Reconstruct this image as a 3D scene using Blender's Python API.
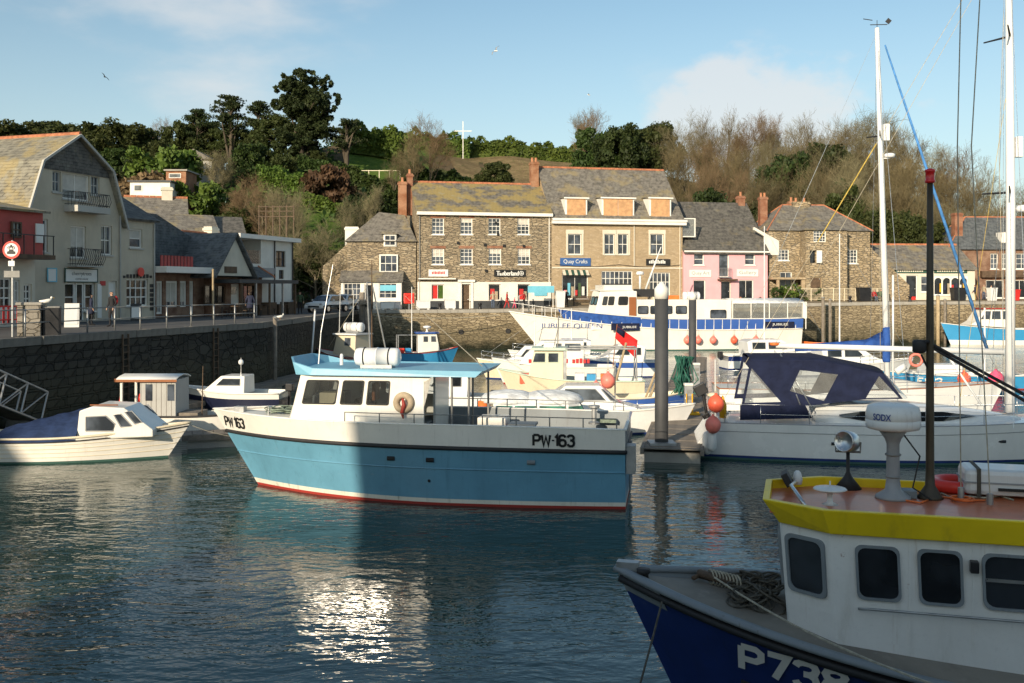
import bpy, math, random
import numpy as np
from mathutils import Vector, Matrix
R = math.radians
rng = random.Random(7)
scene = bpy.context.scene
for o in list(bpy.data.objects): bpy.data.objects.remove(o)
C = scene.collection
# ---------------------------------------------------------------- camera, sky, sun, exposure
F, CX, HY, CH = 1000.0, 512.0, 290.0, 5.5          # focal length in px, centre column, horizon row, eye height
cam_d = bpy.data.cameras.new('camera'); cam = bpy.data.objects.new('camera', cam_d); C.objects.link(cam)
cam.location = (0, 0, CH); cam.rotation_euler = (R(90), 0, 0)
cam_d.sensor_width = 36; cam_d.lens = 36*F/1024
cam_d.shift_y = -(341.5-HY)/1024
cam_d.clip_start = .1; cam_d.clip_end = 4000
scene.camera = cam
SUN_AZ, SUN_EL = 26.0, 18.0                         # degrees left of straight behind the camera; height
sv = Vector((-math.sin(R(SUN_AZ))*math.cos(R(SUN_EL)), -math.cos(R(SUN_AZ))*math.cos(R(SUN_EL)), math.sin(R(SUN_EL))))
sl = bpy.data.lights.new('sun', 'SUN'); sl.energy = 4.0; sl.angle = R(.5); sl.color = (1, .84, .63)
sun = bpy.data.objects.new('sun', sl); C.objects.link(sun); sun.location = (-60, -100, 80)
sun.rotation_euler = (-sv).to_track_quat('-Z', 'Y').to_euler()
scene.view_settings.view_transform = 'Standard'; scene.view_settings.look = 'None'
scene.view_settings.gamma = 1; scene.view_settings.use_curve_mapping = False
scene.view_settings.exposure = 0.55
scene.render.engine = 'CYCLES'
cy = scene.cycles
cy.use_denoising = True; cy.max_bounces = 8; cy.glossy_bounces = 4; cy.transparent_max_bounces = 12
cy.sample_clamp_indirect = 8; cy.caustics_reflective = True
world = bpy.data.worlds.new('World'); scene.world = world; world.use_nodes = True

class NT:
    def __init__(s, tree): s.t = tree; s.t.nodes.clear()
    def n(s, typ, **kw):
        nd = s.t.nodes.new(typ); ins = kw.pop('ins', {})
        for k, v in kw.items(): setattr(nd, k, v)
        for k, v in ins.items():
            if hasattr(v, 'is_output') or hasattr(v, 'links'): s.t.links.new(v, nd.inputs[k])
            else: nd.inputs[k].default_value = v
        return nd
    def l(s, a, b): s.t.links.new(a, b)
    def math(s, op, a, b=None, clamp=False):
        nd = s.n('ShaderNodeMath', operation=op, use_clamp=clamp, ins={0: a})
        if b is not None:
            if hasattr(b, 'links'): s.l(b, nd.inputs[1])
            else: nd.inputs[1].default_value = b
        return nd.outputs[0]
    def mix(s, fac, a, b):
        nd = s.n('ShaderNodeMix', data_type='RGBA')
        for i, v in ((0, fac), (6, a), (7, b)):
            if hasattr(v, 'links'): s.l(v, nd.inputs[i])
            else: nd.inputs[i].default_value = v if i == 0 else (*v, 1) if len(v) == 3 else v
        return nd.outputs[2]
    def noise(s, vec, scale, detail=4, rough=.55):
        nd = s.n('ShaderNodeTexNoise', ins={'Scale': scale, 'Detail': detail, 'Roughness': rough})
        if vec is not None: s.l(vec, nd.inputs['Vector'])
        return nd.outputs['Fac']
    def ramp(s, fac, pts):
        nd = s.n('ShaderNodeValToRGB'); s.l(fac, nd.inputs[0]); e = nd.color_ramp.elements
        while len(e) < len(pts): e.new(.5)
        for i, (p, c) in enumerate(pts):
            e[i].position = p; e[i].color = (c, c, c, 1) if not hasattr(c, '__len__') else (*c, 1)
        return nd.outputs[0]
    def step(s, fac, a, b):
        nd = s.n('ShaderNodeMapRange', interpolation_type='SMOOTHSTEP', ins={1: a, 2: b}); s.l(fac, nd.inputs[0]); return nd.outputs[0]
    def mapv(s, vec, scale=(1, 1, 1), rot=(0, 0, 0), loc=(0, 0, 0)):
        nd = s.n('ShaderNodeMapping', ins={'Scale': scale, 'Rotation': rot, 'Location': loc}); s.l(vec, nd.inputs['Vector']); return nd.outputs[0]

def make_world():
    w = NT(world.node_tree)
    tc = w.n('ShaderNodeTexCoord').outputs['Generated']
    sky = w.n('ShaderNodeTexSky', sky_type='NISHITA', sun_disc=False, sun_elevation=R(SUN_EL), sun_rotation=R(180+SUN_AZ), altitude=0, air_density=1.0, dust_density=1.0, ozone_density=1.6)
    sep = w.n('ShaderNodeSeparateXYZ'); w.l(tc, sep.inputs[0])
    # soft broken cloud: noise on the direction, flattened towards the horizon
    dz = w.math('MAXIMUM', sep.outputs[2], 0.0)
    q = w.mapv(tc, (3.0, 3.0, 8.0), (0, 0, R(20)), (1.35, .4, .25))
    n1 = w.noise(q, 1.15, 7, .52)
    streak = w.step(n1, .52, .74)
    # one bank of cumulus low over the wood
    q2 = w.mapv(tc, (1, 1, 1))
    d = w.n('ShaderNodeVectorMath', operation='NORMALIZE'); w.l(q2, d.inputs[0])
    sub = w.n('ShaderNodeVectorMath', operation='SUBTRACT', ins={1: Vector((.255, 1, .175)).normalized()}); w.l(d.outputs[0], sub.inputs[0])
    scl = w.mapv(sub.outputs[0], (1/.13, 1/.13, 1/.065))
    ln = w.n('ShaderNodeVectorMath', operation='LENGTH'); w.l(scl, ln.inputs[0])
    nb = w.noise(w.mapv(tc, (1, 1, 1.5)), 11, 6, .55)
    bank = w.math('ADD', w.math('SUBTRACT', 1.0, ln.outputs['Value']), w.math('MULTIPLY', w.math('SUBTRACT', nb, .5), 2.2))
    bank = w.math('MULTIPLY', w.step(bank, .0, .45), .66)
    m = w.math('MAXIMUM', w.math('MULTIPLY', streak, .62), bank, clamp=True)
    skyc = w.n('ShaderNodeMix', data_type='RGBA', blend_type='MULTIPLY', ins={0: 1.0}); w.l(sky.outputs[0], skyc.inputs[6]); skyc.inputs[7].default_value = (.92, 1.0, .93, 1)
    hz = w.math('MULTIPLY', w.math('SUBTRACT', 1.0, w.step(dz, -.02, .34)), .55)
    skyh = w.mix(hz, skyc.outputs[2], (4.3, 4.75, 5.1))
    cl = w.mix(m, skyh, (5.4, 5.3, 5.2))
    bg = w.n('ShaderNodeBackground', ins={'Strength': .106}); w.l(cl, bg.inputs['Color'])
    out = w.n('ShaderNodeOutputWorld'); w.l(bg.outputs[0], out.inputs[0])
make_world()

# ---------------------------------------------------------------- pixel helpers
def P(px, py, Y): return Vector(((px-CX)*Y/F, Y, CH+(HY-py)*Y/F))
def G(px, py, Z=0.0):
    Y = (CH-Z)*F/(py-HY); return Vector(((px-CX)*Y/F, Y, Z))
QZ = 3.7                                             # quay level above the water
def sstep(a, b, x):
    t = min(1, max(0, (x-a)/(b-a))); return t*t*(3-2*t)
def lerp_table(tab, x):
    if x <= tab[0][0]: return tab[0][1]
    for (a, va), (b, vb) in zip(tab, tab[1:]):
        if x <= b: return va+(vb-va)*(x-a)/(b-a)
    return tab[-1][1]

# ---------------------------------------------------------------- materials
M = {}
def newmat(name):
    m = bpy.data.materials.new(name); m.use_nodes = True; M[name] = m
    return m, NT(m.node_tree)
def finish(w, base, rough=.6, bump=None, bdist=.02, metal=0, spec=.5, coat=0, normal=None, alpha=None, trans=0, sub=None):
    p = w.n('ShaderNodeBsdfPrincipled')
    for k, v in (('Base Color', base), ('Roughness', rough), ('Metallic', metal), ('Specular IOR Level', spec), ('Coat Weight', coat), ('Transmission Weight', trans)):
        if hasattr(v, 'links'): w.l(v, p.inputs[k])
        else: p.inputs[k].default_value = (*v, 1) if hasattr(v, '__len__') and len(v) == 3 else v
    if bump is not None:
        b = w.n('ShaderNodeBump', ins={'Strength': 1.0, 'Distance': bdist}); w.l(bump, b.inputs['Height']); w.l(b.outputs[0], p.inputs['Normal'])
    o = w.n('ShaderNodeOutputMaterial'); w.l(p.outputs[0], o.inputs[0]); return p
def coords(w, kind='Object'):
    return w.n('ShaderNodeTexCoord').outputs[kind]
def mul(c, k): return tuple(min(1, x*k) for x in c)
def plain(name, col, rough=.55, var=.12, scale=1.5, metal=0, spec=.4, coat=0, bump=0.0, stain=0, stain_col=(.12, .09, .06)):
    m, w = newmat(name); v = coords(w)
    n = w.noise(v, scale, 5, .6)
    f = w.step(n, .3, .7)
    c = w.mix(f, mul(col, 1-var), mul(col, 1+var))
    if stain:
        s = w.noise(w.mapv(v, (3.2, 3.2, .7)), 1.3, 6, .65)
        c = w.mix(w.math('MULTIPLY', w.step(s, .52, .78), stain), c, stain_col)
    bn = w.noise(v, scale*14, 3) if bump else None
    r = w.math('ADD', w.math('MULTIPLY', n, .25), rough-.12)
    finish(w, c, r, bn, bump, metal, spec, coat)
    return m
def rubble(name, cols, scale=(2.0, 2.0, 5.5), mortar=(.16, .14, .11), bump=.05, weed=False, wet=False):
    m, w = newmat(name); v = coords(w)
    dn = w.n('ShaderNodeTexNoise', ins={'Scale': 1.6, 'Detail': 3}); w.l(v, dn.inputs['Vector'])
    vv = w.n('ShaderNodeVectorMath', operation='MULTIPLY_ADD', ins={1: (.18, .18, .1)}); w.l(dn.outputs['Color'], vv.inputs[0]); w.l(v, vv.inputs[2])
    q = w.mapv(vv.outputs[0], scale)
    a = w.n('ShaderNodeTexVoronoi', feature='F1', ins={'Scale': 1, 'Randomness': .9}); w.l(q, a.inputs['Vector'])
    e = w.n('ShaderNodeTexVoronoi', feature='DISTANCE_TO_EDGE', ins={'Scale': 1, 'Randomness': .9}); w.l(q, e.inputs['Vector'])
    sx = w.n('ShaderNodeSeparateColor'); w.l(a.outputs['Color'], sx.inputs[0])
    n = len(cols)
    c = w.ramp(sx.outputs[0], [(i/(n-1), cc) for i, cc in enumerate(cols)])
    big = w.noise(v, .35, 5, .6)
    c = w.mix(w.step(big, .3, .75), c, w.mix(.45, c, mul(cols[0], .55)))
    fine = w.noise(v, 14, 4, .7)
    c = w.mix(w.math('MULTIPLY', fine, .35), c, mul(cols[-1], 1.15))
    k = w.step(e.outputs['Distance'], .01, .075)
    c = w.mix(k, mortar, c)
    if weed:
        sp = w.n('ShaderNodeSeparateXYZ'); g = w.n('ShaderNodeNewGeometry'); w.l(g.outputs['Position'], sp.inputs[0])
        h = w.math('ADD', sp.outputs[2], w.math('MULTIPLY', w.noise(v, 1.4, 4), 1.5))
        c = w.mix(w.math('MULTIPLY', w.math('SUBTRACT', 1.0, w.step(h, 1.9, 3.6)), .5), c, (.085, .075, .04))
        c = w.mix(w.math('SUBTRACT', 1.0, w.step(h, .9, 1.7)), c, (.022, .024, .013))
    b = w.math('ADD', k, w.math('MULTIPLY', fine, .5))
    finish(w, c, .85, b, bump, spec=.25)
    return m
def slate(name, c0, c1, lichen=(.36, .27, .09), amount=.5, row=.24, lo=.5):
    m, w = newmat(name); v = coords(w)
    s = w.n('ShaderNodeSeparateXYZ'); w.l(v, s.inputs[0])
    xx = w.math('ADD', s.outputs[0], w.math('MULTIPLY', s.outputs[1], .35))
    cb = w.n('ShaderNodeCombineXYZ', ins={0: xx, 1: s.outputs[2]})
    br = w.n('ShaderNodeTexBrick', offset=.5, ins={'Color1': (*c0, 1), 'Color2': (*c1, 1), 'Mortar': (*mul(c0, .35), 1), 'Scale': 1, 'Mortar Size': .012, 'Bias': 0, 'Brick Width': .34, 'Row Height': row*.75})
    w.l(cb.outputs[0], br.inputs['Vector'])
    patch = w.noise(v, .55, 6, .62)
    c = w.mix(w.step(w.noise(v, 2.5, 4), .35, .7), br.outputs['Color'], mul(c1, 1.25))
    c = w.mix(w.math('MULTIPLY', w.step(patch, lo, lo+.14), amount), c, lichen)
    p2 = w.noise(w.mapv(v, (1, 1, 1), loc=(7, 3, 1)), 1.1, 5, .65)
    c = w.mix(w.math('MULTIPLY', w.step(p2, .56, .72), .5*amount), c, (.33, .33, .26))
    finish(w, c, .72, w.math('ADD', br.outputs['Fac'], w.math('MULTIPLY', w.noise(v, 9, 3), -.6)), -.03, spec=.35)
    return m
def bricks(name, c0, c1, mortar=(.33, .27, .2), bw=.23, bh=.08):
    m, w = newmat(name); v = coords(w)
    s = w.n('ShaderNodeSeparateXYZ'); w.l(v, s.inputs[0])
    cb = w.n('ShaderNodeCombineXYZ', ins={0: w.math('ADD', s.outputs[0], s.outputs[1]), 1: s.outputs[2]})
    br = w.n('ShaderNodeTexBrick', ins={'Color1': (*c0, 1), 'Color2': (*c1, 1), 'Mortar': (*mortar, 1), 'Scale': 1, 'Mortar Size': .012, 'Brick Width': bw, 'Row Height': bh})
    w.l(cb.outputs[0], br.inputs['Vector'])
    c = w.mix(w.step(w.noise(v, 1.2, 5), .35, .75), br.outputs['Color'], mul(c0, .6))
    finish(w, c, .8, br.outputs['Fac'], -.02, spec=.25); return m
def glass(name, col=(.015, .018, .022), rough=.06, spec=.6):
    m, w = newmat(name); v = coords(w)
    c = w.mix(w.step(w.noise(v, 1.1, 3), .4, .65), mul(col, .6), mul(col, 1.9))
    finish(w, c, rough, spec=spec); return m
def clear(name, tint=(.9, .92, .92), mixf=.82, rough=.08):
    m, w = newmat(name); v = coords(w)
    t = w.n('ShaderNodeBsdfTransparent', ins={0: (*tint, 1)})
    g = w.n('ShaderNodeBsdfGlossy', ins={0: (1, 1, 1, 1), 'Roughness': rough})
    d = w.n('ShaderNodeBsdfDiffuse', ins={0: (.55, .56, .55, 1)})
    fr = w.n('ShaderNodeFresnel', ins={0: 1.45})
    a = w.n('ShaderNodeMixShader', ins={0: w.math('ADD', w.math('MULTIPLY', w.noise(v, 2.2, 4), .16), .98-mixf-.08)}); w.l(t.outputs[0], a.inputs[1]); w.l(d.outputs[0], a.inputs[2])
    b = w.n('ShaderNodeMixShader'); w.l(fr.outputs[0], b.inputs[0]); w.l(a.outputs[0], b.inputs[1]); w.l(g.outputs[0], b.inputs[2])
    o = w.n('ShaderNodeOutputMaterial'); w.l(b.outputs[0], o.inputs[0]); return m
def leafy(name, c0, c1, c2=None, trans=.25, sc=.5):
    m, w = newmat(name); v = coords(w)
    n = w.noise(v, sc, 4, .6); oi = w.n('ShaderNodeObjectInfo').outputs['Random']
    f = w.noise(v, 3.2, 3, .6)
    c = w.mix(w.step(n, .3, .7), c0, c1)
    c = w.mix(w.math('MULTIPLY', w.step(f, .45, .75), .6), c, c2 or mul(c1, 1.5))
    hs = w.n('ShaderNodeHueSaturation', ins={'Hue': w.math('ADD', w.math('MULTIPLY', oi, .03), .485), 'Value': w.math('ADD', w.math('MULTIPLY', oi, .35), .82)}); w.l(c, hs.inputs['Color'])
    d = w.n('ShaderNodeBsdfPrincipled', ins={'Roughness': .6, 'Specular IOR Level': .25}); w.l(hs.outputs[0], d.inputs['Base Color'])
    t = w.n('ShaderNodeBsdfTranslucent'); w.l(hs.outputs[0], t.inputs[0])
    a = w.n('ShaderNodeMixShader', ins={0: trans}); w.l(d.outputs[0], a.inputs[1]); w.l(t.outputs[0], a.inputs[2])
    o = w.n('ShaderNodeOutputMaterial'); w.l(a.outputs[0], o.inputs[0]); return m

# ---------------------------------------------------------------- mesh builder
class MB:
    def __init__(s): s.v = []; s.f = []
    def add(s, vs, fs):
        k = len(s.v); s.v += [tuple(p) for p in vs]; s.f += [tuple(i+k for i in f) for f in fs]; return s
    def quad(s, *p): return s.add(p, [tuple(range(len(p)))])
    def box(s, x0, x1, y0, y1, z0, z1, T=None):
        vs = [Vector((x, y, z)) for z in (z0, z1) for y in (y0, y1) for x in (x0, x1)]
        if T is not None: vs = [T @ p for p in vs]
        return s.add(vs, [(0, 2, 3, 1), (4, 5, 7, 6), (0, 1, 5, 4), (2, 6, 7, 3), (0, 4, 6, 2), (1, 3, 7, 5)])
    def cbox(s, c, size, rz=0, rx=0, ry=0):
        T = Matrix.Translation(c) @ Matrix.Rotation(rz, 4, 'Z') @ Matrix.Rotation(ry, 4, 'Y') @ Matrix.Rotation(rx, 4, 'X')
        a, b, c2 = (k/2 for k in size); return s.box(-a, a, -b, b, -c2, c2, T)
    def tube(s, pts, r, n=6, cap=True, flat=1.0):
        pts = [Vector(p) for p in pts]; m = len(pts)
        rs = r if hasattr(r, '__len__') else [r]*m
        k = len(s.v); up = None
        for i, p in enumerate(pts):
            t = (pts[min(i+1, m-1)]-pts[max(i-1, 0)])
            if t.length < 1e-9: t = Vector((0, 0, 1))
            t.normalize()
            if up is None: up = Vector((0, 0, 1)) if abs(t.z) < .9 else Vector((1, 0, 0))
            a = (up-t*up.dot(t))
            if a.length < 1e-6: a = t.orthogonal()
            a.normalize(); up = a; b = t.cross(a)
            for j in range(n):
                th = 2*math.pi*(j+.5)/n; s.v.append(tuple(p+(a*math.sin(th)*flat+b*math.cos(th))*rs[i]))
        for i in range(m-1):
            for j in range(n):
                j2 = (j+1) % n; s.f.append((k+i*n+j, k+i*n+j2, k+(i+1)*n+j2, k+(i+1)*n+j))
        if cap: s.f.append(tuple(k+j for j in reversed(range(n)))); s.f.append(tuple(k+(m-1)*n+j for j in range(n)))
        return s
    def lathe(s, prof, n=16, c=(0, 0, 0), T=None):
        k = len(s.v); c = Vector(c)
        for r, z in prof:
            for j in range(n):
                th = 2*math.pi*j/n; p = Vector((max(r, 1e-4)*math.cos(th), max(r, 1e-4)*math.sin(th), z))
                if T is not None: p = T @ p
                s.v.append(tuple(p+c))
        for i in range(len(prof)-1):
            for j in range(n):
                j2 = (j+1) % n; s.f.append((k+i*n+j, k+i*n+j2, k+(i+1)*n+j2, k+(i+1)*n+j))
        s.f.append(tuple(k+j for j in reversed(range(n)))); s.f.append(tuple(k+(len(prof)-1)*n+j for j in range(n)))
        return s
    def torus(s, c, R0, r, n=20, m=8, T=None):
        c = Vector(c); k = len(s.v)
        for i in range(n):
            a = 2*math.pi*i/n
            for j in range(m):
                b = 2*math.pi*j/m; p = Vector(((R0+r*math.cos(b))*math.cos(a), (R0+r*math.cos(b))*math.sin(a), r*math.sin(b)))
                if T is not None: p = T @ p
                s.v.append(tuple(c+p))
        for i in range(n):
            for j in range(m):
                i2, j2 = (i+1) % n, (j+1) % m
                s.f.append((k+i*m+j, k+i2*m+j, k+i2*m+j2, k+i*m+j2))
        return s
    def ball(s, c, r, nu=12, nv=8):
        rr = r if hasattr(r, '__len__') else (r, r, r); k = len(s.v)
        for i in range(nv+1):
            ph = math.pi*i/nv
            for j in range(nu):
                th = 2*math.pi*j/nu
                s.v.append((c[0]+rr[0]*math.sin(ph)*math.cos(th), c[1]+rr[1]*math.sin(ph)*math.sin(th), c[2]-rr[2]*math.cos(ph)))
        for i in range(nv):
            for j in range(nu):
                j2 = (j+1) % nu; s.f.append((k+i*nu+j, k+i*nu+j2, k+(i+1)*nu+j2, k+(i+1)*nu+j))
        return s
    def prism(s, poly, a, b, axis='y'):
        n = len(poly)
        def mk(p, d): return {'y': (p[0], d, p[1]), 'x': (d, p[0], p[1]), 'z': (p[0], p[1], d)}[axis]
        vs = [mk(p, a) for p in poly]+[mk(p, b) for p in poly]
        fs = [tuple(range(n)), tuple(reversed(range(n, 2*n)))]+[(i, i+n, (i+1) % n+n, (i+1) % n) for i in range(n)]
        return s.add(vs, fs)
    def loft(s, rows, close=False, cap=False):
        k = len(s.v); n = len(rows[0])
        for r in rows: s.v += [tuple(p) for p in r]
        for i in range(len(rows)-1):
            for j in range(n if close else n-1):
                j2 = (j+1) % n; s.f.append((k+i*n+j, k+i*n+j2, k+(i+1)*n+j2, k+(i+1)*n+j))
        if cap:
            s.f.append(tuple(k+j for j in reversed(range(n)))); s.f.append(tuple(k+(len(rows)-1)*n+j for j in range(n)))
        return s
    def mesh(s, name):
        me = bpy.data.meshes.new(name); me.from_pydata(s.v, [], s.f); me.update(); return me
    def build(s, name, mat, parent=None, smooth=False, bevel=0, solid=0, fixn=True, loc=None, rz=0):
        me = s.mesh(name)
        if fixn:
            import bmesh
            b = bmesh.new(); b.from_mesh(me); bmesh.ops.recalc_face_normals(b, faces=b.faces); b.to_mesh(me); b.free()
        if smooth: me.polygons.foreach_set('use_smooth', [True]*len(me.polygons))
        o = bpy.data.objects.new(name, me); C.objects.link(o)
        me.materials.append(M[mat] if isinstance(mat, str) else mat)
        if parent is not None: o.parent = parent
        if loc is not None: o.location = loc; o.rotation_euler = (0, 0, rz)
        if solid: md = o.modifiers.new('s', 'SOLIDIFY'); md.thickness = solid; md.offset = 0
        if bevel:
            md = o.modifiers.new('b', 'BEVEL'); md.width = bevel; md.segments = 2; md.limit_method = 'ANGLE'; md.angle_limit = R(35)
        return o
def tag(o, label, cat, group=None, kind=None):
    if label: o['label'] = label
    if cat: o['category'] = cat
    if group: o['group'] = group
    if kind: o['kind'] = kind
    return o
def thing(name, label, cat, loc=(0, 0, 0), rz=0, group=None):
    o = bpy.data.objects.new(name, None); C.objects.link(o); o.location = loc; o.rotation_euler = (0, 0, rz); o.empty_display_size = .3
    return tag(o, label, cat, group)
def struct(o): o['kind'] = 'structure'; return o
def copy_tree(o, parent=None):
    c = o.copy(); C.objects.link(c); c.parent = parent
    for ch in list(o.children): copy_tree(ch, c)
    return c
def text_mesh(txt, height, width=None, align='CENTER'):
    """flat lettering as triangles: list of (x, y) and faces, lower-left / centred on x"""
    cu = bpy.data.curves.new('t', 'FONT'); cu.body = txt; cu.size = 1; cu.align_x = align; cu.fill_mode = 'FRONT' if hasattr(cu, 'fill_mode') else cu.fill_mode
    cu.offset = TEXT_BOLD[0]
    o = bpy.data.objects.new('t', cu); C.objects.link(o)
    dg = bpy.context.evaluated_depsgraph_get(); me = bpy.data.meshes.new_from_object(o.evaluated_get(dg))
    vs = [tuple(v.co)[:2] for v in me.vertices]; fs = [tuple(p.vertices) for p in me.polygons]
    bpy.data.objects.remove(o); bpy.data.curves.remove(cu); bpy.data.meshes.remove(me)
    x0, x1 = min(v[0] for v in vs), max(v[0] for v in vs); y0, y1 = min(v[1] for v in vs), max(v[1] for v in vs)
    sy = height/(y1-y0); sx = (width/(x1-x0)) if width else sy
    return [((x-(x0+x1)/2)*sx, (y-(y0+y1)/2)*sy) for x, y in vs], fs
TEXT_BOLD = [.0]
def lettering(txt, mat, parent, fn, height, width=None, name='lettering', bold=.0):
    TEXT_BOLD[0] = bold
    vs, fs = text_mesh(txt, height, width)
    mb = MB(); mb.add([fn(x, y) for x, y in vs], fs)
    return mb.build(name, mat, parent, fixn=False)

STROKES = {'P': [[(0, 0), (0, 1)], [(0, 1), (.55, 1), (.75, .87), (.75, .62), (.55, .48), (0, .48)]], 'W': [[(0, 1), (.22, 0), (.5, .85), (.78, 0), (1, 1)]], '1': [[(.05, .76), (.3, 1), (.3, 0)]],
 '6': [[(.72, .8), (.66, .92), (.52, 1), (.22, 1), (.06, .9), (0, .74), (0, .24), (.08, .08), (.24, 0), (.5, 0), (.66, .08), (.74, .24), (.74, .36), (.66, .5), (.5, .57), (.24, .57), (.05, .46)]],
 '3': [[(0, .8), (.06, .92), (.22, 1), (.5, 1), (.66, .92), (.72, .78), (.66, .62), (.5, .54), (.28, .54)], [(.5, .54), (.68, .44), (.74, .28), (.68, .1), (.52, 0), (.22, 0), (.06, .08), (0, .2)]],
 '7': [[(0, 1), (.72, 1), (.26, 0)]], '8': [[(.37, .53), (.12, .62), (.04, .78), (.12, .94), (.37, 1), (.62, .94), (.7, .78), (.62, .62), (.37, .53), (.08, .42), (0, .25), (.1, .06), (.37, 0), (.64, .06), (.74, .25), (.66, .42), (.37, .53)]],
 '.': [[(.1, .44), (.1, .58)]], 'F': [[(0, 0), (0, 1), (.7, 1)], [(0, .52), (.55, .52)]], '2': [[(0, .8), (.08, .94), (.25, 1), (.5, 1), (.68, .9), (.72, .74), (.66, .58), (0, 0), (.75, 0)]]}
def stroke_text(txt, height, width, weight, fn, mat, parent, name='lettering'):
    """block figures cut as ribbons; fn(u, v, layer) places them"""
    adv = [(.55 if c == '1' else .3 if c in '. ' else 1.25 if c == 'W' else 1.0) for c in txt]; tot = sum(adv)-.25; k = width/tot; x = -width/2; mb = MB(); lay = 0
    for c, a in zip(txt, adv):
        for st in STROKES.get(c, []):
            pts = [Vector((x+p[0]*k, (p[1]-.5)*height)) for p in st]; L_, R_ = [], []
            for i, p in enumerate(pts):
                d0 = (p-pts[i-1]).normalized() if i else (pts[1]-p).normalized(); d1 = (pts[i+1]-p).normalized() if i < len(pts)-1 else d0
                n0, n1 = Vector((-d0.y, d0.x)), Vector((-d1.y, d1.x)); m = (n0+n1); m = m.normalized() if m.length > .2 else n0; q = weight/2/max(.45, m.dot(n0)); L_.append(p+m*q); R_.append(p-m*q)
            for i in range(len(pts)-1):
                n = 4 if (pts[i+1]-pts[i]).length > height*.4 else 1
                for j in range(n):
                    mb.quad(*[fn(*(A[i].lerp(A[i+1], t)), lay) for A, t in ((L_, j/n), (L_, (j+1)/n), (R_, (j+1)/n), (R_, j/n))])
            lay += 1
        x += a*k
    return mb.build(name, mat, parent, fixn=False)
# stone, slate, brick, render
rubble('stone_brown', [(.19, .15, .10), (.30, .235, .155), (.38, .30, .195), (.44, .37, .26)], (1.9, 1.9, 6.5))
rubble('stone_tan', [(.33, .25, .155), (.40, .305, .19), (.44, .335, .21), (.47, .37, .25)], (2.6, 2.6, 6.0), mortar=(.36, .28, .18), bump=.012)
rubble('stone_house', [(.22, .17, .10), (.33, .255, .155), (.40, .31, .19), (.46, .38, .27)], (2.0, 2.0, 5.0))
rubble('stone_quay', [(.16, .13, .085), (.27, .215, .135), (.35, .28, .175), (.42, .345, .23)], (2.0, 2.0, 5.5), mortar=(.17, .135, .09), weed=True)
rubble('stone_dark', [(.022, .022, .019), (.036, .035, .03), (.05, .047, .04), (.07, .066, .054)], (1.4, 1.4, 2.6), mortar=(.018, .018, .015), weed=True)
rubble('stone_grey', [(.16, .15, .13), (.23, .21, .18), (.3, .27, .22), (.33, .30, .25)], (2.0, 2.0, 5.0))
slate('slate_lichen', (.115, .105, .09), (.165, .15, .125), (.34, .26, .095), .85, lo=.43)
slate('slate_grey', (.125, .115, .10), (.185, .17, .145), (.31, .25, .13), .65, lo=.50)
slate('slate_dark', (.075, .072, .066), (.12, .113, .10), (.25, .20, .10), .5, lo=.55)
slate('slate_blue', (.075, .085, .09), (.115, .125, .13), (.2, .19, .13), .35, lo=.58)
slate('slate_gold', (.16, .15, .12), (.22, .205, .16), (.33, .26, .12), .75, lo=.46)
bricks('brick_red', (.36, .13, .07), (.46, .19, .10))
bricks('brick_orange', (.42, .17, .08), (.50, .22, .11))
bricks('brick_brown', (.28, .14, .09), (.36, .20, .13))
plain('ridge_tile', (.42, .16, .08), .8, .3, 3, bump=.02)
plain('render_white', (.74, .71, .64), .75, .07, .9, bump=.008, stain=.25, stain_col=(.4, .36, .28))
plain('render_cream', (.62, .58, .48), .8, .08, .7, bump=.01, stain=.3, stain_col=(.35, .32, .26))
plain('render_buff', (.52, .46, .355), .8, .09, .7, bump=.01, stain=.35, stain_col=(.25, .23, .18))
plain('render_grey', (.46, .45, .41), .8, .08, .7, bump=.01, stain=.25, stain_col=(.28, .27, .24))
plain('render_pink', (.74, .40, .43), .75, .06, .8, bump=.006, stain=.15, stain_col=(.55, .36, .36))
plain('render_red', (.42, .07, .06), .6, .15, 1, stain=.3, stain_col=(.2, .04, .04))
plain('plywood', (.52, .30, .15), .75, .18, 2.5, bump=.004)
plain('white_paint', (.78, .76, .70), .45, .05, 1.2, stain=.12, stain_col=(.5, .45, .36))
plain('black_paint', (.018, .018, .02), .4, .2, 2)
plain('dark_slate_paint', (.05, .055, .06), .6, .2, 2)
plain('dark_green_paint', (.03, .075, .055), .5, .2, 2)
plain('dark_wood', (.10, .065, .04), .7, .3, 3, bump=.01)
plain('weathered_wood', (.21, .18, .145), .85, .25, 3, bump=.015, stain=.5, stain_col=(.08, .07, .055))
plain('pale_wood', (.40, .31, .19), .8, .2, 3, bump=.01)
plain('red_paint', (.55, .03, .025), .4, .12, 2)
plain('red_plastic', (.72, .045, .03), .35, .1, 2)
plain('coral_buoy', (.80, .13, .07), .38, .12, 2.5, stain=.2, stain_col=(.35, .12, .08))
plain('pink_buoy', (.82, .22, .17), .4, .12, 2.5, stain=.25, stain_col=(.4, .2, .15))
plain('orange_plastic', (.80, .18, .04), .4, .1, 2)
plain('yellow_paint', (.80, .58, .015), .38, .07, 1.5, stain=.35, stain_col=(.30, .19, .03))
plain('yellow_plastic', (.78, .42, .02), .4, .1, 2)
plain('sign_blue', (.04, .11, .30), .45, .1, 1)
plain('sign_white', (.74, .74, .70), .45, .04, 1)
plain('sign_black', (.02, .02, .02), .45, .1, 1)
plain('sign_cyan', (.16, .48, .62), .45, .08, 1)
plain('text_blue', (.03, .07, .26), .5, .05, 1)
plain('text_black', (.015, .015, .016), .5, .1, 1)
plain('text_grey', (.26, .26, .25), .6, .1, 1)
plain('text_red', (.5, .03, .03), .5, .1, 1)
plain('galvanised', (.36, .37, .37), .45, .15, 4, metal=.6)
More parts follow.
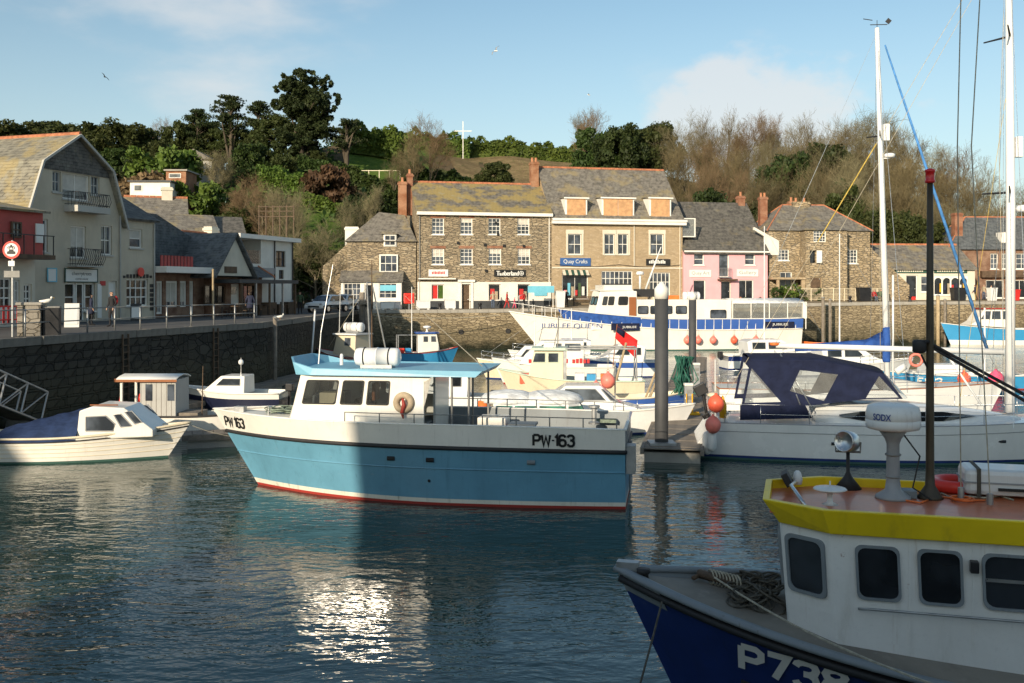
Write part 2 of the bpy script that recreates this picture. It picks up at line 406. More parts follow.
plain('steel', (.55, .56, .57), .28, .1, 4, metal=.9)
plain('rail_grey', (.22, .22, .21), .6, .2, 4, metal=.2)
plain('pile_grey', (.055, .057, .06), .62, .18, 1.0, stain=.4, stain_col=(.03, .035, .025))
plain('concrete', (.34, .32, .28), .85, .13, .9, bump=.012, stain=.3, stain_col=(.17, .155, .13))
plain('old_coping', (.17, .16, .14), .85, .22, 1.1, bump=.015, stain=.5, stain_col=(.07, .065, .055))
plain('asphalt', (.085, .083, .08), .88, .2, .7, bump=.012)
plain('rope', (.42, .38, .29), .9, .25, 9, bump=.01)
plain('rope_green', (.20, .25, .20), .9, .3, 9, bump=.01)
plain('rope_dark', (.10, .09, .07), .9, .25, 9, bump=.01)
plain('rope_yellow', (.50, .36, .08), .8, .2, 9)
plain('rubber', (.016, .016, .016), .65, .25, 3)
plain('skin', (.50, .30, .21), .6, .1, 6)
plain('hair_dark', (.035, .024, .018), .7, .2, 8)
plain('hair_grey', (.30, .28, .25), .7, .2, 8)
plain('cloth_black', (.02, .02, .023), .9, .2, 5)
plain('cloth_navy', (.025, .03, .06), .9, .2, 5)
plain('cloth_red', (.45, .035, .035), .9, .15, 5)
plain('cloth_pink', (.78, .10, .20), .9, .12, 5)
plain('cloth_beige', (.38, .31, .22), .9, .15, 5)
plain('cloth_denim', (.07, .10, .16), .9, .2, 5)
plain('cloth_white', (.66, .64, .60), .9, .1, 5)
plain('cloth_green', (.06, .10, .05), .9, .2, 5)
plain('curtain', (.55, .52, .46), .9, .1, 3)
plain('plastic_grey', (.28, .29, .30), .5, .1, 3)
plain('terracotta', (.42, .19, .10), .8, .15, 3)
plain('car_silver', (.72, .72, .70), .3, .05, 1, metal=.0, coat=.5)
plain('tyre', (.02, .02, .02), .8, .2, 3)
glass('glass_dark'); glass('glass_house', (.05, .06, .075), .05, .7)
glass('glass_green', (.05, .16, .12), .08)
glass('window_sun', (.03, .036, .045), .10, .9)
glass('lamp_red', (.30, .008, .008), .2); glass('lamp_clear', (.35, .36, .37), .12)
def boatglass(name):
    m, w = newmat(name)
    t = w.n('ShaderNodeBsdfTransparent', ins={0: (.62, .66, .66, 1)}); g = w.n('ShaderNodeBsdfGlossy', ins={0: (1, 1, 1, 1), 'Roughness': .17}); d = w.n('ShaderNodeBsdfDiffuse', ins={0: (.035, .04, .045, 1)})
    a = w.n('ShaderNodeMixShader', ins={0: w.math('ADD', w.math('MULTIPLY', w.noise(coords(w), 1.5, 3), .3), .12)}); w.l(t.outputs[0], a.inputs[1]); w.l(d.outputs[0], a.inputs[2])
    fr = w.n('ShaderNodeFresnel', ins={0: 1.7}); b = w.n('ShaderNodeMixShader'); w.l(fr.outputs[0], b.inputs[0]); w.l(a.outputs[0], b.inputs[1]); w.l(g.outputs[0], b.inputs[2]); o = w.n('ShaderNodeOutputMaterial'); w.l(b.outputs[0], o.inputs[0])
boatglass('glass_boat')
clear('vinyl'); clear('vinyl_yacht', (.90, .92, .93), .84, .12)
def mix_grey(c): a = sum(c)/3; return tuple(.5*x+.35*a+.06 for x in c)
# boat finishes
def boatpaint(name, col, rough=.32, coat=.25, streak=.18, scol=(.20, .15, .09), var=.05):
    m, w = newmat(name); v = coords(w)
    n = w.noise(v, .8, 5, .6); c = w.mix(w.step(n, .3, .7), mul(col, 1-var), mul(col, 1+var))
    s = w.noise(w.mapv(v, (3.5, 3.5, .35)), 1.5, 6, .65)
    c = w.mix(w.math('MULTIPLY', w.step(s, .53, .8), streak), c, scol)
    sv_ = w.noise(w.mapv(v, (9, 9, .5)), 1.7, 4, .7); c = w.mix(w.math('MULTIPLY', w.step(sv_, .60, .74), streak*1.1), c, mul(scol, .75))
    wl_ = w.noise(v, 2.2, 6, .7); c = w.mix(w.math('MULTIPLY', w.step(wl_, .55, .7), streak*.55), c, mul(col, .55))
    sw_ = w.noise(w.mapv(v, (.6, 2, 3.5)), 2.4, 5, .75); c = w.mix(w.math('MULTIPLY', w.step(sw_, .62, .72), streak*.9), c, mix_grey(col))
    sc = w.noise(v, 9, 5, .75); c = w.mix(w.math('MULTIPLY', w.step(sc, .66, .74), streak*1.6), c, mul(scol, 1.4))
    finish(w, c, w.math('ADD', w.math('MULTIPLY', n, .25), rough-.1), w.noise(v, 1.6, 3), .012, spec=.45, coat=coat)
boatpaint('hull_white', (.77, .75, .69)); boatpaint('hull_dark', (.010, .014, .040), .4, .1, .2, (.04, .04, .05)); boatpaint('hull_blue', (.115, .29, .41), .36, .12, .38, (.05, .13, .17), .09)
boatpaint('boot_white', (.66, .64, .55), .5, 0, .75, (.10, .12, .06)); boatpaint('hull_sky', (.20, .42, .56), .35, .2, .2, (.3, .38, .38)); boatpaint('hull_navy', (.014, .034, .16), .38, .2, .25, (.03, .035, .06), .2)
boatpaint('hull_red', (.34, .035, .025), .55, 0, .3, (.12, .04, .03)); boatpaint('hull_cream', (.68, .60, .44), .4, .1, .25)
boatpaint('gel_white', (.76, .77, .76), .22, .4, .06); boatpaint('hull_royal', (.04, .11, .38), .4, .1, .15, (.05, .06, .14))
boatpaint('hull_cyan', (.04, .27, .52), .35, .2, .15, (.05, .15, .25)); boatpaint('hull_pale', (.70, .71, .70), .4, .1, .2)
boatpaint('wheelhouse_white', (.78, .77, .73), .42, .08, .42, (.36, .30, .22)); boatpaint('deck_brown', (.215, .19, .155), .75, 0, .5, (.36, .33, .28), .2); plain('mast_brown', (.055, .042, .025), .5, .25, 3)
boatpaint('deck_grey', (.16, .165, .16), .75, 0, .4, (.33, .34, .32), .18)
boatpaint('inner_grey', (.20, .225, .24), .6, 0, .4, (.10, .085, .07), .12); boatpaint('roof_orange', (.55, .15, .06), .36, .12, .45, (.22, .06, .035), .22)
boatpaint('boot_green', (.05, .12, .10), .6, 0, .4, (.03, .05, .03)); boatpaint('cabin_green', (.50, .62, .50), .4, .1, .2)
boatpaint('gel_teal', (.50, .62, .60), .35, .2, .1); boatpaint('rubbing_black', (.02, .02, .022), .6, 0, .2, (.08, .07, .06))
boatpaint('deck_white', (.62, .62, .58), .6, 0, .3, (.4, .36, .28)); boatpaint('roof_blue', (.17, .40, .54), .42, .05, .3, (.35, .45, .48), .1)
boatpaint('varnish', (.30, .11, .04), .3, .4, .1, (.15, .06, .03)); boatpaint('grey_planks', (.40, .40, .38), .6, 0, .3)
def fabric(name, col):
    m, w = newmat(name); v = coords(w)
    n = w.noise(v, 3, 4); c = w.mix(w.step(n, .3, .7), mul(col, .8), mul(col, 1.2))
    finish(w, c, .85, w.math('ADD', w.noise(w.mapv(v, (1, 2.5, 1)), 3.0, 3), w.math('MULTIPLY', w.noise(v, 60, 2), .1)), .05, spec=.2)
fabric('canvas_navy', (.012, .017, .045)); fabric('tarp_blue', (.022, .04, .10)); fabric('canvas_blue', (.03, .09, .32)); fabric('canvas_sky', (.07, .22, .50))
fabric('canvas_white', (.68, .70, .70)); fabric('flag_red', (.62, .03, .03)); fabric('net_green', (.03, .12, .09)); fabric('awning', (.6, .53, .42))
# land
leafy('leaf_dark', (.034, .048, .014), (.066, .083, .024), (.125, .135, .042), .35)
leafy('leaf_mid', (.025, .05, .012), (.05, .085, .02), (.09, .13, .03))
leafy('leaf_bright', (.05, .09, .015), (.10, .15, .025), (.17, .22, .04))
leafy('leaf_ivy', (.018, .032, .010), (.038, .060, .016), (.085, .105, .028))
leafy('leaf_russet', (.065, .036, .022), (.095, .05, .028), (.14, .08, .045))
leafy('leaf_dry', (.17, .12, .06), (.24, .17, .09), (.32, .25, .14))
leafy('needle', (.022, .038, .014), (.048, .070, .024), (.10, .12, .04), .35)
leafy('grass_blade', (.05, .09, .015), (.09, .14, .025), (.16, .17, .05))
def bark(name, c0, c1):
    m, w = newmat(name); v = coords(w); oi = w.n('ShaderNodeObjectInfo').outputs['Random']
    c = w.mix(w.step(w.noise(v, .5, 4), .35, .65), c0, c1)
    hs = w.n('ShaderNodeHueSaturation', ins={'Value': w.math('ADD', w.math('MULTIPLY', oi, .5), .75)}); w.l(c, hs.inputs['Color'])
    finish(w, hs.outputs[0], .9, spec=.15)
bark('twig_brown', (.135, .108, .058), (.195, .16, .088)); bark('twig_grey', (.16, .142, .08), (.23, .205, .12)); bark('twig_red', (.145, .10, .058), (.205, .145, .085)); bark('trunk', (.06, .05, .038), (.10, .082, .06)); bark('trunk_pale', (.115, .095, .065), (.19, .16, .11))
def ground():
    m, w = newmat('hill_ground'); g = w.n('ShaderNodeNewGeometry'); v = g.outputs['Position']
    sp = w.n('ShaderNodeSeparateXYZ'); w.l(v, sp.inputs[0])
    n = w.noise(v, .06, 6, .6); n2 = w.noise(v, 1.1, 5, .65); n3 = w.noise(v, .25, 5, .6)
    c = w.mix(w.step(n2, .3, .7), (.028, .040, .014), (.065, .070, .028))
    c = w.mix(w.step(n, .46, .58), c, w.mix(n2, (.10, .075, .045), (.16, .12, .07)))
    c = w.mix(w.math('MULTIPLY', w.step(n3, .5, .62), .7), c, (.07, .105, .022))
    finish(w, c, .95, n2, .3, spec=.1)
ground()
def lawn():
    m, w = newmat('lawn'); v = w.n('ShaderNodeNewGeometry').outputs['Position']
    c = w.mix(w.step(w.noise(v, .7, 5), .3, .7), (.065, .12, .02), (.11, .17, .035)); c = w.mix(w.math('MULTIPLY', w.step(w.noise(v, 4, 4), .5, .7), .4), c, (.16, .17, .06))
    finish(w, c, .95, w.noise(v, 6, 3), .1, spec=.1)
lawn()
def field():
    m, w = newmat('dry_bank'); v = w.n('ShaderNodeNewGeometry').outputs['Position']
    c = w.mix(w.step(w.noise(v, .5, 6), .3, .7), (.16, .115, .06), (.27, .20, .105)); c = w.mix(w.math('MULTIPLY', w.step(w.noise(v, 1.4, 5), .52, .68), .7), c, (.09, .11, .03))
    finish(w, c, .95, w.noise(v, 3, 4), .2, spec=.1)
field()
def water():
    m, w = newmat('water'); v = w.n('ShaderNodeNewGeometry').outputs['Position']
    # wind ripples: crests run mostly across the view, a slower swell under them, calm and ruffled patches
    warp = w.n('ShaderNodeTexNoise', ins={'Scale': .35, 'Detail': 2}); w.l(v, warp.inputs['Vector'])
    vv = w.n('ShaderNodeVectorMath', operation='MULTIPLY_ADD', ins={1: (.9, .9, 0)}); w.l(warp.outputs['Color'], vv.inputs[0]); w.l(v, vv.inputs[2])
    a = w.noise(w.mapv(vv.outputs[0], (1.4, 3.0, 1), (0, 0, R(24))), 1.0, 3, .5)
    b = w.noise(w.mapv(vv.outputs[0], (3.3, 6.2, 1), (0, 0, R(-18))), 1.0, 2, .5)
    s = w.noise(w.mapv(v, (.5, 1.1, 1), (0, 0, R(10))), 1.0, 2, .5)
    patch = w.math('ADD', w.math('MULTIPLY', w.step(w.noise(v, .16, 3), .35, .65), .7), .5)
    h = w.math('ADD', w.math('MULTIPLY', w.math('ADD', a, w.math('MULTIPLY', b, .38)), patch), w.math('MULTIPLY', s, .8))
    p = finish(w, (.017, .046, .039), .02, h, .034, spec=.5)
    p.inputs['IOR'].default_value = 1.333
water()

def rusty():
    m, w = newmat('wheelhouse_white'); v = coords(w); col = (.78, .77, .73)
    n = w.noise(v, .9, 5, .6); c = w.mix(w.step(n, .3, .7), mul(col, .92), col)
    g = w.noise(w.mapv(v, (2.4, 2.4, .5)), 1.5, 6, .7); c = w.mix(w.math('MULTIPLY', w.step(g, .5, .8), .45), c, (.42, .40, .33))
    s = w.noise(w.mapv(v, (7, 7, .45)), 1.4, 5, .7); c = w.mix(w.math('MULTIPLY', w.step(s, .60, .78), .55), c, (.33, .22, .12))
    d = w.noise(v, 4.2, 6, .75); c = w.mix(w.math('MULTIPLY', w.step(d, .66, .73), .8), c, (.25, .10, .045))
    f = w.noise(v, 24, 4, .7); c = w.mix(w.math('MULTIPLY', w.step(f, .55, .75), .25), c, (.5, .5, .48))
    finish(w, c, w.math('ADD', w.math('MULTIPLY', n, .3), .3), w.math('ADD', w.noise(v, 2.0, 3), w.math('MULTIPLY', f, .06)), .02, spec=.4)
rusty()
# ================================================================ SETTING
def th(X, Y):
    edge = lerp_table([(-40, 88), (-22, 98), (-6, 112), (30, 112), (60, 108)], X)
    H = lerp_table([(-130, 17), (-75, 19.5), (-50, 23), (-30, 29), (0, 28.5), (25, 26), (45, 21), (70, 14), (110, 8)], X)
    span = lerp_table([(-60, 88), (-20, 92), (20, 88), (60, 80)], X)
    u = min(1, max(0, (Y-edge)/span)); s = .55*u+.45*(u*u*(3-2*u))
    n = math.sin(X*.11+1)*math.sin(Y*.13)*.5+math.sin(X*.31+Y*.23)*.25
    return QZ-.25+H*s+n*min(1, u*6)+max(0, Y-edge-span)*.012
EDGE = [(-27, 3), (-20.6, 26), (-18.4, 36), (-16.3, 45), (-13.6, 54.5), (-13.2, 91.0)]     # left quay edge, then the corner
FARY = 91.0
FSL = .2126                                             # the far quay runs away to the right
def fy(X): return FARY+(X+13.2)*FSL
def ez(X): return 3.66+.62*sstep(-6, 44, X)              # the far quay climbs a little to the right
def bz(X): return 3.66+.80*sstep(-4, 22, X)
mb = MB(); mb.quad((-60, -30, 0), (260, -30, 0), (260, 150, 0), (-60, 150, 0))
struct(mb.build('harbour_water', 'water', fixn=False))
mb = MB(); mb.quad((-60, -30, -3), (260, -30, -3), (260, 150, -3), (-60, 150, -3)); struct(mb.build('harbour_bed', 'asphalt', fixn=False))
# quay pavements (one sheet each side of the basin)
mb = MB()
L = [(x-.35, y, QZ) for x, y in EDGE]
for a, b in zip(L, L[1:]): mb.quad(a, b, (-140, b[1], QZ), (-140, a[1], QZ))
mb.quad((-140, FARY, QZ), (-13.55, FARY, QZ), (-13.55, 116, QZ), (-140, 116, QZ))
struct(mb.build('quay_pavement_left', 'asphalt', fixn=False))
def far_pave():
    m, w = newmat('far_paving'); v = coords(w)
    c = w.mix(w.step(w.noise(v, .5, 5), .3, .7), (.20, .165, .115), (.30, .25, .175)); finish(w, c, .9, w.noise(v, 8, 3), .01, spec=.2)
far_pave()
xs_ = [-13.55+153.55*i/40 for i in range(41)]
mb = MB().loft([[(x, fy(x)+.35, ez(x)) for x in xs_], [(x, fy(x)+5.2, bz(x)) for x in xs_], [(x, fy(x)+30, bz(x)) for x in xs_]]); struct(mb.build('quay_pavement_far', 'far_paving', smooth=True))
mb = MB(); mb.quad((-140, -60, QZ), (140, -60, QZ), (140, 2.65, QZ), (-140, 2.65, QZ)); mb.quad((-140, 2.65, QZ), (-27.35, 2.65, QZ), (-27.35, 3, QZ), (-140, 3, QZ))
struct(mb.build('quay_pavement_near', 'concrete', fixn=False))

# harbour walls with coping stones; the near stretch of the left wall is laid stone by stone
def wall_run(pts, label, mat, stones=None, name='harbour_wall', cope=1.1, cap_h=.28, zf=lambda x: QZ, cmat='old_coping'):
    root = thing(name, label, 'harbour wall', (0, 0, 0))
    body = MB()
    for a, b in zip(pts, pts[1:]):
        a, b = Vector((*a, 0)), Vector((*b, 0)); d = (b-a).normalized(); nrm = Vector((d.y, -d.x, 0))   # towards the water
        body.quad(a+Vector((0, 0, -3)), b+Vector((0, 0, -3)), b+Vector((0, 0, zf(b.x)-cap_h)), a+Vector((0, 0, zf(a.x)-cap_h)))
    body.build('wall_face', mat, root, fixn=False)
    rr = random.Random(3); cms = []
    for k in range(6):
        mbk = MB(); ln = cope*(.8+.08*k); e = .012
        mbk.box(e, ln-e, -.42, .06+rr.uniform(-.015, .03), QZ-cap_h, QZ+.035+rr.uniform(-.012, .012)); me = mbk.mesh('coping_stone'); me.materials.append(M[cmat]); cms.append((me, ln))
    for a, b in zip(pts, pts[1:]):
        a, b = Vector((*a, 0)), Vector((*b, 0)); d = (b-a).normalized(); tot = (b-a).length; s = 0
        while s < tot-.3:
            me, ln = rr.choice(cms); o = bpy.data.objects.new('coping_stone', me); C.objects.link(o); o.parent = root
            o.location = a+d*s+Vector((0, 0, zf((a+d*s).x)-QZ)); o.rotation_euler = (rr.uniform(-.006, .006), 0, math.atan2(d.y, d.x)); o.scale = (1, -1, 1)
            if s+ln > tot: o.scale.x = (tot-s)/ln
            s += ln
    return root, rr
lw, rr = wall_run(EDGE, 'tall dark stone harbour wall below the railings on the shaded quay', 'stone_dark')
variants = []
for k in range(10):
    ln = .45+.09*k; hh = .30+.05*(k % 3); mbk = MB(); pr = .008+.022*rr.random(); c = .02
    mbk.add([(0, 0, 0), (ln, 0, 0), (ln, 0, hh), (0, 0, hh), (c, pr, c), (ln-c, pr, c), (ln-c, pr*.8, hh-c), (c, pr, hh-c)],
            [(4, 5, 6, 7), (0, 1, 5, 4), (1, 2, 6, 5), (2, 3, 7, 6), (3, 0, 4, 7)])
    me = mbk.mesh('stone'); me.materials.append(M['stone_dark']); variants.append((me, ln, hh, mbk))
rest = MB(); count = 0
for a, b in zip(EDGE[1:], EDGE[2:]):
    a, b = Vector((*a, 0)), Vector((*b, 0)); d = (b-a).normalized(); nrm = Vector((d.y, -d.x, 0)); tot = (b-a).length
    z = -.2; row = 0
    while z < QZ-.5:
        hh = rr.choice((.30, .35, .40)); s = rr.uniform(0, .3); cand = [v for v in variants if abs(v[2]-hh) < .01]
        while s < tot-.5:
            me, ln, h, mbk = rr.choice(cand)
            near = a.y >= 35.9 and (a+d*s).y < 46
            if near and count < 290 and z > -.1:
                o = bpy.data.objects.new('stone', me); C.objects.link(o); o.parent = lw; o.location = a+d*s+Vector((0, 0, z)); o.rotation_euler = (0, 0, math.atan2(d.y, d.x)); o.scale = (1, -1, 1); count += 1
            else:
                rest.add([a+d*(s+p[0])+nrm*p[1]+Vector((0, 0, z+p[2])) for p in mbk.v], mbk.f)
            s += ln+.012
        z += hh+.01; row += 1
        if z+.3 > QZ-.28: break
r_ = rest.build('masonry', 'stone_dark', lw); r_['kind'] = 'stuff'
fw, _ = wall_run([(x, fy(x)) for x in (-13.2, -5, 5, 12, 20, 28, 36, 44, 60, 140)], 'sunlit brown stone harbour wall below the row of shops', 'stone_quay', cope=1.5, zf=ez, cmat='concrete')
nw, _ = wall_run([(140, 3), (-27, 3)], 'stone harbour wall under the near quay', 'stone_grey', cope=1.6, cmat='concrete')

# hillside
nx, ny = 130, 84
xs = [-150+300*i/nx for i in range(nx+1)]
def hy0(x): return 92.0 if x < -12 else fy(x)+6.5
vs = [(x, hy0(x)+(330-hy0(x))*(j/ny)**1.35, 0) for j in range(ny+1) for x in xs]
vs = [(x, y, th(x, y)) for x, y, _ in vs]
fs = [(j*(nx+1)+i, j*(nx+1)+i+1, (j+1)*(nx+1)+i+1, (j+1)*(nx+1)+i) for j in range(ny) for i in range(nx)]
struct(MB().add(vs, fs).build('hillside', 'hill_ground', smooth=True, fixn=False))
mb = MB(); mb.quad((-1500, 300, 24), (1500, 300, 24), (1500, 3000, 10), (-1500, 3000, 10)); struct(mb.build('far_land', 'hill_ground', fixn=False))
def terrain_patch(name, mat, poly_px, n=14, off=.08):
    """a sheet lying on the hill between two pixel columns and two depths: (x0,x1 at near),(Y0,Y1)"""
    (xa, xb, Y0), (xc, xd, Y1) = poly_px; rows = []
    for j in range(n+1):
        t = j/n; Y = Y0+(Y1-Y0)*t; x0 = xa+(xc-xa)*t; x1 = xb+(xd-xb)*t
        rows.append([((x0+(x1-x0)*i/n-CX)*Y/F, Y, th((x0+(x1-x0)*i/n-CX)*Y/F, Y)+off) for i in range(n+1)])
    return struct(MB().loft(rows).build(name, mat, smooth=True, fixn=False))

# ================================================================ VEGETATION
def leaf_mesh(name, pts, size, mat, seed=0, flat=0.0):
    g = np.random.default_rng(seed); n = len(pts); pts = np.asarray(pts, float)
    a = g.normal(size=(n, 3)); a[:, 2] *= (1-flat); a /= np.linalg.norm(a, axis=1)[:, None]
    b = g.normal(size=(n, 3)); b[:, 2] *= (1-flat); b -= a*(a*b).sum(1)[:, None]; b /= np.linalg.norm(b, axis=1)[:, None]+1e-9
    s = size*np.clip(g.lognormal(-.12, .45, n), .35, 2.6)[:, None]
    q = np.stack([pts-a*s*.5, pts+b*s*.32, pts+a*s*.5, pts-b*s*.32], 1).reshape(-1, 3)
    me = bpy.data.meshes.new(name); me.vertices.add(4*n); me.vertices.foreach_set('co', q.ravel())
    me.loops.add(4*n); me.loops.foreach_set('vertex_index', np.arange(4*n, dtype=np.int32))
    me.polygons.add(n); me.polygons.foreach_set('loop_start', np.arange(0, 4*n, 4, dtype=np.int32)); me.polygons.foreach_set('loop_total', np.full(n, 4, dtype=np.int32))
    me.update(); me.materials.append(M[mat]); return me
def crown_pts(n, rx, ry, rz, seed, clumps=26, tight=.33, shell=.55, bottom=-.55, cx=0):
    g = np.random.default_rng(seed)
    d = g.normal(size=(clumps*3, 3)); d /= np.linalg.norm(d, axis=1)[:, None]; d = d[d[:, 2] > bottom][:clumps]
    rad = shell+(1-shell)*g.random(len(d))
    c = d*rad[:, None]; cr = g.uniform(.55, 1.25, len(d))*tight
    k = g.integers(0, len(d), n); off = g.normal(size=(n, 3)); off /= np.linalg.norm(off, axis=1)[:, None]; off *= (g.random(n)**.45)[:, None]
    p = c[k]+off*cr[k][:, None]*np.array([1, 1, .75])
    return p*np.array([rx, ry, rz])
def segs_mesh(name, segs, mat, n=3):
    """many tapered twigs as thin prisms, vectorised"""
    s = np.asarray(segs, float); p0, p1, r0, r1 = s[:, 0:3], s[:, 3:6], s[:, 6], s[:, 7]
    t = p1-p0; t /= np.linalg.norm(t, axis=1)[:, None]+1e-9
    h = np.where(np.abs(t[:, 2:3]) < .9, np.array([[0, 0, 1.]]), np.array([[1., 0, 0]])); a = np.cross(t, h); a /= np.linalg.norm(a, axis=1)[:, None]; b = np.cross(t, a)
    N = len(s); V = np.zeros((N, 2*n, 3))
    for j in range(n):
        c, sn = math.cos(2*math.pi*j/n), math.sin(2*math.pi*j/n); o = a*c+b*sn
        V[:, j] = p0+o*r0[:, None]; V[:, n+j] = p1+o*r1[:, None]
    F_ = np.array([[j, (j+1) % n, n+(j+1) % n, n+j] for j in range(n)]); I = (np.arange(N)[:, None, None]*2*n+F_[None]).reshape(-1)
    me = bpy.data.meshes.new(name); me.vertices.add(N*2*n); me.vertices.foreach_set('co', V.ravel())
    me.loops.add(len(I)); me.loops.foreach_set('vertex_index', I.astype(np.int32)); q = N*n
    me.polygons.add(q); me.polygons.foreach_set('loop_start', np.arange(0, 4*q, 4, dtype=np.int32)); me.polygons.foreach_set('loop_total', np.full(q, 4, dtype=np.int32))
    me.update(); me.materials.append(M[mat]); return me
def grow(h, spread, seed, up=.35, kids=(7, 6, 5, 4), trunk_frac=.4, rad=.02, thin=1.0):
    rd = random.Random(seed); big, small = [], []
    def rv(): return Vector((rd.gauss(0, 1), rd.gauss(0, 1), rd.gauss(0, 1))).normalized()
    def branch(p, d, ln, r, lev):
        out = big if lev < 2 else small; nseg = 4 if lev < 2 else 2 if lev < 4 else 1; pts = [(p, r)]
        for i in range(nseg):
            d = (d+rv()*(.10 if lev == 0 else .22)+Vector((0, 0, up*.35 if lev else .1))).normalized(); q = p+d*ln/nseg; r2 = r*(1-.55*(i+1)/nseg)
            out.append((*p, *q, r*(1-.55*i/nseg), max(r2, .012*thin))); p = q; pts.append((p, r2))
        if lev >= len(kids): return
        for k in range(kids[lev]):
            u = (trunk_frac+(1-trunk_frac)*(k+rd.random())/kids[lev]) if lev == 0 else (.25+.75*(k+rd.random())/kids[lev])
            i = min(nseg-1, int(u*nseg)); f = u*nseg-i; a, b = pts[i], pts[i+1]; pp = a[0].lerp(b[0], f); r_ = a[1]+(b[1]-a[1])*f
            side = rv(); side = (side-d*side.dot(d)).normalized(); nd = (d*(.55+.3*rd.random())+side*spread*(.7+.6*rd.random())+Vector((0, 0, up*.5))).normalized()
            branch(pp, nd, ln*(.46 if lev == 0 else .55)*(.75+.5*rd.random())*(1.25-.45*u if lev == 0 else 1), max(.55*r_, .013*thin), lev+1)
    branch(Vector((0, 0, -.4)), Vector((0, 0, 1)), h*.78, h*rad, 0)
    return big, small
TREE = {}
def tree_proto(key, make):
    if key not in TREE: TREE[key] = make()
    return TREE[key]
def put_tree(name, meshes, label, group, loc, s=1, rz=None, sz=None, cat='tree', seed=0):
    rd = random.Random(hash((round(loc[0], 2), round(loc[1], 2), seed)) & 0xffff)
    r = thing(name, label, cat, loc, rz if rz is not None else rd.uniform(0, 6.28), group)
    r.scale = (s, s, sz or s)
    for nm, me in meshes:
        o = bpy.data.objects.new(nm, me); C.objects.link(o); o.parent = r
    return r
def bare(k, twig='twig_brown', ivy=False, h=15, spread=.75, up=.35):
    big, small = grow(h, spread, 100+k, up, (11, 8, 7, 6), .25, .018)
    ms = [('trunk', segs_mesh('trunk', big, 'trunk_pale', 5)), ('crown', segs_mesh('crown', small, twig, 3))]
    if ivy:
        g = np.random.default_rng(k); b = np.array(big); idx = g.integers(0, len(b), 6500); w_ = g.random(6500)[:, None]
        keep = b[idx, 2] < h*.78; p = (b[idx, :3]*(1-w_)+b[idx, 3:6]*w_)+g.normal(size=(6500, 3))*.5; p = p[keep]
        ms.append(('ivy', leaf_mesh('ivy', p, .38, 'leaf_ivy', k)))
    return ms
def evergreen(k, mat='leaf_dark', rx=4, rz=4.5, n=15000, trunk_h=2.5, size=.36, clumps=60, tight=.27, bottom=-.6):
    tr = [(0, 0, -.5, .1, .1, trunk_h+rz*.6, .3, .14)]
    rd = random.Random(k)
    for i in range(7):
        a = i*.9+rd.random(); z = trunk_h*.7+rz*.08*i; tr.append((.05, .05, z, math.cos(a)*rx*.6, math.sin(a)*rx*.6, z+rz*.35, .12, .04))
    p = crown_pts(n, rx, rx, rz, k, clumps, tight, bottom=bottom)+np.array([0, 0, trunk_h+rz*.75])
    return [('trunk', segs_mesh('trunk', tr, 'trunk', 6)), ('crown', leaf_mesh('crown', p, size, mat, k))]
def pine(k, h=17, rx=5.5, layers=11, mat='needle', n=26000, low=.16, flat=.55):
    rd = random.Random(k); g = np.random.default_rng(k); tr = [(0, 0, -.5, .3, 0, h*.55, .55, .34), (.3, 0, h*.55, .1, .2, h*.93, .34, .08), (.1, .1, 1.5, -1.8, .4, h*.7, .34, .1), (.1, 0, 2.5, 1.9, -.3, h*.74, .3, .09)]
    pads = []
    for i in range(layers*4):
        t = low+(1-low)*(i/(layers*4)); z = h*t; rmax = rx*math.sin(math.pi*min(1, (t-low)/(1-low)*.86+.16))**.7*rd.uniform(.65, 1.15); a = rd.uniform(0, 6.28)
        q = (math.cos(a)*rmax*.72, math.sin(a)*rmax*.72, z+rd.uniform(-.3, .9)); tr.append((0, 0, z-1.2, *q, .11, .04)); pads.append((q, rd.uniform(1.0, 2.1)*rx/5.5)); q2 = (q[0]*.45, q[1]*.45, q[2]-.3); pads.append((q2, rd.uniform(.9, 1.6)*rx/5.5))
    k_ = g.integers(0, len(pads), n); off = g.normal(size=(n, 3)); off /= np.linalg.norm(off, axis=1)[:, None]; off *= (g.random(n)**.5)[:, None]
    c = np.array([p[0] for p in pads]); r = np.array([p[1] for p in pads])
    p = c[k_]+off*r[k_][:, None]*np.array([1.25, 1.25, flat])
    return [('trunk', segs_mesh('trunk', tr, 'trunk', 6)), ('crown', leaf_mesh('crown', p, .36, mat, k, .2))]
def ray_hill(px, py, y0=95):
    Y = y0
    while Y < 260:
        X = (px-CX)*Y/F
        if th(X, Y) >= CH+(HY-py)*Y/F: return Y
        Y += .5
    return 200
def at_hill(px, Y): X = (px-CX)*Y/F; return (X, Y, th(X, Y)-.15)
def tree_to(px, top_py, Y, meshes, h0, name, label, group, wide=1.0, cat='tree', seed=0):
    b = at_hill(px, Y); top = CH+(HY-top_py)*Y/F; s = max(.15, (top-b[2])/h0)
    return put_tree(name, meshes, label, group, b, s*wide, None, s, cat, seed)
